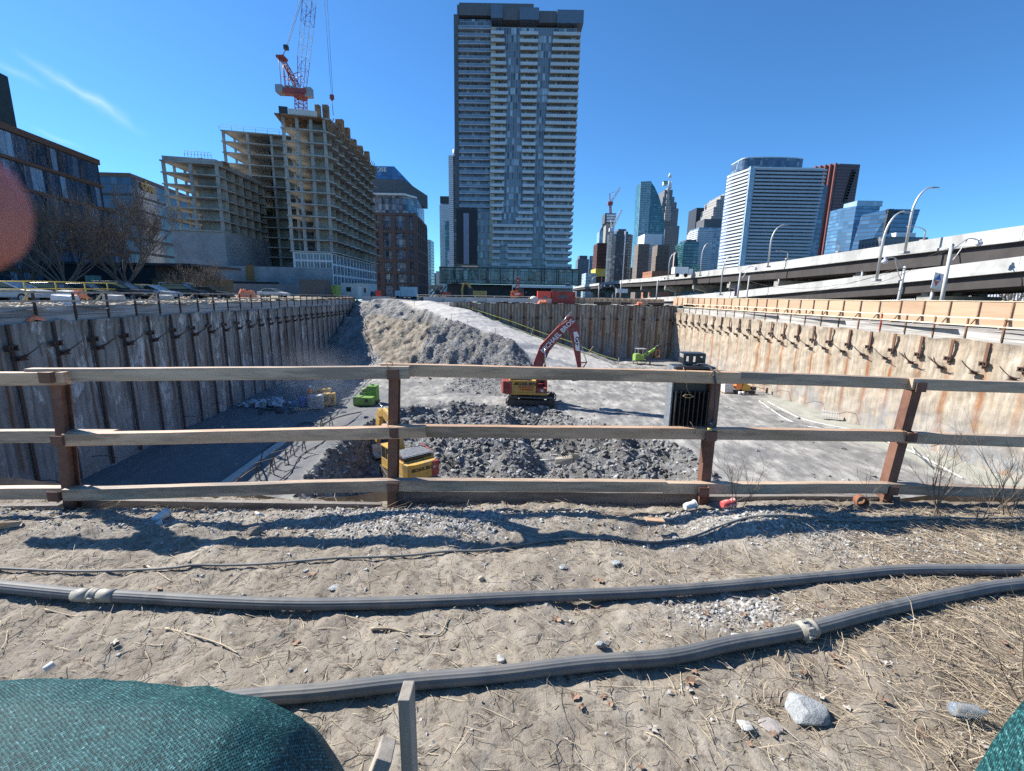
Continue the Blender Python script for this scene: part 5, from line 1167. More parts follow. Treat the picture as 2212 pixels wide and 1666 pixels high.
# ---- cars
M_TYR = pm('tyre', (.02, .02, .02), (.03, .03, .03), 5, .9)
def car_paint(n, c):
    return pm(n, c, tuple(x*.9 for x in c), 1, .25, spec=.7)
M_LMP = pm('lamp_glass', (.6, .6, .6), (.7, .7, .7), 5, .1, spec=.8)
def car(label, loc, rz, paint, group, kind='sedan'):
    r = thing('parked_car', label, 'car', loc, rz, group)
    if kind == 'sedan': low = [(-2.25, .35), (-2.3, .75), (-2.2, .98), (-1.5, 1.03), (1.0, .98), (2.0, .85), (2.25, .65), (2.3, .35)]; roof = [(-1.75, 1.03), (-1.2, 1.42), (.1, 1.45), (1.05, 1.0)]
    else: low = [(-2.25, .4), (-2.3, .9), (-2.2, 1.1), (1.1, 1.1), (2.1, .98), (2.3, .7), (2.3, .4)]; roof = [(-2.15, 1.1), (-1.9, 1.68), (.2, 1.72), (1.2, 1.1)]
    b = MB(); b.prof(low, (0, 0, 0), (1, 0, 0), (0, 0, 1), 1.8); b.build('body', paint, r, bevel=.08)
    cx = sum(p[0] for p in roof)/4; b = MB(); vs = []
    b.prof([(p[0]*.98, p[1]-.0) for p in roof], (0, 0, 0), (1, 0, 0), (0, 0, 1), 1.5); b.build('window', M_GLS, r, bevel=.05)
    b = MB(); b.prof([(roof[1][0]-.05, roof[1][1]-.02), (roof[2][0]+.05, roof[2][1]-.02), (roof[2][0], roof[2][1]+.04), (roof[1][0], roof[1][1]+.04)], (0, 0, 0), (1, 0, 0), (0, 0, 1), 1.42)
    for p in ((roof[0], roof[1]), (roof[3], roof[2])):
        for s in (-.74, .74): b.bar((p[0][0], s*1.02, p[0][1]), (p[1][0], s*.98, p[1][1]), .06, .07)
    b.build('roof', paint, r, bevel=.02)
    for x in (-1.4, 1.4):
        for s in (-1, 1): b = MB(); b.cyl((x, s*.72, .33), (x, s*.92, .33), .33, 16, 0); b.cyl((x, s*.922, .33), (x, s*.94, .33), .2, 10, 1); b.build('wheel', [M_TYR, M_GRY], r)
    for s in (-.65, .65): MB().bx(2.22, 2.31, s-.2, s+.2, .62, .76).build('headlight', M_LMP, r); MB().bx(-2.31, -2.22, s-.2, s+.2, .74, .9).build('tail_light', M_RLT, r)
    return r
G1 = 'cars parked beyond the yellow railing'
zc = .6
def carpos(px, Y, z=zc): p = at(px, 620, Y); return (p.x, Y, z)
c1 = car('silver sedan glinting at the left edge, nearest the yellow railing', carpos(25, 33), radians(5), car_paint('silver_paint', (.42, .44, .46)), G1)
c2 = car('dark sedan parked behind the silver one at the left', carpos(118, 38), radians(8), car_paint('dark_paint', (.03, .035, .04)), G1)
dup(c2, carpos(190, 40), radians(5), 'dark car right of the first dark sedan under the bare trees')
c3 = car('black estate car under the lit green window', carpos(262, 42), radians(8), car_paint('black_car', (.012, .012, .014)), G1, 'suv')
dup(c1, carpos(330, 46), radians(4), 'silver car parked in front of the brown low building', )
dup(c3, carpos(395, 52), radians(6), 'black estate car in front of the white framed windows')
dup(c2, carpos(455, 56), radians(3), 'dark sedan parked just left of the orange netting fence')
car('white hatchback parked beyond the orange netting', carpos(590, 75), radians(3), car_paint('white_car', (.7, .7, .7)), G1)
dup(c3, carpos(803, 108, .2), radians(90), 'dark estate car beside the white site trailer', 'cars at the end of the street')
dup(c2, carpos(868, 128, .2), radians(80), 'dark car at the far end of the street, behind the ramp top', 'cars at the end of the street')
dup(c3, carpos(905, 135, .2), radians(95), 'dark estate car at the corner of the brown brick building', 'cars at the end of the street')
v = thing('parked_van', 'white box van standing before the brown brick building', 'van', carpos(877, 122, .2), radians(176)); MB().bx(-2.8, 1.2, -1.1, 1.1, .6, 3.1).build('box', M_WHT, v, bevel=.05); MB().bx(1.25, 2.8, -1.0, 1.0, .5, 2.1).build('cab', M_WHT, v, bevel=.15)
for x in (-1.9, 2.0):
    for s in (-1, 1): MB().cyl((x, s*.85, .42), (x, s*1.05, .42), .42, 14).build('wheel', M_TYR, v)
# ---- yellow railing
M_YEL = pm('yellow_tube', (.60, .44, .05), (.68, .52, .08), 5, .5)
yl = []
for px, py, Y in ((-60, 608, 27), (51, 608, 31), (119, 609, 34), (182, 611, 37), (231, 612, 40), (280, 614, 43), (316, 615, 47), (345, 617, 51), (372, 618, 55.5), (396, 619, 60)): yl.append(at(px, py, Y))
yr_ = thing('railing', 'yellow tube railing in front of the parked cars at the left', 'railing', (yl[4].x, yl[4].y, .6))
for p in yl: MB().cyl((p.x, p.y, .55), tuple(p), .045, 8).build('post', M_YEL, yr_, True)
MB().tube(yl, .035, 6).build('top_rail', M_YEL, yr_, True); MB().tube([p-V((0, 0, .5)) for p in yl], .03, 6).build('middle_rail', M_YEL, yr_, True)
# ---- concrete barriers, covered blocks, orange netting
M_CON = pm('pale_barrier_concrete', (.36, .36, .35), (.52, .52, .50), 1.5, .85, .2, 20, c3=(.28, .28, .27), sc3=.8, rnd=.15)
def barrier(p, q, label, h=.85, mat=M_CON, group=None, w=.5):
    p = V(p); q = V(q); d = (q-p); rz = math.atan2(d.y, d.x); l_ = d.length/2; b = MB()
    b.prof([(-w/2, 0), (-w/2, .15), (-w*.22, .4), (-w*.16, h), (w*.16, h), (w*.22, .4), (w/2, .15), (w/2, 0)], (0, 0, 0), (0, 1, 0), (0, 0, 1), l_*2)
    o = b.build('concrete_barrier', mat); o.data.transform(Matrix.Translation(o.location)); o.location = (p+q)/2; o.rotation_euler = (0, 0, rz); return tag(o, label, 'barrier', group)
def block(px, py, Y, w, h, label, name='concrete_block', mat=M_CON, cat='block'):
    p = at(px, py, Y); b = MB(); b.hexa([(-w/2, -.4, 0), (w/2, -.4, 0), (w/2, .4, 0), (-w/2, .4, 0), (-w*.47, -.33, h), (w*.47, -.3, h*.9), (w*.45, .3, h), (-w*.45, .3, h)])
    o = b.build(name, mat, bevel=.05); o.location = (p.x, p.y, p.z-h); return tag(o, label, cat)
block(140, 637, 27.5, 1.2, .75, 'pale sheeted block behind the second rim guardrail post', 'sheeted_block', pm('pale_tarp', (.48, .50, .52), (.62, .64, .66), 3, .6, .8, 6))
block(145, 628, 29.5, .8, .4, 'small white crate just behind the pale sheeted block', 'crate', M_CUP)
block(246, 637, 31, 1.1, .6, 'white concrete block lying behind the third bay of the left rim guardrail'); block(356, 637, 39, 1.1, .6, 'grey concrete block lying behind the fifth bay of the left rim guardrail')
M_NET = pm('orange_netting', (.80, .22, .10), (.90, .32, .16), 7, .7, .8, 14)
def net(px0, px1, py, Y, h, label, seed=0, z=None, rough=.25):
    random.seed(seed); a = at(px0, py, Y); c_ = at(px1, py, Y); zb = a.z if z is None else z; n = 26; b = MB(); vs = []
    for i in range(n):
        t_ = i/(n-1); env = min(1, 5*t_, 5*(1-t_)); top = h*(.65+.35*random.random())*env+.05
        for j, (dy, dz) in enumerate(((-.35, 0), (-.2, .55), (0, 1), (.25, .5), (.4, 0))): vs.append((a.x+(c_.x-a.x)*t_, Y+dy+random.uniform(-.1, .1), zb-.03+dz*top+random.uniform(-.05, .05)*(dz > 0)))
    b.add(vs, [(i*5+j, (i+1)*5+j, (i+1)*5+j+1, i*5+j+1) for i in range(n-1) for j in range(4)]); return tag(b.build('safety_netting', M_NET), label, 'netting')
net(160, 186, 644, 28.3, .55, 'crumpled orange netting beside the sheeted block at the left', 1); net(512, 556, 642, 52, .95, 'orange safety netting heaped in front of the grey concrete wall', 2); net(738, 758, 647, 88, .55, 'low orange netting in front of the white site trailer', 3)
net(62, 84, 692, 22.6, .22, 'scrap of orange netting under the first rim board at the left', 4, rough=.1); net(137, 152, 691, 25.0, .18, 'tiny orange scrap under the second rim board at the left', 5)
net(1160, 1186, 660, 80.2, .85, 'heap of bright orange netting on the rim in front of the red cabin', 6, .25); net(1372, 1393, 658, 81, .7, 'orange netting heap on the rim below the lattice fence', 7, .25)
# rubble and timber behind the left rim
b = MB(); random.seed(51)
for k in range(1400):
    y = random.uniform(17, 60); x = lw(y)-random.uniform(.4, 5.5); s = random.uniform(.05, .28)
    if k % 6: b.rock((x, y, .72), s*1.4, s, s*.6, random.uniform(0, 6))
    else: a = random.uniform(0, 3.1); l_ = random.uniform(.3, 1.3); b.bar((x, y, .75), (x+l_*cos(a), y+l_*sin(a), .78+random.uniform(0, .1)), .07, .03)
tag(b.build('debris', pm('pale_debris', (.34, .29, .22), (.55, .49, .40), 2.5, .9)), 'broken timber and stones littering the bank behind the left rim guardrail', 'debris', kind='stuff')
M_BRC = pm('grey_brace', (.30, .27, .22), (.42, .38, .32), 4, .85)
for k, (y, l_) in enumerate(((19.5, 'first'), (22.5, 'second'), (27.2, 'third'), (31.9, 'fourth'), (36.6, 'fifth'))):
    x = lw(y); tag(MB().bar((x-1.9, y+1.2, .68), (x-.2, y+.2, 1.45), .09, .05).build('timber_brace', M_BRC), 'raking timber brace propping the left rim guardrail, %s from the left edge' % l_, 'brace')
# ---- containers, trailer, cabins
M_CGR = pm('dark_grey_sheet', (.07, .08, .09), (.11, .12, .13), 3, .6, rnd=0); M_TRL = pm('cream_cladding', (.50, .50, .46), (.62, .62, .58), 2, .6)
M_CRED = pm('container_red', (.34, .04, .035), (.45, .07, .05), 2.5, .6, c3=(.25, .04, .03), sc3=1); M_BRED = pm('bright_red_sheet', (.75, .07, .04), (.82, .1, .06), 3, .5)
def cbox(name, label, x0, x1, ytop, ybot, Y, dp, mat, rib=True, cat='container', zb=None):
    a = at(x0, ybot, Y); c_ = at(x1, ytop, Y); z0 = a.z if zb is None else zb; w = c_.x-a.x; h = c_.z-z0
    r = thing(name, label, cat, ((a.x+c_.x)/2, Y+dp/2, z0)); b = MB(); b.bx(-w/2, w/2, -dp/2, dp/2, .1, h-.05); b.build('shell', mat, r)
    b = MB()
    if rib:
        n = int(w/.28)
        for k in range(n+1): b.bx(-w/2+k*w/n-.05, -w/2+k*w/n+.05, -dp/2-.04, -dp/2, .2, h-.15)
        for k in range(int(dp/.28)+1):
            for s in (-1, 1): b.bx(s*w/2-(.04 if s < 0 else 0), s*w/2+(.04 if s > 0 else 0), -dp/2+k*.28-.05, -dp/2+k*.28+.05, .2, h-.15)
    b.bx(-w/2-.03, w/2+.03, -dp/2-.05, dp/2+.05, h-.05, h+.05); b.bx(-w/2, w/2, -dp/2-.045, dp/2, 0, .1); b.build('frame', mat, r); return r, w, h, dp
cbox('container', 'dark grey mesh covered container on the left bank', 650, 700, 605, 642, 86, 3, M_CGR, zb=.5)
r, w, h, dp = cbox('container', 'bright green container beside the dark grey one', 699, 725, 617, 644, 90, 2.5, M_GRE, False, zb=.5)
for x in (-.55, -.1, .35): MB().bx(x-.12, x+.12, -dp/2-.03, -dp/2-.005, h*.5, h*.75).build('window', M_GLS, r)
MB().bx(.2, .7, -dp/2-.03, -dp/2-.004, .15, h*.42).build('door', M_DRK, r)
r, w, h, dp = cbox('site_trailer', 'cream site office trailer in front of the new building', 737, 794, 613, 638, 104, 7, M_TRL, False, 'trailer', zb=.3)
MB().bx(-w*.30, -w*.12, -dp/2-.03, -dp/2-.004, h*.45, h*.75).build('window', M_GLS, r); MB().bx(w*.12, w*.26, -dp/2-.03, -dp/2-.004, .15, h*.8).build('door', M_WHT, r); MB().bx(w*.35, w*.43, -dp/2-.03, -dp/2-.004, h*.4, h*.7).build('window', M_GLS, r)
r, w, h, dp = cbox('container', 'dark red shipping container on the far rim', 1191, 1243, 631, 655, 86, 2.5, M_CRED, zb=.25)
MB().bx(-.9, .8, -dp/2-.07, -dp/2-.045, h*.45, h*.72).build('plate', M_CGR, r)
r, w, h, dp = cbox('cabin', 'bright red cabin standing left of the red shipping container', 1161, 1190, 630, 652, 86, 2.4, M_BRED, False, 'cabin', zb=.25)
MB().bx(-.1, .55, -dp/2-.03, -dp/2-.004, h*.3, h*.65).build('window', M_GLS, r)
p = at(1153, 645, 84.5); tag(MB().ball((p.x, p.y, .95), .7, 12, 8, sc=(1.1, .8, .9)).build('bulk_bag', pm('white_bag', (.62, .62, .60), (.74, .74, .72), 3, .8, .9, 5)), 'bulging white bulk bag left of the red cabin', 'bag')
p = at(1146, 652, 83.6); b = MB(); b.box((p.x, p.y, .7), (.9, .6, .9)); b.cyl((p.x-.3, p.y-.2, .25), (p.x-.3, p.y-.2, 1.3), .08, 6); tag(b.build('hopper', M_YEL, bevel=.04), 'small yellow hopper in front of the white bulk bag', 'hopper')
# far excavator (yellow), red drill rig, red machine
def mini(name, label, px, Y, rz, m1, boom, z=.25, sc=1.): 
    r = thing(name, label, 'excavator' if 'excav' in name else 'drill rig', (at(px, 640, Y).x, Y, z), rz); r.scale = (sc, sc, sc)
    for s in (-1, 1): b = MB(); track(b, -1.9, 1.9, s*1.1, .5, .8); b.build('track', M_TRK, r)
    b = MB(); b.bx(-2.2, .5, -1.2, 1.2, 1, 2.2); b.build('body', m1, r, bevel=.08); b = MB(); b.bx(.55, 1.5, .2, 1.2, 1, 2.7); b.build('cab', M_DRK, r, bevel=.05)
    b = MB(); limb(b, boom[0], boom[1], .4); b.build('boom', m1, r, bevel=.03); return r
mini('excavator', 'yellow excavator with folded arm behind the far concrete barriers', 1028, 98, radians(175), pm('ochre_paint', (.50, .30, .08), (.60, .38, .12), 3, .6), ([(.6, 1.2), (1.6, 3.6), (2.6, 3.7), (2.95, 2.6), (2.9, .3)], [.4, .6, .45, .5, .3]))
r = mini('drill_rig', 'orange drill rig with a red lattice mast on the far rim', 1117, 88, radians(-92), M_ORG, ([(.6, 1.2), (.9, 2.4)], [.4, .3]))
writing('lettering', 'CAT', .55, M_BLT, r, WM[r.name]@frame((1.0, .9, 1.6), (0, -1, 0), (0, 0, 1)), .01) if False else None
b = MB(); o = at(1117, 644, 86.2); b.box((o.x, 86.35, 1.9), (1.9, .12, .55)); b.build('sign_panel', M_RLT, r, True); writing('lettering', 'CAT', .5, M_WHT, r, frame((o.x, 86.27, 1.9), (1, 0, 0), (0, 0, 1)), .01, bold=.02)
def lattice(b, p, q, w, n, r=.05, w2=None, m=0, up=(0, 1, 0)):
    p = V(p); q = V(q); d = (q-p).normalized(); a = d.cross(V(up)).normalized(); c_ = a.cross(d).normalized(); w2 = w if w2 is None else w2; P = []
    for i in range(n+1):
        t_ = i/n; o = p.lerp(q, t_); ww = (w+(w2-w)*t_)/2; P.append([o+a*ww*s+c_*ww*u for s, u in ((-1, -1), (1, -1), (1, 1), (-1, 1))])
    for k in range(4): b.tube([P[0][k], P[-1][k]], r, 4, m, False)
    for i in range(n):
        for k in range(4):
            b.tube([P[i][k], P[i+1][(k+1) % 4]] if i % 2 else [P[i][(k+1) % 4], P[i+1][k]], r*.6, 3, m, False, False); b.tube([P[i][k], P[i][(k+1) % 4]], r*.6, 3, m, False, False)
b = MB(); lattice(b, (o.x, 87.5, 2.2), (o.x+.1, 87.5, 5.2), .8, 5, .09, .35); b.build('mast', M_EXR, r, True)
r = mini('crushing_machine', 'red machine with black conveyors at the far left end of the rim', 955, 104, radians(185), M_BRED, ([(.6, 1.2), (2.0, 2.6)], [.4, .3]), sc=.85); r['category'] = 'machine'
b = MB()
for k in range(4): q = at(922+k*8, 640, 103); b.bar((q.x, 103, .5), (q.x+1.8, 103, 2.8+.2*k), .2, .2)
tag(b.build('conveyor', M_DRK), 'row of black conveyor frames left of the red machine at the far rim', 'conveyor')
# red sign board, barriers across the ramp head
a = at(817, 632, 92); tag(MB().bx(a.x-.5, a.x+.5, 91.9, 92, .9, 2.2).bx(a.x-.45, a.x-.35, 91.95, 92.05, .2, .9).bx(a.x+.35, a.x+.45, 91.95, 92.05, .2, .9).build('sign_board', M_RLT), 'red and white sign board at the top of the ramp', 'sign')
for k in range(3):
    a = at(783+k*20, 650, 90); c_ = at(801+k*20, 650, 90); barrier((a.x, 90.2, .1), (c_.x, 90.2, .1), 'pale concrete barrier left of the ramp head, %s of three' % ('left', 'middle', 'right')[k], .9)
fb = [(1+k*3.9-17.5, 1+k*3.9-13.7) for k in range(6)]
for k, (x0, x1) in enumerate(fb): barrier((x0, 84.6-k*.45, .2), (x1, 84.6-(k+1)*.45, .2), 'concrete barrier in the row along the left part of the far rim', .95, group='concrete barriers along the far rim')
fr_ = thing('site_fence', 'low timber rail fence on the far rim behind the concrete barriers', 'fence', (-5, 86, .2))
for k in range(9): MB().box((-18+k*3.6, 86.5, .85), (.1, .1, 1.3)).build('post', M_ORG if k % 3 == 2 else M_PALE, fr_, True)
for z in (1.1, 1.45): MB().bar((-18.2, 86.42, z), (10.9, 86.42, z), .04, .1).build('rail', M_PALE, fr_, True)
lf = thing('lattice_fence', 'orange plywood fence with close timber studs behind the far rim', 'fence', (20, 88, .25))
a = at(1243, 650, 88).x; c_ = at(1434, 650, 88).x; n = 30
MB().bx(a, c_, 88, 88.04, .3, 1.35).build('panel', pm('orange_ply', (.66, .36, .18), (.75, .46, .26), 1, .8, st=(1, 1, 2)), lf, True)
for k in range(n+1): x = a+(c_-a)*k/n; MB().bx(x-.05, x+.05, 87.88, 87.99, .25, 1.42).build('stud', M_STUD if k % 2 else M_PALE, lf, True)
for z in (.75, 1.36): MB().bx(a, c_, 87.84, 87.875, z, z+.07).build('rail', M_PALE, lf, True)
for k, (x0, x1) in enumerate(((1282, 1320), (1340, 1362), (1399, 1434))):
    p = at(x0, 655, 82); q = at(x1, 655, 82); tag(MB().bar((p.x, 82, .55), (q.x, 82, .55), .2, .5).build('steel_beam', M_DSTEEL), 'dark steel beam lying on the far rim, %s of three' % ('left', 'middle', 'right')[k], 'beam')
# ---- bare trees
M_BARK = pm('grey_bark', (.09, .075, .065), (.17, .145, .125), 4, .9, .4, 12)
def bare_tree(px, Y, h, spread, seed, label, depth=5, z=.6, lean=0):
    random.seed(seed); p = at(px, 610, Y); r = thing('bare_tree', label, 'tree', (p.x, Y, z)); b = MB(); th = h*.16
    b.tube([(0, 0, -.2), (.05, 0, th*.5), (0.1*lean, .05, th)], [h*.035, h*.028, h*.026], 9); b.build('trunk', M_BARK, r); b = MB()
    for k in range(8):
        a = 2*pi*k/8+random.uniform(-.4, .4); tlt = random.uniform(.45, 1.5)
        branchy(b, V((0.1*lean, .05, th*random.uniform(.6, 1.))), V((cos(a)*tlt*spread+lean*.3, sin(a)*tlt*spread*.7, 1)).normalized(), h*random.uniform(.36, .46), h*.014, depth, .6, .12, 0, 3, 5, .022)
    b.build('crown', M_BARK, r); return r
bare_tree(272, 52, 10.5, 1.15, 61, 'wide spreading bare tree in front of the dark glass building', 5)
bare_tree(140, 46, 8.6, 1.25, 62, 'smaller bare tree left of the wide spreading one', 5)
bare_tree(60, 56, 8.5, 1.2, 66, 'bare tree at the far left behind the parked cars', 4)
bare_tree(452, 62, 4.6, 1.5, 63, 'low bare sapling in front of the brown building and concrete base', 4)
bare_tree(398, 58, 3.6, 1.6, 64, 'scrubby bare bush beside the brown low building', 3)
bare_tree(2195, 70, 5.5, 1., 65, 'bare bush under the elevated road at the right edge', 4, .2)
# ================================================================ FACADE MATERIAL
def facade(name, dark, mid, light, mull, fh, bw, mf=.08, sf=.18, rough=.12, spandrel=None, wob=.0, z0=0., spec=.8, p=(.35, .75)):
    """glass panes of bw x fh metres with random tone, mullions and spandrels, mapped in metres"""
    if name in MATS: return MATS[name]
    t = NT(name); g = t.n('NewGeometry'); nx = t.sep(g.outputs['True Normal']); pos = t.sep(t.tc.outputs['Object'])
    side = t.math('GREATER_THAN', t.math('ABSOLUTE', nx[0]), .6)
    u = t.math('ADD', t.math('MULTIPLY', pos[0], t.math('SUBTRACT', 1., side)), t.math('MULTIPLY', pos[1], side))
    uu = t.math('DIVIDE', t.math('ADD', u, 500.), bw); vv = t.math('DIVIDE', t.math('ADD', pos[2], 500.*fh-z0), fh)
    fu = t.math('FRACT', uu); fv = t.math('FRACT', vv); cb = t.n('CombineXYZ'); t.l(t.math('FLOOR', uu), cb.inputs[0]); t.l(t.math('FLOOR', vv), cb.inputs[1]); t.l(side, cb.inputs[2])
    wn = t.n('TexWhiteNoise'); t.l(cb.outputs[0], wn.inputs['Vector'])
    col = t.ramp(wn.outputs['Value'], [(0., dark), (p[0], mid), (p[1], mid), (1., light)])
    isM = t.math('MAXIMUM', t.math('LESS_THAN', fu, mf), t.math('LESS_THAN', fv, sf))
    if spandrel is not None: col = t.mix(t.math('LESS_THAN', fv, sf), col, spandrel); col = t.mix(t.math('LESS_THAN', fu, mf), col, mull)
    else: col = t.mix(isM, col, mull)
    if wob: t.bump(t.noise(t.mapc((1, 1, .5)), .35, 3, .6), wob, 1.)
    ro = t.math('ADD', rough, t.math('MULTIPLY', isM, .45)); MATS[name] = t.done(col, rough, spec=spec, roughsock=ro); return MATS[name]
F_GL = facade('dark_curtain_glass', (.015, .03, .05), (.05, .09, .15), (.28, .42, .55), (.05, .04, .04), 3.9, 1.1, .07, .10, .05, wob=.5, p=(.4, .7))
M_COP = pm('copper_brown_band', (.14, .065, .035), (.19, .09, .05), 2, .5, metal=.1)
M_CNC = pm('raw_concrete', (.35, .335, .30), (.49, .47, .425), .5, .9, .1, 3, c3=(.25, .24, .21), sc3=.25, rnd=.1)
M_CNW = pm('concrete_wall', (.27, .29, .31), (.36, .38, .40), .3, .9, c3=(.24, .255, .27), sc3=.12)
M_WFR = pm('white_window_frame', (.60, .62, .65), (.68, .70, .72), 1, .5)
def wbox(b, A, U, s0, s1, dp, z0, z1, N, m=0):
    """box along a wall: from s0 to s1 along U, dp deep along -N"""
    p = [A+U*s0, A+U*s1, A+U*s1-N*dp, A+U*s0-N*dp]; return b.hexa([(q.x, q.y, z0) for q in p]+[(q.x, q.y, z1) for q in p], m)
# ---------------------------------------------------------------- glass office at the left
def dir2(x, y): return V((x, y, 0)).normalized()
A = V((at(210, 345, 88).x, 88, 0)); U = dir2(.16, -1); N = V((.985, .16, 0)).normalized()   # U runs towards the camera, N faces the pit
ob = thing('office_building', 'dark glass office building with copper brown floor bands at the left edge', 'building', tuple(A))
ztop = at(210, 345, 88).z; fh = 3.95; nfl = 7
for k in range(nfl):
    z1 = ztop-.9-k*fh; z0 = z1-fh+.45; s0 = 0 if k < 2 else -4.5
    if z0 < 4: z0 = 4.
    b = MB(); wbox(b, A, U, s0, 52, 22, z0, z1, N); b.build('glass_storey', F_GL, ob, True)
    b = MB(); wbox(b, A+N*.25, U, s0-.2, 52.2, 22.4, z1-.0, z1+.45 if k else ztop, N); b.build('floor_band', M_COP, ob, True)
b = MB(); wbox(b, A, U, 16, 50, 18, ztop+.01, ztop+6.8, N); b.build('penthouse', pm('dark_green_panel', (.018, .03, .03), (.03, .045, .042), 2, .5), ob, True)
b = MB(); wbox(b, A-N*1, U, -4, 50, 20, .2, 4., N); b.build('base', M_DRK, ob, True)
# dark pavilion along the street below it
A2 = at(338, 600, 72); A2.z = 0; pv_ = thing('pavilion', 'long low black pavilion behind the bare trees', 'building', (A2.x, 72, .2))
MB().bx(A2.x-60, A2.x, 72, 84, .2, 5.2).build('wall', pm('black_cladding', (.012, .016, .022), (.022, .028, .034), 1, .5), pv_, True)
MB().bx(A2.x-60.4, A2.x+6, 71.5, 84.4, 5.2, 5.6).build('roof', M_DRK, pv_, True)
a = at(183, 595, 71.9); c_ = at(221, 618, 71.9); MB().bx(a.x, c_.x, 71.85, 71.99, c_.z, a.z).build('window', facade('pale_green_glass', (.16, .24, .2), (.30, .42, .34), (.45, .55, .45), (.1, .12, .1), 4, .9), pv_, True)
a = at(328, 602, 66); bw_ = thing('site_hut', 'low brown hut with white framed windows left of the concrete base', 'building', (a.x+4, 66, .5))
x0, x1 = at(328, 602, 66).x, at(448, 602, 66).x; MB().bx(x0, x1, 66, 72, .5, 3.05).build('wall', pm('olive_brown_boards', (.10, .085, .05), (.14, .12, .07), 1.5, .8), bw_, True); MB().bx(x0-.2, x1+.2, 65.8, 72.2, 3.05, 3.2).build('roof', M_DRK, bw_, True)
for pa, pb_ in ((344, 372), (394, 423)):
    xa, xb = at(pa, 610, 66).x, at(pb_, 610, 66).x; o = MB().bx(xa, xb, 65.94, 65.999, 1.5, 2.55).build('window', M_GLS, bw_, True); b = MB(); k = 0
    for q in range(4): x = xa+(xb-xa)*q/3; b.bx(x-.05, x+.05, 65.88, 65.939, 1.45, 2.6)
    b.bx(xa, xb, 65.89, 65.938, 2.55, 2.66); b.bx(xa, xb, 65.89, 65.938, 1.40, 1.5); b.build('frame', M_WFR, o, True)
# ---------------------------------------------------------------- second glass building with the sign
c_ = at(280, 374, 140); A = V((c_.x, 140, 0)); zt = c_.z; bb = thing('office_building', 'blue glass office building with a yellow lettered sign behind the dark one', 'building', tuple(A))
U1 = dir2(-1, -.05); U2 = dir2(-.16, 1); P1 = A+U1*16; P2 = A+U2*46
poly = [(A.x, A.y), (P2.x, P2.y), (P2.x-30, P2.y), (P1.x-6, P1.y)]
F_BL = facade('blue_curtain_glass', (.015, .035, .07), (.03, .07, .14), (.08, .14, .22), (.03, .05, .08), 3.9, 1.6, .05, .05, .06)
MB().prism(poly, .2, zt-1.1).build('glass_wall', F_BL, bb, True)
gp = lambda e: [(A.x+e, A.y-e), (P2.x+e, P2.y), (P2.x-30, P2.y+e), (P1.x-6-e, P1.y-e)]
MB().prism(gp(.15), zt-1.1, zt).build('roof_band', M_COP, bb, True)
for k in range(6): MB().prism(gp(.2), zt-6.2-k*4.1, zt-5.6-k*4.1).build('floor_band', pm('dark_brown_band', (.05, .03, .025), (.07, .04, .03), 2, .5), bb, True)
N2 = V((U2.y, -U2.x, 0)); q = onw(318, 405, (A.x, A.y), (P2.x, P2.y))+N2*.35; writing('sign', 'the', 4.2, pm('amber_letters', (.70, .36, .05), (.78, .42, .08), 3, .5), bb, frame(q, U2*1, (0, 0, 1)), .12, 1.25, .06)
q = onw(334, 416, (A.x, A.y), (P2.x, P2.y))+N2*.35; writing('sign', 'globe', 2.2, pm('amber_letters', (.7, .36, .05)), bb, frame(q, U2, (0, 0, 1)), .1, 1.2) if False else None
# ---------------------------------------------------------------- concrete frame under construction
fu = dir2(.976, .217); ru = dir2(-.05, 1)
cb_ = thing('unfinished_building', 'raw concrete apartment block under construction with open floors below the red and white crane', 'building', (at(600, 600, 112).x, 112, .3))
def frame_block(C0, wf, lr, z0, z1, nf, ncf, ncr, wave=False, inner=True, back=0):
    """C0: near right corner; wf: front width to the left; lr: length of the right face"""
    Lf = C0-fu*wf; Rr = C0+ru*lr; Lb = Lf+ru*lr; h = (z1-z0)/nf
    for k in range(nf+1):
        z = z0+h*k; pts = [Lf-fu*.4-ru*.4, C0+fu*.35-ru*.4]
        if wave:
            n = ncr*2
            for j in range(n+1): pts.append(C0+ru*(lr*j/n)+fu*(.35+(1.3 if (j+k) % 2 else .5)*(1 if k % 3 else .8)))
        else: pts.append(Rr+fu*.35)
        pts += [Rr+ru*.3, Lb-fu*.4+ru*.3]; b = MB(); b.prism([(p.x, p.y) for p in pts], z-.26, z); b.build('floor_slab', M_CNC, cb_, True)
    def col(p, w=.42, d=.42): b = MB(); b.bx(p.x-w/2, p.x+w/2, p.y-d/2, p.y+d/2, z0, z1-.27); b.build('column', M_CNC, cb_, True)
    for j in range(ncf+1): col(Lf+fu*(wf*j/ncf)+ru*.2, .62)
    for j in range(1, ncr+1): col(Lf+ru*(lr*j/ncr))
    for j in range(1, ncr+1):
        p = C0+ru*(lr*j/ncr); q = p-fu*(wf*.42); b = MB(); b.bar((p.x, p.y, (z0+z1)/2), (q.x, q.y, (z0+z1)/2), .22, z1-z0-.3); b.build('party_wall', M_CNC, cb_, True)
    if inner:
        m = C0-fu*(wf*.55)+ru*3.2; m2 = Lf+fu*(wf*.35)+ru*3.; 
        b = MB(); b.bar((m.x, m.y, (z0+z1)/2), tuple(C0-fu*1.5+ru*3.2+V((0, 0, (z0+z1)/2))), .25, z1-z0-.3); b.build('party_wall', M_CNC, cb_, True)
        b = MB(); a_ = m2+ru*3; e_ = m2+ru*(lr-4); b.bar((a_.x, a_.y, (z0+z1)/2), (e_.x, e_.y, (z0+z1)/2), .25, z1-z0-.3); b.build('core_and_backing', M_CNC, cb_, True)
    return Lf, Rr
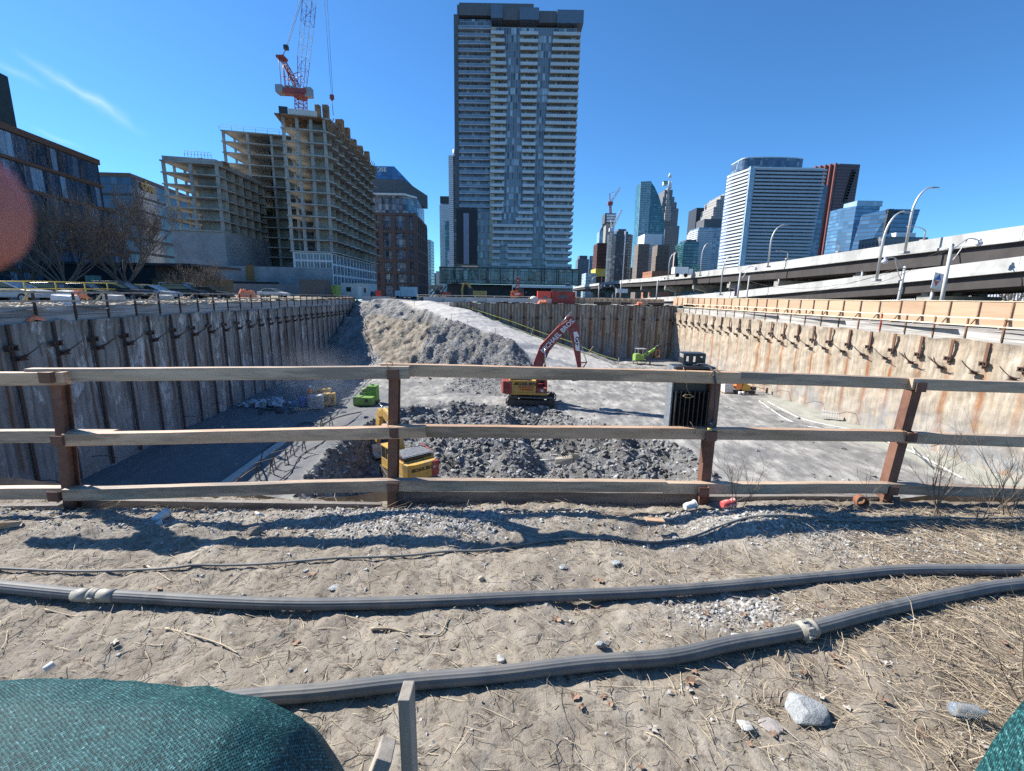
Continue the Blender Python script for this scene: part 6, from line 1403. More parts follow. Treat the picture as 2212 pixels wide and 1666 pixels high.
# tall front block
c_ = at(699, 256, 110); C3 = V((c_.x, 110, 0)); z3 = c_.z; zb3 = at(699, 544, 110).z
L3 = onw(611, 270, (C3.x, C3.y), (C3.x-fu.x, C3.y-fu.y)); w3 = (V((L3.x, L3.y, 0))-C3).length
R3 = onw(803, 350, (C3.x, C3.y), (C3.x+ru.x, C3.y+ru.y)); l3 = (V((R3.x, R3.y, 0))-C3).length
frame_block(C3, w3, min(l3, 60), zb3, z3, 11, 3, 9, True); l3 = min(l3, 60)
# mid block behind, low block left
c_ = at(612, 292, 130); C2 = V((c_.x+8, 132, 0)); z2 = c_.z; _L2 = onw(480, 275, (C2.x, C2.y), (C2.x-fu.x, C2.y-fu.y)); w2_ = (V((_L2.x, _L2.y, 0))-C2).length
frame_block(C2, w2_, 22, at(560, 575, 128).z, z2, 13, 4, 4)
_w2 = w2_; _a = C2-fu*_w2+ru*21; _e = C2+ru*21; _zb = at(560, 575, 128).z
MB().bar((_a.x, _a.y, (_zb+z2)/2-4), (_e.x, _e.y, (_zb+z2)/2-4), .3, z2-_zb-8).build('core_and_backing', M_CNC, cb_, True)  # added backing wall, hides the bright sky behind the open floors
MB().prism([(p.x, p.y) for p in (C2-fu*_w2+ru*5, C2+fu*3+ru*5, C2+fu*3+ru*20, C2-fu*_w2+ru*20)], .3, _zb+(z2-_zb)*.42).build('core_and_backing', pm('shade_backing_concrete', (.10, .10, .095), (.16, .155, .145), .4, .9), cb_, True)  # added dark block, paints the shade inside the lower floors
c_ = at(466, 354, 108); C1 = V((c_.x, 108, 0)); z1_ = c_.z; L1 = onw(350, 342, (C1.x, C1.y), (C1.x-fu.x, C1.y-fu.y)); w1 = (V((L1.x, L1.y, 0))-C1).length
zb1 = at(466, 499, 108).z; frame_block(C1, w1, 22, zb1, z1_, 6, 2, 6)
b = MB(); q = [C1-fu*w1, C1+fu*.3, C1+fu*.3+ru*22, C1-fu*w1+ru*22]; b.prism([(p.x, p.y) for p in q], .3, zb1-.27); b.build('base_wall', M_CNW, cb_, True)
b = MB(); q0 = C1-fu*w1; par = [q0, C1, C1+ru*22]; 
for a_, e_ in ((par[0], par[1]), (par[1], par[2])): b.bar((a_.x, a_.y, z1_+.45), (e_.x, e_.y, z1_+.45), .25, .9)
b.build('parapet', M_CNC, cb_, True)
# podium: long concrete wall and two storeys of white framed windows
b = MB(); q = [C1+fu*.35-ru*3, C3-ru*.6, C3+ru*30-fu*1, C1+ru*21]; b.prism([(p.x, p.y) for p in q], .3, at(640, 578, 108).z); b.build('podium_wall', M_CNW, cb_, True)
zpt = zb3-.3; zpb = at(680, 580, 109).z+.02
F_WH = facade('white_framed_glass', (.03, .04, .05), (.06, .075, .09), (.2, .24, .28), (.55, .57, .60), 2.6, 1.4, .16, .12, .15)
def windows(A, U, N, s0, s1, n, z0, z1, rows, mfr=.2, name='window', off=.0):
    for r_ in range(rows):
        za = z0+(z1-z0)*r_/rows; zb_ = z0+(z1-z0)*(r_+1)/rows
        for k in range(n):
            a_ = s0+(s1-s0)*k/n; e_ = s0+(s1-s0)*(k+1)/n; g = (e_-a_)*mfr; b = MB(); wbox(b, A+N*(.05+off), U, a_+g/2, e_-g/2, .1, za+.2, zb_-.3, N, 0)
            m_ = (a_+e_)/2; wbox(b, A+N*(.1+off), U, m_-.05, m_+.05, .06, za+.25, zb_-.32, N, 1); b.build(name, [M_GLD, M_WFR], cb_, True)
M_GLD = pm('dusk_glass', (.03, .04, .055), (.10, .14, .18), .35, .08, spec=.8)
fn = V((fu.y, -fu.x, 0)); rn = V((ru.y, -ru.x, 0))
b = MB(); q = [C3-fu*w3, C3, C3+ru*l3, C3+ru*l3-fu*w3]; b.prism([(p.x, p.y) for p in q], .3, zpt-.0); b.build('window_wall', M_WFR, cb_, True)
windows(C3-fu*w3, fu, fn, .4, w3, 6, zpb, zpt, 2, .22); windows(C3, ru, rn, .3, l3, 15, 3.2, zpt, 3, .3)
b = MB(); wbox(b, C3+ru*.1+rn*.06, ru, 0, l3, .1, .3, 3.1, rn); b.build('base_band', M_CNW, cb_, True)
# dark lattice of formwork along the roof edge and stacks on the roof
M_FRM = pm('brown_formwork', (.22, .12, .06), (.36, .22, .12), 2, .85, c3=(.14, .08, .05), sc3=.7)
for k in range(8):
    s0 = l3*(k+.02)/8; s1 = l3*(k+.9)/8; b = MB(); p = C3+ru*s0+rn*.6; q = C3+ru*s1+rn*1.1; b.bar((p.x, p.y, z3-.9), (q.x, q.y, z3-.9), .15, 2.6)
    for j in range(4): m_ = p.lerp(q, (j+.5)/4); b.bar((m_.x, m_.y, z3-2.4), (m_.x+1.4, m_.y, z3+.3), .12, .12)
    b.build('formwork_panel', M_FRM, cb_, True)
for px, y0, y1, w in ((688, 228, 250, 9), (705, 228, 252, 11), (735, 259, 276, 15), (750, 277, 296, 12), (765, 302, 318, 10), (778, 316, 334, 12), (793, 328, 342, 10)):
    s = onw(px, y1, (C3.x-2, C3.y), (C3.x-2+ru.x, C3.y+ru.y)); t_ = at(px, y0, s.y); b = MB(); ww = w/F*s.y/2; n = 5
    for j in range(n): b.bx(s.x-ww+2*ww*j/n, s.x-ww+2*ww*(j+.7)/n, s.y-.6, s.y+.6, z3, max(t_.z, z3+1.2))
    b.build('form_stack', M_FRM, cb_, True)
b = MB(); wbox(b, C3-fu*(w3+1.2)-ru*1., fu, 0, w3+1.2, 10, z3-.35, z3-.1, fn); b.build('deck_edge', M_FRM, cb_, True)
M_TRPW = pm('white_tarp', (.55, .53, .48), (.66, .64, .60), 1, .7)
b = MB(); wbox(b, C3-fu*(w3+.6)-ru*.8, fu, 2.2, w3-.5, .1, z3-.05, z3+1.1, fn); b.build('edge_screen', M_TRPW, cb_, True)
b = MB(); wbox(b, C3-fu*(w3+.6)-ru*.8, fu, .3, 2.1, .15, z3-.05, z3+1.4, fn); b.build('edge_screen', M_DRK, cb_, True)
for (c0_, w_, zt_) in ((C2, w2_, z2), (C1, w1*.5, z1_+.9)):
    b = MB(); p = c0_-fu*(w_+.5)-ru*.5
    for k in range(9): q = p+fu*(w_*k/8); b.tube([(q.x, q.y, zt_), (q.x, q.y, zt_+1.3)], .05, 4)
    for z in (.6, 1.2): b.tube([(p.x, p.y, zt_+z), (p.x+fu.x*w_, p.y+fu.y*w_, zt_+z)], .035, 4)
    b.build('edge_rail', M_GRY, cb_, True)
b = MB(); p = C1-fu*(w1*.55)+ru*4
for k in range(4): b.bx(p.x+k*1.6, p.x+k*1.6+1.2, p.y, p.y+2, z1_, z1_+1.9-.2*k)
b.build('form_stack', M_FRM, cb_, True)
b = MB(); q = at(538, 590, 104); b.bx(q.x-.9, q.x+.9, 104.3, 104.5, at(538, 607, 104).z, at(538, 572, 104).z); b.build('hoist_panel', pm('brown_ply', (.20, .13, .05), (.26, .17, .07), 2, .8), cb_, True)
MB().bx(at(352, 600, 101).x, at(600, 600, 101).x, 101, 101.3, 2.6, 3.6).build('dark_beam', M_DRK, cb_, True)
tag(MB().bx(at(448, 600, 99).x, at(735, 600, 99).x, 99, 99.15, .3, 3.1).build('site_hoarding', pm('grey_hoarding', (.20, .21, .22), (.27, .28, .29), .6, .85)), 'grey site hoarding in front of the concrete podium', 'hoarding')
# ---------------------------------------------------------------- tower crane
M_CRR = pm('crane_red', (.30, .05, .04), (.36, .07, .05), 3, .5); M_CRW = pm('crane_white', (.62, .64, .68), (.70, .72, .75), 3, .5)
YC = 118.; T_ = lambda px, py: at(px, py, YC)
cr = thing('tower_crane', 'red and white luffing tower crane rising from the roof of the unfinished building', 'crane', tuple(T_(651, 240)))
b = MB(); lattice(b, T_(651, 262), T_(650, 212), 2., 6, .10); b.build('mast', M_CRR, cr, True)
b = MB(); b.cyl(T_(650, 213), T_(650, 205), 1.5, 14); p, q = T_(614, 199), T_(664, 200); b.bar(p, q, 2.2, 1.0); b.hexa([T_(613, 203)+V((0, -1, 0)), T_(640, 207)+V((0, -1, 0)), T_(640, 207)+V((0, 1, 0)), T_(613, 203)+V((0, 1, 0)), T_(606, 198)+V((0, -1, 0)), T_(665, 201)+V((0, -1, 0)), T_(665, 201)+V((0, 1, 0)), T_(606, 198)+V((0, 1, 0))]); b.build('slewing_deck', M_CRR, cr, True)
b = MB(); b.box(T_(607, 195), (1.7, 2.4, 1.7)); b.build('counterweight', M_GRY, cr, True, bevel=.1)
b = MB(); b.box(T_(667, 201), (1.7, 1.6, 2.0)); o = b.build('cab', M_GRY, cr, True, bevel=.1)
b = MB()
for px in (622, 630, 638): b.cyl(T_(px, 193)-V((0, .8, 0)), T_(px, 193)+V((0, .8, 0)), .55, 10)
b.build('winch', M_GRY, cr, True)
b = MB(); 
for dy in (-.9, .9):
    D = V((0, dy, 0))
    for a_, e_ in (((612, 192), (606, 124)), ((622, 192), (615, 134)), ((644, 188), (606, 124)), ((638, 190), (612, 134)), ((625, 192), (632, 166)), ((632, 166), (650, 160)), ((613, 168), (622, 170))): b.tube([T_(*a_)+D, T_(*e_)+D], .085, 5)
lattice(b, T_(643, 186), T_(609, 127), .9, 9, .07); b.box(T_(609, 126), (1.8, 2.2, .5)); b.build('a_frame', M_CRR, cr, True)
segs = (((652, 198), (656, 128), M_CRR, 1.3, 2.0), ((656, 128), (664, 52), M_CRW, 2.0, 2.1), ((664, 52), (668, 8), pm('dark_crane_red', (.20, .03, .03), (.26, .05, .04), 3, .5), 2.1, 2.1), ((668, 8), (682, -190), M_CRW, 2.1, 1.9))
for k, (a_, e_, m_, wa, wb) in enumerate(segs): b = MB(); n = int((T_(*e_)-T_(*a_)).length/2.0); lattice(b, T_(*a_), T_(*e_), wa, n, .06, wb); b.build('jib_section', m_, cr, True)
b = MB(); b.tube([T_(608, 124), T_(618, 103), T_(652, -10), T_(700, -180)], .05, 4); b.tube([T_(610, 124), T_(620, 103), T_(656, -10)], .05, 4); b.box(T_(618, 103), (.9, .9, .9)); b.tube([T_(700, -10), T_(716, 206)], .04, 4); b.tube([T_(706, -10), T_(719, 206)], .04, 4); b.tube([T_(717, 212), T_(720, 250)], .07, 4); b.build('rope', M_DRK, cr, True)
b = MB(); b.box(T_(717, 210), (.9, .7, 1.0)); b.cyl(T_(717, 214), T_(717, 218), .25, 8); b.build('hook_block', M_EXR, cr, True, bevel=.1)
# ---------------------------------------------------------------- brown brick office
YB = 170.; X = lambda px, py=500, Y=YB: at(px, py, Y).x; Zp = lambda px, py, Y=YB: at(px, py, Y).z
br = thing('brick_building', 'brown brick office with large gridded windows and a blue glass top beside the street', 'building', (X(860), YB, .2))
M_BRK = pm('dark_brown_brick', (.13, .085, .075), (.17, .115, .10), 1.2, .9); M_GPN = pm('charcoal_panel', (.10, .10, .105), (.13, .13, .135), 1, .6)
F_BR = facade('reflecting_office_glass', (.03, .055, .08), (.12, .20, .31), (.50, .52, .50), (.05, .05, .055), 2.05, 1.25, .07, .07, .06, wob=.5, p=(.3, .62))
xc = X(898); xl = X(770); zr_ = Zp(898, 462); Rb = onw(922, 480, (xc, YB), (xc+ru.x, YB+ru.y)); lb = min(abs(Rb.y-YB), 70)
MB().prism([(xl, YB+.8), (xc-.8, YB+.8), (xc-.8+ru.x*lb, YB+lb), (xl, YB+lb)], .2, zr_-.3).build('glass_core', F_BR, br, True)
lev = [640, 612, 588, 562, 536, 500, 462]; zl_ = [Zp(860, y) for y in lev]; zl_[0] = .2
for z in zl_[1:]: MB().prism([(xl, YB), (xc, YB), (xc+ru.x*lb, YB+lb), (xl, YB+lb)], z-.55, z+.35).build('brick_band', M_BRK, br, True)
for px in (810, 824.5, 851, 881, 897.5): x = X(px, 540); MB().bx(x-.75, x+.75, YB-.06, YB+1.2, .2, zr_-.6).build('brick_pier', M_BRK, br, True)
for k in range(1, 8): p = V((xc, YB, 0))+ru*(lb*k/7); MB().box((p.x-.5, p.y, (zr_-.4)/2), (1.12, 1.3, zr_-.6)).build('brick_pier', M_BRK, br, True)
z4 = Zp(880, 421); MB().prism([(xl, YB+2.5), (X(872, 440), YB+2.5), (X(892, 440), YB+8), (xc-1+ru.x*lb, YB+lb), (xl, YB+lb)], zr_+.36, z4).build('glass_storey', F_BR, br, True)
MB().prism([(xl, YB+.6), (X(872, 420), YB+.6), (X(893, 440), YB+6.5), (xl, YB+6.5)], z4, z4+.6).build('white_canopy', M_WHT, br, True)
z5 = Zp(860, 383); MB().prism([(xl, YB+3), (X(866, 400), YB+3), (xc+ru.x*20, YB+30), (xc+ru.x*lb, YB+lb), (xl, YB+lb)], z4+.61, z5).build('charcoal_storey', M_GPN, br, True)
z6 = Zp(836, 349); b = MB(); x1 = X(836, 360); x2 = X(868, 388); b.hexa([(xl, YB+10, z5+.01), (x2+1, YB+10, z5+.01), (x2+1, YB+40, z5+.01), (xl, YB+40, z5+.01), (xl, YB+10, z6+1), (x1, YB+10, z6+1), (x1+2, YB+40, z6-3), (xl, YB+40, z6-2)]); b.build('glass_top', facade('top_blue_glass', (.03, .10, .24), (.05, .15, .33), (.09, .22, .42), (.03, .08, .18), 4, 2, .04, .05, .08), br, True)
writing('sign', 'OSE', 2.0, M_WHT, br, frame((X(805, 363)+.3, YB+9.8, Zp(805, 365)+2.2), (1, 0, 0), (0, 0, 1)), .08, 1.1, .03)
# ---------------------------------------------------------------- main tower
YT = 235.; tx = lambda zx, zy: at((1180+zx/3.3327)/1.2966, zy/4.321, YT).x
def Zt(py): return at(1130, py, YT).z
mt = thing('apartment_tower', 'tall apartment tower with rows of solid grey balconies in the middle of the picture', 'tower', (X(1105, 600, YT), YT+12, .2))
zb_ = Zt(575); zt_ = Zt(62); NF = 34; fh = (zt_-zb_)/NF
F_TW = facade('tower_window_wall', (.05, .07, .09), (.17, .21, .26), (.50, .60, .66), (.36, .32, .29), fh, 1.15, .16, .14, .1, spandrel=(.24, .22, .20), z0=zb_, p=(.4, .72))
F_TL = facade('tower_glass_wall', (.05, .06, .08), (.14, .165, .20), (.40, .46, .52), (.27, .28, .29), fh, 1.3, .1, .1, .08, z0=zb_)
xL = X(984, 300, YT); xM = X(1060, 300, YT); xR = X(1236, 574, YT)-.3; xR = X(1252, 120, YT)-1.6
MB().bx(xM, xR, YT, YT+26, zb_-.2, zt_+.5).build('right_body', F_TW, mt, True)
MB().bx(xL, xM-.01, YT+2, YT+26, zb_-.2, Zt(38)).build('left_body', F_TL, mt, True)
M_PCL = pm('beige_balcony_concrete', (.42, .36, .27), (.52, .46, .36), .6, .85); M_PAR = pm('grey_balcony_front', (.54, .55, .57), (.64, .65, .67), .4, .5, rnd=.08)
M_GRL = pm('glass_railing', (.16, .21, .27), (.24, .30, .37), .4, .15, spec=.8)
MB().bx(xM-.2, xM+2.0, YT-.9, YT+.1, zb_, zt_).build('beige_pier', M_PCL, mt, True)
def balcony(x0, x1, z, dp=1.9, glass=False, round_=False):
    b = MB(); 
    if glass: b.bx(x0, x1, YT+.3, YT+2, z-.25, z-.02, 0); b.bx(x0, x1, YT+.3, YT+.36, z-.01, z+1.05, 2); b.bx(x0, x1, YT+.24, YT+.299, z+1.0, z+1.08, 1)
    else:
        b.bx(x0, x1, YT-dp, YT-.01, z-.28, z-.03, 0); b.bx(x0, x1, YT-dp-.06, YT-dp, z-.12, z+1.15, 1)
        for x in (x0, x1): b.bx(x-.03, x+.03, YT-dp+.001, YT-.01, z-.02, z+1.15, 1)
    b.build('balcony', [M_PCL, M_PAR, M_GRL], mt, True)
def lerp(a, b, t): return a+(b-a)*t
for k in range(NF):
    z = zb_+k*fh; py = 575-(575-62)*k/NF; zy = py*4.321; f_ = lambda zx: tx(zx, zy)
    if k < 4: segs_ = [(660, 735), (805, 1030)]
    elif k < 7: segs_ = [(665, 1040)]
    elif k == 7: segs_ = [(655, 752), (880, 1040)]
    elif k == 8: segs_ = [(650, 758), (902, 1040)]
    elif k == 9: segs_ = [(648, 762), (918, 1045)]
    else:
        t_ = (k-10)/24; segs_ = [(lerp(645, 652, t_), lerp(770, 800, min(t_*1.6, 1)) if t_ < .62 else lerp(812, 768, (t_-.62)/.38)), (lerp(948, 920, t_), lerp(1052, 1092, t_))]
    segs_.append((lerp(1155, 1140, min(k/17, 1)) if k < 18 else lerp(1140, 1236, (k-18)/16), None))
    for a_, e_ in segs_:
        x0 = f_(a_); x1 = f_(e_) if e_ else xR+1.6
        if e_ is None: 
            b = MB(); b.bx(x0, x1, YT-1.9, YT-.01, z-.28, z-.03, 0); b.bx(x0, x1, YT-1.96, YT-1.9, z-.12, z+1.15, 1); b.bx(xR+.01, x1, YT, YT+9, z-.28, z-.03, 0); b.bx(x1-.02, x1+.04, YT-1.89, YT+9, z-.12, z+1.15, 1); b.build('balcony', [M_PCL, M_PAR, M_GRL], mt, True)
        else: balcony(x0, x1, z)
b_all = MB()
for k in range(NF+1):
    z = zb_+k*fh
    if k >= 9: 
        b = MB(); x0, x1 = X(991, 300, YT), xM-.3; b.bx(x0, x1, YT+.3, YT+1.99, z-.25, z-.02, 0); b.bx(x0, x1, YT+.3, YT+.36, z+.02, z+1.0, 2); b.bx(x0, x1, YT+.22, YT+.299, z+1.0, z+1.1, 1); b.bx(x0, x1, YT+.22, YT+.299, z-.25, z-.02, 1); b.build('glass_balcony', [M_PAR, M_PAR, M_GRL], mt, True)
MB().bx(xL-.6, X(991, 300, YT)-.05, YT+1.2, YT+1.9, Zt(452), Zt(30)).build('side_pier', M_GPN, mt, True)
# roof boxes
for x0, x1, y0, y1, m_, dy in ((652, 760, 72, 236, 'g', 0), (762, 914, 92, 242, 'd', .8), (916, 1097, 92, 246, 'g', 0), (1099, 1262, 112, 262, 'd', .8), (1264, 1510, 108, 272, 'g', 0)):
    a_ = tx(x0, (y0+y1)/2); e_ = tx(x1, (y0+y1)/2); MB().bx(a_, e_, YT-1.9+dy, YT+8, Zt(y1/4.321-3)+1.2, Zt(y0/4.321)).build('roof_screen', pm('blue_grey_panel', (.12, .16, .21), (.15, .19, .25), .5, .4) if m_ == 'g' else pm('ribbed_grey_panel', (.10, .095, .10), (.17, .16, .165), 2, .6, st=(3, 3, .1)), mt, True)
MB().bx(tx(350, 60), tx(1050, 60), YT+1., YT+16, Zt(32), Zt(5)).bx(tx(330, 60), tx(349, 60), YT+1.5, YT+10, Zt(50), Zt(8)).build('plant_room', pm('ribbed_grey_panel', (.1, .095, .1)), mt, True)
for zx in (795, 845): MB().cyl((tx(zx, 10), YT+6, Zt(6)), (tx(zx, 10), YT+6, Zt(-2)), 1.4, 14).build('vent', M_GRY, mt, True)
for zx in (1378, 1495): MB().cyl((tx(zx, 100), YT+4, Zt(26)), (tx(zx, 100), YT+4, Zt(17)), .35, 8).build('vent', M_CRW, mt, True)
# black panel with pale stripe
x0, x1 = X(986.5, 510, YT), X(1031, 510, YT); MB().bx(x0, x1, YT-1.2, YT+1.9, Zt(572), Zt(454)).build('black_panel', pm('black_brown_panel', (.025, .02, .022), (.035, .028, .03), 1, .5), mt, True)
MB().bx(X(1002, 510, YT), X(1013.5, 510, YT), YT-1.35, YT-1.21, Zt(573), Zt(464)).build('pale_stripe', pm('violet_grey_strip', (.24, .24, .30), (.32, .32, .38), 1.2, .5, st=(1, 1, .3)), mt, True)
MB().bx(x1+.05, xM-.3, YT+.5, YT+1.95, zb_, Zt(458)).build('window_bay', F_TW, mt, True)
# podium
F_PD = facade('podium_glass', (.04, .07, .075), (.10, .155, .15), (.26, .34, .32), (.015, .02, .02), 4.1, 1.8, .04, .04, .1, wob=.6, p=(.3, .6))
pd = thing('podium_building', 'low green glass podium at the foot of the tall apartment tower', 'building', (X(1099, 600, YT), YT-14, .2)); YP_ = YT-16
a_, e_ = at(949, 600, YP_).x, at(1250, 600, YP_).x; zt2 = at(1100, 581, YP_).z; zb2 = at(1100, 613, YP_).z
MB().bx(a_, e_, YP_, YT-2.2, zb2, zt2).build('glass_wall', F_PD, pd, True)
b = MB(); b.bx(a_-.1, e_+.1, YP_-.15, YT-2.1, zt2+.01, zt2+.5); b.bx(a_-.1, e_+.1, YP_-.15, YP_-.01, zb2-.4, zb2+.1); b.build('edge_trim', M_DRK, pd, True)
for k, zx in enumerate((545, 612, 625, 650, 738, 862, 1085, 1122, 1150, 1198, 1262, 1282, 1345, 1410, 1470)): x = at((1180+zx/3.333)/1.2966, 600, YP_).x; MB().bx(x-.18, x+.18, YP_-.35, YP_-.16, zb2-.2, zt2).build('fin', M_DRK if k % 3 else M_GRY, pd, True)
MB().bx(a_+3, e_-2, YP_+4, YT-2.2, .2, zb2-.41).build('base_wall', pm('dark_base', (.03, .035, .035), (.06, .06, .06), .3, .6), pd, True)
x0 = at(1108, 600, YP_).x; MB().bx(x0, e_-3, YP_-2, YP_+3.9, at(1150, 622, YP_).z, at(1150, 616.5, YP_).z).build('canopy', M_WHT, pd, True)
MB().bx(at(1192, 625, YP_).x, at(1238, 625, YP_).x, YP_+3.7, YP_+3.95, .3, at(1200, 624, YP_).z).build('shopfront', pm('pale_shopfront', (.45, .45, .42), (.6, .6, .56), 1, .4), pd, True)
writing('sign', '20', 1.2, M_WHT, pd, frame((at(1137, 630, YP_).x, YP_+3.8, 3.0), (1, 0, 0), (0, 0, 1)), .05)
zlo = zt2+.51; MB().bx(X(1033, 570, YT), xR, YT-1.5, YT-.02, zlo, zb_-.3).build('lower_storey', facade('blue_lobby_glass', (.03, .06, .09), (.06, .12, .18), (.2, .4, .55), (.04, .04, .05), 4, 1.6, .08, .06, .06), mt, True)
# ================================================================ ELEVATED ROAD
M_BAR = pm('pale_road_concrete', (.40, .40, .39), (.52, .52, .505), .5, .85, .15, 4, c3=(.34, .34, .325), sc3=.2, st=(1, 1, .6), rnd=.1)
M_GIR = pm('dark_girder', (.035, .03, .03), (.055, .048, .045), .6, .7)
M_PIER = pm('pier_concrete', (.27, .26, .23), (.38, .365, .33), .6, .9, c3=(.22, .21, .19), sc3=.4)
def deck(name, label, path, width, bh, gh, seg=5.):
    """path: list of (x, y, ztop) of the near edge"""
    P = [V(p) for p in path]; r = thing(name, label, 'road bridge', tuple(P[0]*1.0)); out = []
    for a, c_ in zip(P[:-1], P[1:]):
        n = max(1, int((c_-a).length/(seg*(1+a.y/60)))); 
        for k in range(n): out.append(a.lerp(c_, k/n))
    out.append(P[-1])
    def nrm(i): d = (out[min(i+1, len(out)-1)]-out[max(i-1, 0)]); d.z = 0; d.normalize(); return V((d.y, -d.x, 0))
    for i in range(len(out)-1):
        a, c_ = out[i], out[i+1]; na, nc = nrm(i), nrm(i+1); d = (c_-a).normalized()*.012; b = MB()
        prof_ = [(0, 0), (.3, 0), (.42, -.7), (.45, -bh+.3), (.45, -bh), (-.12, -bh), (-.12, -bh+.28), (0, -bh+.3)]
        vs = [a+d+na*u+V((0, 0, w)) for u, w in prof_]+[c_-d+nc*u+V((0, 0, w)) for u, w in prof_]; n = 8
        b.add(vs, [(j, (j+1) % n, n+(j+1) % n, n+j) for j in range(n)]+[list(range(n))[::-1], list(range(n, 2*n))]); b.build('parapet', M_BAR, r, True)
    b = MB(); vs = []
    for i, p in enumerate(out):
        n_ = nrm(i); vs += [p+n_*.455+V((0, 0, -bh+.25)), p+n_*width+V((0, 0, -bh+.25)), p+n_*width+V((0, 0, -bh-.0)), p+n_*.1+V((0, 0, -bh-.01))]
    b.add(vs, [(i*4+j, i*4+(j+1) % 4, (i+1)*4+(j+1) % 4, (i+1)*4+j) for i in range(len(out)-1) for j in range(4)]); b.build('road_slab', M_PIER, r, True)
    for u in np.arange(.35, width-.2, 2.6):
        b = MB(); vs = []
        for i, p in enumerate(out):
            n_ = nrm(i); vs += [p+n_*u+V((0, 0, -bh-.011)), p+n_*(u+.35)+V((0, 0, -bh-.011)), p+n_*(u+.35)+V((0, 0, -bh-gh)), p+n_*u+V((0, 0, -bh-gh))]
        b.add(vs, [(i*4+j, i*4+(j+1) % 4, (i+1)*4+(j+1) % 4, (i+1)*4+j) for i in range(len(out)-1) for j in range(4)]+[(0, 1, 2, 3), tuple(len(vs)-4+j for j in (3, 2, 1, 0))]); b.build('girder', M_GIR, r, True)
    b = MB(); i = 0
    vs = []
    for i, p in enumerate(out): n_ = nrm(i); vs += [p+n_*(width-.3)+V((0, 0, -bh+.25)), p+n_*width+V((0, 0, -bh+.25)), p+n_*width+V((0, 0, -.05)), p+n_*(width-.3)+V((0, 0, -.05))]
    b.add(vs, [(i*4+j, i*4+(j+1) % 4, (i+1)*4+(j+1) % 4, (i+1)*4+j) for i in range(len(out)-1) for j in range(4)]); b.build('far_parapet', M_BAR, r, True); return r, out, nrm
UP = [(44, 16, 9.1), (45, 42, 8.55), (45, 58, 8.35), (45, 77, 8.08), (46.2, 120, 8.2), (47, 161, 8.4), (45.5, 210, 8.7), (48, 330, 9.1), (60, 520, 9.6)]
LOW = [(39.6, 16, 6.6), (41, 38, 5.5), (41, 52, 4.75), (41, 83, 3.2), (41, 116, 2.1), (42, 150, 1.3)]
up_, upo, upn = deck('elevated_road', 'upper deck of the elevated road with pale parapet and dark girders', UP, 17, 1.35, 1.5)
lo_, loo, lon = deck('elevated_road', 'lower ramp deck descending beside the upper elevated road', LOW, 8.5, 1.2, 1.15)
def edge(path, y):
    for a, c_ in zip(path[:-1], path[1:]):
        if a[1] <= y <= c_[1]: t_ = (y-a[1])/(c_[1]-a[1]); return V(a).lerp(V(c_), t_)
def bent(path, y, width, drop, x0=.8, label='', cols=(4., 12.5), cw=1.6, parent=None):
    e = edge(path, y); r = thing('bridge_pier', label, 'pier', (e.x+width/2, y, .2)); zt_ = e.z-drop; b = MB()
    b.prof([(x0, zt_-.95), (x0, zt_), (width-.6, zt_), (width-.6, zt_-.95), (cols[-1]+cw, zt_-1.7), (cols[0]-cw*.6, zt_-1.7)], (e.x, y, 0), (1, 0, 0), (0, 0, 1), 1.7); b.build('cap_beam', M_PIER, r, True)
    for c_ in cols: b = MB(); b.hexa([(e.x+c_-cw*.4, y-.7, .2), (e.x+c_+cw*.5, y-.7, .2), (e.x+c_+cw*.5, y+.7, .2), (e.x+c_-cw*.4, y+.7, .2), (e.x+c_-cw*.6, y-.75, zt_-1.71), (e.x+c_+cw*.6, y-.75, zt_-1.71), (e.x+c_+cw*.6, y+.75, zt_-1.71), (e.x+c_-cw*.6, y+.75, zt_-1.71)]); b.build('column', M_PIER, r, True)
    for u in np.arange(1.2, width-.5, 2.6): MB().bx(e.x+u-.4, e.x+u+.4, y-.4, y+.4, zt_, zt_+.3).build('bearing_block', M_PIER, r, True)
    MB().cyl((e.x+.5, y-1.2, zt_-1.6), (e.x+.5, y-1.2, zt_+.5), .16, 8).build('drain_pipe', M_GRY, r, True)
nth = ('nearest', 'second nearest', 'third nearest', 'fourth nearest', 'fifth nearest', 'sixth nearest', 'seventh nearest', 'eighth nearest', 'ninth nearest', 'tenth nearest', 'eleventh nearest')
for k, y in enumerate((24, 43, 62, 81, 100, 121, 145, 172, 205, 245, 300)): bent(UP, y, 17, 1.35+1.5+.3, label='concrete pier with wide cap beam under the upper deck, %s of its row' % nth[k], cols=(5, 13) if y > 90 else (10.5, 14.5))
for k, y in enumerate((28, 47, 66, 84)): bent(LOW, y, 8.5, 1.2+1.15+.3, label='concrete pier under the lower ramp deck, %s of its row' % nth[k], cols=(4.2,), cw=2.2)
# things behind and under the decks
cf = thing('corrugated_fence', 'white corrugated fence seen through the gap under the elevated road', 'fence', (88, 62, .2)); b = MB()
for k in range(150): y = 40+k*.5; b.bx(84, 84.25, y, y+.25, .2, 4.2)
b.bx(84.26, 84.4, 40, 115, .2, 4.15); b.build('sheet', pm('pale_blue_sheet', (.42, .46, .50), (.52, .56, .60), 1, .5), cf, True)
b = MB()
for z in (.6, .95, 1.3): b.bar((64, 22, z), (64, 140, z), .08, .22)
for k in range(30): b.bx(64.05, 64.2, 22+k*4, 22.15+k*4, .2, 1.4)
tag(b.build('guard_rail', pm('galvanised', (.45, .47, .48), (.58, .6, .61), 2, .4, metal=.5)), 'galvanised road guard rail under the elevated road', 'guard rail')
b = MB(); random.seed(71)
for k in range(500): y = random.uniform(45, 75); b.rock((72+random.uniform(-2, 2), y, .3+random.random()**2*1.8), .5, .6, .4, random.uniform(0, 6))
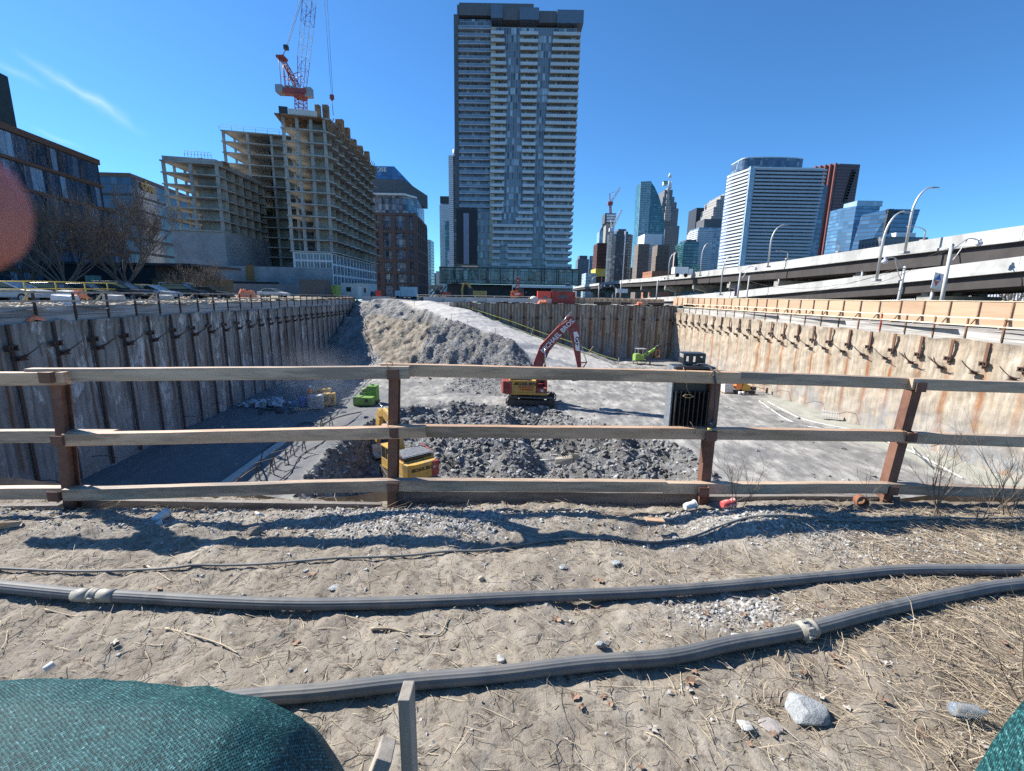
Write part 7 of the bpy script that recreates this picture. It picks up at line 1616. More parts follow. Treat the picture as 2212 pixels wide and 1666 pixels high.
tag(b.build('leaf_heap', pm('yellow_brown_leaves', (.45, .32, .12), (.55, .42, .2), 3, .9, c3=(.3, .26, .2), sc3=.5)), 'yellowish brush and rubble seen below the lower ramp deck', 'brush', kind='stuff')
v = dup(c2, (58, 43, .2), radians(88), 'black car passing under the elevated road', 'cars under the elevated road')
tag(MB().bx(0, 9, 0, 2.5, 0, 2.9).build('truck_box', M_WHT, bevel=.06), 'x', 'truck') if False else None
a = at(1458, 596, 118); tr = thing('truck', 'white box truck driving on the upper deck beside the green road sign', 'truck', (a.x+3, 119, 7.0)); z0 = 8.0
xa, xb = at(1457, 590, 119).x, at(1487, 590, 119).x; MB().bx(xa, xb, 119, 121.5, 7.7, at(1470, 577, 119).z).build('box', M_WHT, tr, True, bevel=.08); MB().bx(xb+.1, xb+1.2, 119.1, 121.4, 7.5, at(1490, 581, 119).z).build('cab', M_WHT, tr, True, bevel=.1)
for x in (xa+.8, xb-.6): MB().cyl((x, 119.0, 7.4), (x, 119.25, 7.4), .5, 12).build('wheel', M_TYR, tr, True)
gs_ = thing('road_sign', 'green overhead road sign beside the white truck', 'sign', (at(1503, 590, 125).x, 125, 7)); a, c_ = at(1496, 586, 125), at(1512, 574.5, 125)
MB().bx(a.x, c_.x, 125, 125.12, a.z, c_.z).build('panel', pm('sign_green', (.01, .14, .09), (.015, .17, .11), 3, .4), gs_, True); MB().bx((a.x+c_.x)/2-.1, (a.x+c_.x)/2+.1, 125.13, 125.3, 7.2, c_.z).build('post', M_GRY, gs_, True)
for k, t_ in enumerate(('York St', 'Bay St')): writing('lettering', 'Jarvis' if False else t_, .42, M_WHT, gs_, frame(((a.x+c_.x)/2, 124.97, c_.z-.45-.55*k), (1, 0, 0), (0, 0, 1)), .01)
# ---- tall curved lamps on the parapets
M_ALU = pm('lamp_pole_metal', (.46, .46, .44), (.56, .56, .54), 1, .45, metal=.4)
def lamp(px, py, hx, hy, Y, label, r0=.13, grp='curved lamps on the elevated road'):
    p = at(px, py, Y); t_ = at(hx, hy, Y); h = t_.z-p.z; dx = t_.x-p.x; r = thing('street_lamp', label, 'street lamp', tuple(p), 0, grp); pts = [V((0, 0, -.1)), V((0, 0, h*.55))]
    for k in range(1, 13): a = k/12*pi/2; pts.append(V((dx*(1-cos(a)), 0, h*.55+h*.45*sin(a))))
    b = MB(); b.tube(pts, [r0]*2+[r0*(1-.5*k/12) for k in range(1, 13)], 8); b.build('pole', M_ALU, r)
    s = 1 if dx > 0 else -1; b = MB(); b.hexa([(dx-.1*s, -.14, h-.09), (dx+.75*s, -.14, h-.05), (dx+.75*s, .14, h-.05), (dx-.1*s, .14, h-.09), (dx-.1*s, -.1, h+.06), (dx+.7*s, -.1, h+.04), (dx+.7*s, .1, h+.04), (dx-.1*s, .1, h+.06)]); b.build('lamp_head', M_GRY, r, bevel=.02)
    MB().bx(-.35, .35, -.3, .3, -.35, -.1).build('base', M_BAR, r, bevel=.03)
def Yx(px, X_): return X_*F/(px-CX)*.99
lamp(1955, 541, 2013, 405, Yx(1955, 44.9), 'tallest curved lamp, standing on the upper parapet near the right')
lamp(1894, 601, 1953, 457, Yx(1894, 40.9), 'curved lamp on the lower parapet in front of the tallest one')
lamp(1659, 573, 1694, 486, Yx(1659, 45), 'curved lamp on the upper parapet before the broad white tower')
lamp(1556, 634, 1576, 555, Yx(1556, 41), 'curved lamp on the lower parapet just above the hoarding')
lamp(1512, 593, 1530, 526, Yx(1512, 46.5), 'curved lamp on the upper parapet right of the green road sign')
lamp(1443, 601, 1463, 545, Yx(1443, 47), 'curved lamp on the upper parapet left of the white truck')
lamp(1299, 611, 1311, 583, 250, 'small far curved lamp in front of the yellow wrapped tower', .2); lamp(1279, 612, 1290, 598, 260, 'small far curved lamp left of the yellow wrapped tower', .2)
lamp(1812, 541, 1794, 523, 80, 'small lamp on the far parapet before the red tower, arm to the left', .09); lamp(1996, 516, 1972, 490, 62, 'small far parapet lamp right of the sign bearing glass tower, arm to the left', .09); lamp(1701, 557, 1684, 542, 100, 'small lamp on the far parapet before the white tower, arm to the left', .1)
lamp(1107, 640, 1105, 612, 110, 'street lamp behind the orange drill rig', .08, None); lamp(1237, 640, 1229, 613, 110, 'street lamp behind the dark red container', .08, None); lamp(925+40, 643, 966, 612, 112, 'plain pole beside the far yellow excavator', .09, None)
# ---- utility poles with cobra lamps, banner, wires
M_PCO = pm('pole_concrete', (.42, .42, .40), (.54, .54, .51), 2, .8)
tops = []
def upole(px, py, tx_, ty_, Y, label, arms=(), r0=.15):
    p = at(px, py, Y); t_ = at(tx_, ty_, Y); p.z = 0; r = thing('utility_pole', label, 'pole', tuple(p)); MB().tube([(0, 0, 0), tuple(t_-p)], [r0*1.15, r0*.8], 10).build('pole', M_PCO, r); tops.append(t_)
    for hx_, hy_ in arms:
        q = at(hx_, hy_, Y)-p; s_ = t_-p-V((0, 0, .35)); m_ = V((s_.x*.45+q.x*.55, 0, max(s_.z, q.z)+.12)); b = MB(); b.tube(smooth_path([s_, m_, q], 6), .045, 6); s2 = s_-V((0, 0, 1.2)); b.tube(smooth_path([s2, (s2+m_)/2+V((0, 0, -.15)), m_], 5), .035, 6); b.build('arm', M_ALU, r)
        b = MB(); b.cyl(q+V((0, 0, .15)), q-V((0, 0, .05)), .12, 8); b.ball(tuple(q-V((0, 0, .22))), .26, 10, 7, sc=(1, 1, .85)); b.build('lamp_globe', M_LMPG, r)
    return r, p
M_LMPG = pm('pale_glass_globe', (.5, .5, .55), (.6, .6, .65), 2, .15, spec=.8)
u1, p1 = upole(2035, 650, 2055, 534, 39.5, 'concrete pole with banner and long armed lamp before the right pier', [(2116, 520)])
u2, p2 = upole(1940, 650, 1955, 575, 44, 'leaning concrete pole with a lamp arm to the left', [(1912, 560)], .13)
u3, p3 = upole(1592, 648, 1600, 587, 76, 'pole with a blue banner and lamp arm in front of the lower deck', [(1633, 578)], .16); u4, p4 = upole(1612, 648, 1619, 596, 73, 'slim pole just right of the pole with the blue banner', [], .12)
upole(1340, 645, 1342, 606, 150, 'pole with a white box under the far part of the upper deck', [(1361, 605)], .2); upole(1418, 645, 1421, 604, 118, 'pole with a small blue banner left of the lower deck start', [(1436, 600)], .16); upole(1293, 645, 1294, 618, 165, 'far pole below the yellow wrapped tower', [(1306, 617)], .2); upole(1330, 645, 1331, 622, 170, 'far pole left of the pole with the white box', [(1319, 617)], .2)
Yb = 39.3; b = MB(); q = [at(2011, 622, Yb), at(2031, 627, Yb), at(2040, 593, Yb), at(2020, 588, Yb)]; b.add([v_ for v_ in q]+[v_+V((0, .03, 0)) for v_ in q], [(0, 1, 2, 3), (7, 6, 5, 4), (0, 4, 5, 1), (1, 5, 6, 2), (2, 6, 7, 3), (3, 7, 4, 0)]); b.build('banner', M_WHT, u1, True)
cc = (q[0]+q[1]+q[2]+q[3])/4+V((-.05, -.012, .05)); ux = (q[1]-q[0]).normalized(); uz = (q[3]-q[0]).normalized(); b = MB(); b.add([cc+ux*-.3, cc+ux*.3+uz*.1, cc+uz*.55+ux*.1], [(0, 1, 2)], 0); b.add([cc+ux*-.3, cc+ux*.12-uz*.05, cc-uz*.5, ], [(2, 1, 0)], 1); b.add([cc+ux*.12-uz*.05, cc+ux*.3+uz*.1, cc-uz*.5], [(2, 1, 0)], 2)
b.build('emblem', [pm('banner_blue', (.05, .16, .42), (.06, .2, .48), 2, .6), pm('banner_red', (.55, .12, .10), (.6, .15, .12), 2, .6), pm('banner_orange', (.65, .30, .22), (.7, .35, .25), 2, .6)], u1, True)
def banner(par, x0, x1, y0, y1, Y, m1, m2):
    a, c_ = at(x0, y1, Y), at(x1, y0, Y); zm = (a.z+c_.z)/2; MB().bx(a.x, c_.x, Y, Y+.04, zm, c_.z).build('banner', m1, par, True); MB().bx(a.x, c_.x, Y, Y+.04, a.z, zm-.003).build('banner', m2, par, True)
banner(u3, 1586, 1594, 617, 640, 75.7, pm('banner_navy', (.05, .09, .22), (.07, .11, .26), 2, .6), pm('banner_plum', (.22, .09, .13), (.26, .1, .15), 2, .6)); 
a = at(1344, 620, 149); tag(MB().bx(at(1333, 615, 148).x, at(1357, 615, 148).x, 148, 148.3, at(1340, 633, 148).z, at(1340, 624, 148).z).build('traffic_sign', M_WHT), 'pale grey back of a sign under the far upper deck', 'sign')
def sag(a, c_, s): return [a.lerp(c_, k/12)-V((0, 0, s*4*(k/12)*(1-k/12))) for k in range(13)]
b = MB(); b.tube(sag(tops[0], at(1880, 616, 46), .4), .02, 4); b.tube(sag(tops[0], at(1700, 643, 60), .6), .02, 4); b.tube(sag(at(1955, 580, 44), at(1600, 600, 76), 1.8), .02, 4); b.tube(sag(tops[0], at(2300, 500, 36), .3), .02, 4)
tag(b.build('overhead_wire', M_DRK), 'sagging overhead wires strung between the concrete poles', 'wire')
# ================================================================ DOWNTOWN
def tower(name, label, px0, px1, ytop, Y, dp, mat, ang=0., parts=(), roof=None, cat='tower', ybase=628, z0=.2):
    a, c_ = at(px0, (ytop+ybase)/2, Y), at(px1, (ytop+ybase)/2, Y); zt_ = at((px0+px1)/2, ytop, Y).z
    r = thing(name, label, cat, ((a.x+c_.x)/2, Y+dp/2, z0)); MB().bx(a.x, c_.x, Y, Y+dp, z0, zt_).build('body', mat, r, True)
    if roof: MB().bx(a.x+(c_.x-a.x)*.15, c_.x-(c_.x-a.x)*.15, Y+2, Y+dp-2, zt_+.02, zt_+roof).build('roof_box', M_GPN, r, True)
    return r, a.x, c_.x, zt_
def bands(r, x0, x1, Y, dp, z0, z1, n, mat, proud=1.2, h=1.0, name='balcony_band', sides=True):
    for k in range(n):
        z = z0+(z1-z0)*(k+.5)/n; MB().bx(x0-(proud if sides else 0), x1+(proud if sides else 0), Y-proud, Y+dp, z-h/2, z+h/2).build(name, mat, r, True)
F1 = facade('far_blue_glass', (.05, .09, .14), (.10, .17, .26), (.22, .33, .45), (.10, .13, .17), 3.8, 3, .1, .2, .12)
F2 = facade('far_white_residential', (.06, .10, .14), (.16, .24, .33), (.42, .50, .56), (.42, .45, .48), 3.1, 3.4, .22, .28, .2)
F3 = facade('far_teal_glass', (.02, .08, .10), (.04, .15, .18), (.14, .30, .32), (.03, .10, .12), 3.2, 3.2, .06, .22, .12)
F4 = facade('far_beige_stone', (.08, .085, .10), (.12, .13, .15), (.20, .20, .20), (.40, .37, .34), 3.9, 3.4, .45, .45, .5)
F5 = facade('far_grey_stone', (.05, .055, .07), (.07, .08, .10), (.14, .15, .17), (.19, .20, .21), 3.9, 3.0, .4, .42, .5)
F6 = facade('far_red_granite', (.05, .02, .025), (.075, .03, .032), (.10, .045, .045), (.12, .042, .038), 3.9, 2.6, .35, .4, .3)
F7 = facade('far_brown_block', (.09, .07, .06), (.14, .11, .09), (.17, .14, .12), (.17, .145, .12), 4, 4, .3, .4, .7)
F8 = facade('far_dark_tower', (.015, .02, .028), (.035, .04, .05), (.14, .16, .18), (.05, .05, .055), 3.1, 2.6, .2, .25, .3)
F9 = facade('far_green_white', (.07, .14, .16), (.14, .24, .27), (.40, .52, .54), (.34, .44, .46), 3.1, 4.2, .12, .3, .2)
M_BAL = pm('pale_balcony_band', (.48, .51, .54), (.58, .61, .64), .05, .6); M_BALW = pm('white_balcony_band', (.60, .63, .65), (.70, .72, .74), .05, .6)
# left of and behind the main tower
r, x0, x1, zt_ = tower('curved_balcony_tower', 'slender white balcony tower peeking out left of the tall apartment tower', 974, 989, 337, 330, 22, F8, cat='tower')
bands(r, x0, x1-4, 330, 22, 15, zt_, 60, M_BALW, 1.1, 1.5)
MB().cyl(((x0+x1)/2, 336, zt_), ((x0+x1)/2, 336, at(982, 324, 336).z), 1.6, 8).build('mast', M_GRY, r, True)
r, x0, x1, zt_ = tower('banded_tower', 'pale banded tower left of the slender white one', 952, 974, 427, 420, 25, F2); bands(r, x0, x1, 420, 25, 20, zt_-6, 44, M_BAL, .6, 1.2); MB().bx(x0, x1, 419.5, 440, zt_-5, zt_+1).build('dark_top', M_DRK, r, True)
tower('green_tower', 'narrow dark green tower in front of the pale banded one', 962, 973, 478, 400, 15, F3); tower('low_tower', 'short pale tower beside the foot of the dark green one', 967, 975, 542, 380, 12, F2)
r, x0, x1, zt_ = tower('grey_tower', 'pale grey tower just right of the brown brick office', 921, 931, 518, 480, 20, F9); tower('grey_tower', 'small grey block far down the street', 931, 942, 590, 700, 20, F5, cat='block'); tower('cream_block', 'cream coloured block at the end of the street', 942, 951, 586, 560, 20, pm('cream_wall', (.50, .48, .38), (.58, .56, .46), .1, .8), cat='block')
tag(MB().bx(at(900, 620, 280).x, at(952, 620, 280).x, 280, 290, at(930, 617, 280).z-2.2, at(930, 616, 280).z).build('rail_bridge', M_PIER), 'pale bridge crossing the far end of the street', 'bridge')
# right of the main tower
tower('grey_blue_tower', 'grey blue slab tower right of the main podium', 1247, 1271, 560, 800, 30, facade('grey_blue', (.07, .09, .12), (.10, .13, .17), (.14, .17, .21), (.12, .14, .17), 4, 4, .2, .3, .4), roof=6); tower('blue_tower', 'small blue glass tower beside the grey blue slab', 1272, 1288, 553, 900, 30, F1); tower('low_office', 'low white and blue banded office in front of the dark unfinished tower', 1265, 1287, 590, 500, 30, F2, cat='office'); tower('low_office', 'tiny pale office seen between podium and elevated road', 1223, 1234, 571, 700, 20, F1, cat='office')
r, x0, x1, zt_ = tower('glass_tower', 'pale glass tower with slanted top behind the unfinished dark one', 1292, 1309, 500, 950, 30, facade('pale_sky_glass', (.20, .30, .38), (.30, .42, .52), (.42, .54, .62), (.28, .36, .42), 4, 3, .1, .15, .1)); b = MB(); b.hexa([(x0, 950, zt_), (x1, 950, zt_), (x1, 980, zt_), (x0, 980, zt_), (x0+6, 950, zt_+12), (x1, 950, zt_+12), (x1, 980, zt_+12), (x0+6, 980, zt_+12)]); b.build('slanted_top', F1, r, True)
r, x0, x1, zt_ = tower('unfinished_tower', 'dark red brown unfinished tower with yellow wrap at its foot', 1289, 1319, 525, 600, 30, M_GIR); bands(r, x0, x1, 600, 30, 22, zt_, 26, pm('dark_red_slab', (.13, .06, .05), (.18, .09, .08), .2, .8), .8, .9, 'floor_slab')
a, c_ = at(1286, 597, 596), at(1313, 581, 596); MB().bx(a.x, c_.x, 596, 632, a.z, c_.z).build('yellow_wrap', M_YEL, r, True)
a, c_ = at(1307, 525, 606), at(1328, 480, 606); MB().bx(a.x, c_.x, 606, 622, zt_-20, c_.z).build('concrete_core', M_PIER, r, True); a, c_ = at(1306, 482, 604), at(1331, 461, 604); MB().bx(a.x, c_.x, 604, 624, a.z, c_.z).build('core_wrap', M_CGR, r, True)
for k in range(3): a = at(1320, 465.5+k*6, 603.5); MB().bx(a.x-5.5, a.x+6, 603.4, 603.9, a.z-1.2, a.z+1.2).build('sign_strip', M_CRW, r, True)
def farcrane(label, mx, mb, my, jx, jy, Y, red=True):
    r = thing('tower_crane', label, 'crane', tuple(at(mx, mb, Y))); b = MB(); lattice(b, at(mx, mb, Y), at(mx-1, my, Y), 2.2, 10, .3); b.box(at(mx-1, my, Y), (6, 5, 4)); b.bar(at(mx-1, my, Y), at(mx-2, my-22, Y), 1, 1); b.build('mast', M_CRR if red else M_CRW, r, True)
    b = MB(); lattice(b, at(mx, my-2, Y), at(jx, jy, Y), 2.2, 16, .3); b.build('jib', M_CRW, r, True); MB().tube([at(mx-2, my-22, Y), at((mx+jx)/2, (my+jy)/2-8, Y)], .2, 4).build('rope', M_DRK, r, True)
farcrane('small red and white crane on top of the core of the dark unfinished tower', 1319, 461, 440, 1340, 405, 612); farcrane('small white crane beside the core of the dark unfinished tower', 1322, 525, 497, 1343, 453, 596, False)
r, x0, x1, zt_ = tower('dark_round_tower', 'dark tower with rounded corners right of the unfinished one', 1329, 1353, 500, 560, 24, F8, roof=3)
b = MB(); n = 18; cx_ = (x0+x1)/2; b.prism([(cx_+14.5*cos(2*pi*k/n)*1.05, 572+15*sin(2*pi*k/n)) for k in range(n)], 12, zt_-3); b.build('rounded_balconies', F8, r, True); MB().bx(cx_+2, cx_+3.2, 556, 558, 12, zt_).build('white_stripe', M_CRW, r, True)
tower('teal_sliver_tower', 'sliver of teal glass tower behind the dark rounded one', 1357, 1361, 526, 700, 20, F3)
r, x0, x1, zt_ = tower('stone_block', 'old stone hotel with stepped roof left of the brown slabs', 1352, 1366, 578, 640, 20, F7, cat='hotel'); MB().bx(x0+2, x1-3, 642, 655, zt_, zt_+9).build('roof', pm('green_copper_roof', (.08, .14, .12), (.10, .17, .15), .2, .8), r, True)
# curved top glass tower
YL_ = 700.; q = lambda px, py: at(px, py, YL_); b = MB(); r = thing('curved_glass_tower', 'pale green glass tower with a sweeping curved top', 'tower', tuple(q(1400, 620)))
base_z = 5; out = [q(1372, 605), q(1378, 520), q(1381, 470), q(1384, 394), q(1406, 392), q(1414, 404), q(1423, 423), q(1431, 450), q(1436, 480), q(1434, 520), q(1430, 600)]
b.prof([(p.x, p.z) for p in out[::-1]], (0, YL_+14, 0), (1, 0, 0), (0, 0, 1), 28); b.build('body', F3, r, True); b = MB(); o2 = [q(1370, 607), q(1376, 520), q(1379.5, 470), q(1383, 393.5), q(1406, 392), q(1403, 440), q(1398, 520), q(1393, 607)]; b.prof([(p.x, p.z) for p in o2[::-1]], (0, YL_-1.1, 0), (1, 0, 0), (0, 0, 1), 2); b.build('pale_side', F9, r, True)
# stepped tower with spire
YS = 820.; q = lambda px, py: at(px, py, YS); r = thing('stepped_tower', 'grey stepped tower carrying a thin spire with a green and white sign', 'tower', tuple(q(1450, 620)))
for k, (xa, xb, ya, yb_) in enumerate(((1438, 1457, 408, 424), (1434, 1460, 424, 436), (1431, 1464, 436, 450), (1430, 1467, 450, 488), (1428, 1468, 488, 600))):
    a, c_ = q(xa, yb_), q(xb, ya); MB().bx(a.x, c_.x, YS+8-k*2, YS+50+k*2, 2 if k == 4 else a.z-.3, c_.z).build('tier', F5, r, True)
for k in range(5): a, c_ = q(1443-k*2.2, 430+k*12), q(1449+k*0, 404+k*14); MB().bx(a.x, c_.x, YS+6-k*2.2, YS+20, a.z, c_.z).build('bay', F4, r, True)
b = MB(); a = q(1447, 408); b.tube([a, q(1447, 392), q(1447, 392)], [3.2, 2.6, 2.6], 8); b.tube([q(1447, 384), q(1447, 378), q(1447, 374)], [3.4, 2, .5], 8); b.build('spire', M_CRW, r, True)
a, c_ = q(1442.5, 393), q(1451.5, 384); MB().bx(a.x, c_.x, YS+22, YS+29, a.z, c_.z).build('sign_box', pm('sign_cream', (.55, .58, .45), (.6, .63, .5), 1, .6), r, True); writing('lettering', 'TD', 6.5, pm('sign_green', (.01, .14, .09)), r, frame(((a.x+c_.x)/2, YS+21.8, (a.z+c_.z)/2), (1, 0, 0), (0, 0, 1)), .2, bold=.25)
r, x0, x1, zt_ = tower('white_tower', 'white waterfront tower with an octagonal crown between two brown slabs', 1396, 1424, 520, 520, 22, F2, ybase=600); bands(r, x0, x1, 520, 22, 20, zt_-4, 22, M_BALW, .8, 1.1); a, c_ = at(1391, 530, 518), at(1431, 506, 518); MB().bx(a.x, c_.x, 518, 545, a.z, c_.z).build('crown', M_BALW, r, True)
tower('brown_slab_tower', 'brown slab tower left of the white waterfront tower', 1376, 1400, 527, 480, 18, F7); tower('brown_slab_tower', 'brown slab tower right of the white waterfront tower', 1417, 1443, 529, 490, 18, F7); tower('beige_slab', 'pale beige slab building right of the brown slabs', 1464, 1475, 543, 520, 18, pm('beige_slab_wall', (.46, .41, .36), (.54, .49, .44), .1, .8), cat='block')
tower('brick_warehouse', 'orange brick terminal building behind the upper deck parapet', 1408, 1462, 586, 420, 30, facade('orange_brick', (.12, .07, .05), (.2, .12, .08), (.3, .2, .15), (.38, .15, .07), 4, 5, .4, .45, .6), cat='building', ybase=600)
tower('dark_slab_tower', 'black slab tower behind the pinkish stepped one', 1497, 1519, 449, 900, 40, facade('black_slab', (.02, .02, .025), (.03, .03, .035), (.04, .035, .035), (.045, .035, .035), 4, 3, .2, .3, .4))
r, *_ = tower('fluted_block', 'small pale fluted block above the teal tower', 1490, 1508, 504, 640, 20, pm('fluted_concrete', (.36, .33, .31), (.46, .43, .41), .3, .8, st=(3, 1, .1)), cat='block')
r, x0, x1, zt_ = tower('teal_tower', 'teal glass residential tower left of the white gridded one', 1474, 1506, 522, 470, 22, F3, roof=2); bands(r, x0, x0+8, 470, 22, 15, zt_-2, 22, facade('far_teal_glass', 0, 0, 0, 0, 0, 0) if False else F3, .8, 1.2)
YP2 = 760.; q = lambda px, py: at(px, py, YP2); r = thing('pink_stepped_tower', 'pinkish stone tower with stepped left shoulder and a dark band', 'tower', tuple(q(1550, 620)))
for k, (xa, xb, ya) in enumerate(((1549, 1572, 417), (1537, 1574, 424), (1528, 1574, 433), (1522, 1575, 450), (1517, 1576, 470))): a, c_ = q(xa, 600), q(xb, ya); MB().bx(a.x, c_.x, YP2-k*3, YP2+40, 2, c_.z).build('tier', F4, r, True)
r, x0, x1, zt_ = tower('white_grid_tower', 'blue and white gridded residential tower under the pinkish one', 1505, 1572, 492, 540, 28, F2, ybase=590); bands(r, x0, x0+15, 540, 28, 18, zt_-2, 28, M_BALW, 1.3, 1.2); a, c_ = at(1520, 492, 543), at(1573, 474, 543); MB().bx(a.x, c_.x, 543, 566, zt_, c_.z).build('dark_plant_band', M_GPN, r, True)
# broad white balcony tower
YW = 330.; q = lambda px, py: at(px, py, YW); r = thing('broad_balcony_tower', 'broad white tower with continuous balconies and a rounded glass crown', 'tower', tuple(q(1680, 620)))
F_W2 = facade('broad_tower_glass', (.03, .06, .10), (.07, .12, .19), (.25, .33, .42), (.10, .13, .17), 3.1, 1.6, .12, .1, .1)
xa, xm, xb = q(1588, 480).x, q(1614, 480).x, q(1764, 480).x; zt_ = q(1690, 363).z; zb_ = q(1690, 585).z
MB().prism([(xm, YW+1), (xb, YW+1), (xb-3, YW+26), (xa+2, YW+26), (xa+2, YW+14)], .2, zt_).build('body', F_W2, r, True)
NB = 29
for k in range(NB):
    z = zb_+(zt_-zb_)*(k+.3)/NB; dx = q(1764-(NB-k)*.5, 480).x; b = MB(); b.prism([(xm+1.2, YW-1.6), (xb+1.5-(NB-k)*.17, YW-1.6), (xb+1.5-(NB-k)*.17, YW+8), (xm+1.2, YW+.9)], z-.25, z+1.0); b.build('balcony', pm('grey_white_balcony', (.40, .43, .46), (.50, .53, .56), .05, .6), r, True)
    if k % 1 == 0: b = MB(); b.hexa([(xa-1, YW+14, z-1.2), (xm-2.6, YW+.2, z-.1), (xm-2.6, YW+2, z-.1), (xa-1, YW+18, z-1.2), (xa-1, YW+14, z+.15), (xm-2.6, YW+.2, z+1.2), (xm-2.6, YW+2, z+1.2), (xa-1, YW+18, z+.15)]); b.build('angled_balcony', M_BALW, r, True)
MB().bx(xm-2.4, xm+1.1, YW-1.2, YW+.9, .2, zt_+.5).build('glass_corner', facade('pale_corner_glass', (.20, .30, .36), (.30, .42, .50), (.42, .52, .58), (.5, .56, .6), 3.1, 1.2, .12, .15, .12), r, True)
b = MB(); a = q(1612, 345).x; c_ = q(1749, 345).x; pts = []
for k in range(25): t_ = pi*k/24; pts.append(((a+c_)/2-(c_-a)/2*cos(t_)*1., YW+11-9*max(0, sin(t_))**.45))
pts += [(c_, YW+22), (a, YW+22)]; b.prism(pts, zt_+.01, q(1680, 339).z); b.build('glass_crown', F_W2, r, True); b = MB(); b.prism([(x, y-.3) for x, y in pts], q(1680, 339).z, q(1680, 337).z); b.build('crown_rim', M_BALW, r, True)
MB().bx(xm, q(1778, 362).x, YW-1.7, YW+10, zt_-.9, zt_).build('top_slab', M_BALW, r, True)
tower('blue_slab_tower', 'blue glass tower squeezed between the broad white tower and the red one', 1750, 1776, 400, 380, 15, F1, ybase=560); tower('low_white_block', 'low white gridded block at the foot of the blue slab', 1738, 1760, 520, 360, 14, F2, cat='block', ybase=565)
# red tower
YR_ = 640.; q = lambda px, py: at(px, py, YR_); xa, xm, xb = q(1768, 450).x, q(1800, 450).x, q(1846, 450).x; zt_ = q(1830, 354).z; r = thing('red_granite_tower', 'dark red tower with ribbed left flank and a slanting black notch', 'tower', (xm, YR_, 2))
MB().prism([(xm, YR_), (xb, YR_+2), (xb-6, YR_+45), (xa, YR_+40), (xa, YR_+20)], 2, zt_).build('body', F6, r, True)
M_RGR = pm('red_granite', (.20, .065, .055), (.25, .085, .07), .1, .5)
for k in range(5): t_ = k/5; x = xa+(xm-xa)*t_; y = YR_+20*(1-t_); MB().bx(x-1., x+1.6, y-3, y+2, 8+k*3, zt_+1).build('rib', M_RGR, r, True)
b = MB()
for k in range(11): a = q(1845.5-k*1.9, 368+k*6.1); b.bx(a.x-1.6, a.x+2.2, YR_-.6, YR_+3, a.z-4.6, a.z+1.2)
b.build('notch', pm('notch_black', (.02, .015, .015), (.03, .02, .02), 1, .4), r, True)
# blue glass pair
F_SK = facade('sky_blue_glass', (.06, .14, .24), (.09, .20, .34), (.16, .30, .46), (.05, .09, .14), 4., 5, .02, .22, .08)
YD = 520.; q = lambda px, py: at(px, py, YD); r = thing('blue_office_tower', 'blue glass office tower just right of the red one', 'tower', tuple(q(1870, 600))); b = MB()
xs = [q(1832, 480).x, q(1868, 480).x, q(1897, 480).x]; b.prism([(xs[0], YD+14), (xs[1]-12, YD), (xs[2], YD+1), (xs[2], YD+30), (xs[0], YD+32)], 2, q(1880, 446).z); b.build('body', F_SK, r, True); MB().bx(xs[1]-12, xs[2]+1, YD-.5, YD+20, q(1880, 446).z, q(1880, 434).z).build('glass_screen', facade('pale_sky_glass', 0, 0, 0, 0, 1, 1), r, True)
YD = 470.; r = thing('sloping_office_tower', 'blue glass office tower with slanted sides and a name sign at its top', 'tower', tuple(q(1930, 600))); q = lambda px, py: at(px, py, YD); z0_ = 2; x = [q(1872, 500).x, q(1913, 500).x, q(1966, 500).x]; zt_ = q(1950, 452).z
b = MB(); b.hexa([(x[0]-8, YD+16, 2), (x[1]-3, YD, 2), (x[2]-9, YD, 2), (x[2]-9, YD+30, 2), (x[0]+4, YD+16, q(1890, 459).z), (x[1]+1, YD, zt_), (x[2]+6, YD, zt_), (x[2]+6, YD+30, zt_)]); b.build('body', F_SK, r, True)
a = q(1905, 540); b = MB(); b.hexa([(x[1]-6.5, YD-.8, 4), (x[1]-1, YD-.9, 4), (x[1]-1, YD+1, 4), (x[1]-6.5, YD+1, 4), (x[1]-1, YD-.8, zt_-.1), (x[1]+4, YD-.9, zt_-.1), (x[1]+4, YD+1, zt_-.1), (x[1]-1, YD+1, zt_-.1)]); b.build('dark_seam', M_DRK, r, True)
writing('sign', 'Deloitte.', 5., pm('navy_letters', (.01, .015, .03)), r, frame((q(1932, 457).x, YD-.6, q(1932, 458).z), (1, 0, 0), (0, 0, 1)), .1, 1., .12)
r, x0, x1, zt_ = tower('low_grey_block', 'low grey building with a white roof box behind the tallest lamp', 1905, 2003, 512, 300, 20, F5, cat='building', ybase=540); a, c_ = at(1943, 512, 299), at(1988, 502, 299); MB().bx(a.x, c_.x, 302, 315, zt_, c_.z).build('roof_box', M_BALW, r, True)
# ================================================================ LIGHT, SKY, CAMERA
sd = V((-1.05, .5, 1.0)).normalized()          # towards the sun
el = math.asin(sd.z); az = math.atan2(sd.x, sd.y)
sun = bpy.data.lights.new('sun', 'SUN'); sun.energy = 5.; sun.angle = radians(.5); sun.color = (1., .955, .88)
so = bpy.data.objects.new('sun', sun); C.objects.link(so); so.rotation_euler = sd.to_track_quat('Z', 'Y').to_euler(); so.location = (-40, 20, 90)
w = bpy.data.worlds.new('World'); bpy.context.scene.world = w; w.use_nodes = True; t = w.node_tree
bgn = t.nodes['Background']; sky = t.nodes.new('ShaderNodeTexSky'); sky.sky_type = 'NISHITA'; sky.sun_disc = False
sky.sun_elevation = el; sky.sun_rotation = az; sky.altitude = 1500; sky.air_density = 1.0; sky.dust_density = .3; sky.ozone_density = 4.
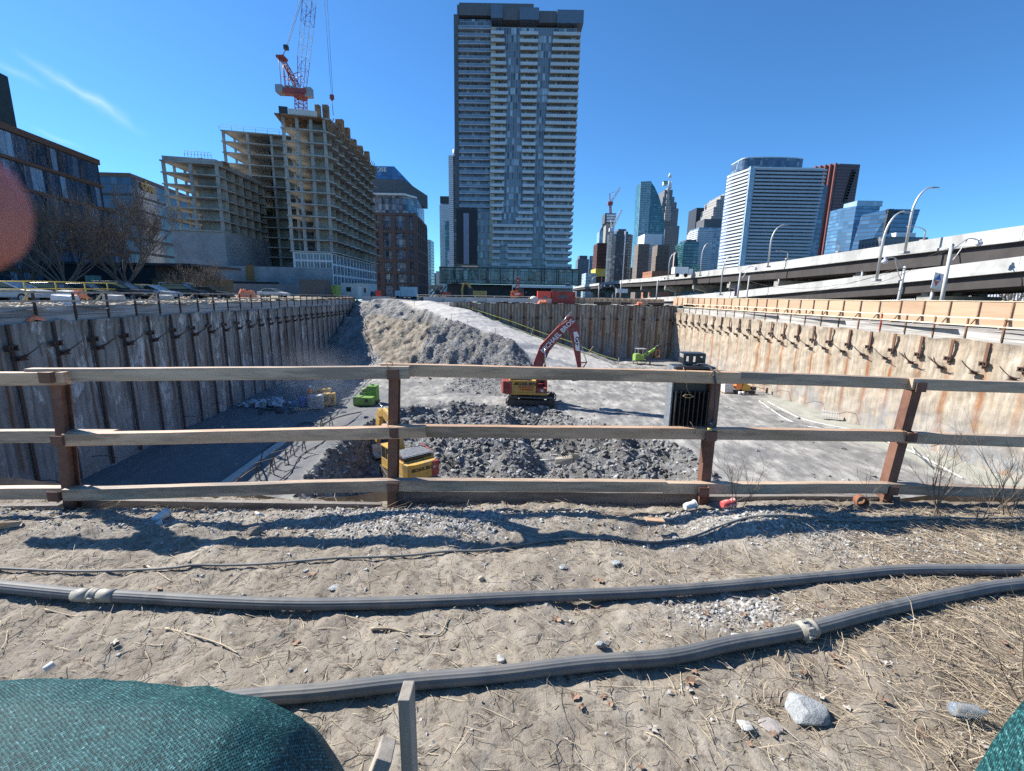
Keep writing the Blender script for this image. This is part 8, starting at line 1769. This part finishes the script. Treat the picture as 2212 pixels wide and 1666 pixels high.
# thin wisps of cirrus and an old contrail, laid out on the sky itself
tc = t.nodes.new('ShaderNodeTexCoord')
def wm(op, a, b=0., c_=None):
    x = t.nodes.new('ShaderNodeMath'); x.operation = op
    for k, v in enumerate((a, b)+((c_,) if c_ is not None else ())):
        if isinstance(v, (int, float)): x.inputs[k].default_value = v
        else: t.links.new(v, x.inputs[k])
    return x.outputs[0]
def vdot(vec):
    x = t.nodes.new('ShaderNodeVectorMath'); x.operation = 'DOT_PRODUCT'; t.links.new(tc.outputs['Generated'], x.inputs[0]); x.inputs[1].default_value = vec; return x.outputs['Value']
def streak(p0, p1, wd, gain):
    a = V(ray(*p0)).normalized(); b_ = V(ray(*p1)).normalized(); nrm = a.cross(b_).normalized(); mid = (a+b_).normalized(); al = nrm.cross(mid).normalized()
    n = t.nodes.new('ShaderNodeTexNoise'); n.inputs['Scale'].default_value = 9; n.inputs['Detail'].default_value = 6; t.links.new(tc.outputs['Generated'], n.inputs['Vector'])
    off = wm('MULTIPLY', wm('SUBTRACT', n.outputs['Fac'], .5), .05)
    d = wm('ABSOLUTE', wm('ADD', vdot(nrm), off)); prof = wm('POWER', wm('MAXIMUM', wm('SUBTRACT', 1., wm('DIVIDE', d, wd)), 0.), 2.)
    half = (b_-a).length/2; e = wm('MAXIMUM', wm('SUBTRACT', 1., wm('DIVIDE', wm('ABSOLUTE', vdot(al)), half)), 0.)
    front = wm('GREATER_THAN', vdot(mid), 0.)
    return wm('MULTIPLY', wm('MULTIPLY', wm('MULTIPLY', prof, e), front), wm('MULTIPLY', n.outputs['Fac'], gain))
s1 = streak((20, 100), (330, 290), .011, .55); s2 = streak((-60, 110), (120, 190), .009, .25); s3 = streak((60, 270), (190, 310), .008, .3); s4 = streak((1320, 590), (1420, 560), .016, .3)
f = wm('ADD', wm('ADD', s1, s2), wm('ADD', s3, s4))
mx = t.nodes.new('ShaderNodeMix'); mx.data_type = 'RGBA'; t.links.new(f, mx.inputs[0]); tn_ = t.nodes.new('ShaderNodeMix'); tn_.data_type = 'RGBA'; tn_.blend_type = 'MULTIPLY'; tn_.inputs[0].default_value = 1; t.links.new(sky.outputs[0], tn_.inputs[6]); tn_.inputs[7].default_value = (.52, .94, 1.21, 1); t.links.new(tn_.outputs[2], mx.inputs[6]); mx.inputs[7].default_value = (9, 9.4, 10, 1)
t.links.new(mx.outputs[2], bgn.inputs['Color']); bgn.inputs['Strength'].default_value = .088
cam = bpy.data.cameras.new('camera'); co = bpy.data.objects.new('camera', cam); C.objects.link(co)
cam.sensor_width = 36; cam.lens = 36*F/2212; cam.clip_end = 6000; cam.clip_start = .01
co.location = (0, 0, EYE)
Rm = Matrix.Rotation(pi/2-PITCH, 3, 'X')@Matrix.Rotation(ROLL, 3, 'Z'); co.rotation_euler = Rm.to_euler()
cam.dof.use_dof = True; cam.dof.focus_distance = 6.; cam.dof.aperture_fstop = 13.
sc = bpy.context.scene; sc.camera = co
sc.view_settings.view_transform = 'Standard'; sc.view_settings.look = 'None'; sc.view_settings.exposure = .9; sc.view_settings.gamma = 1
sc.cycles.use_denoising = False; sc.cycles.max_bounces = 6; sc.cycles.diffuse_bounces = 2; sc.cycles.use_adaptive_sampling = False; sc.cycles.sample_clamp_indirect = 3; sc.cycles.glossy_bounces = 3
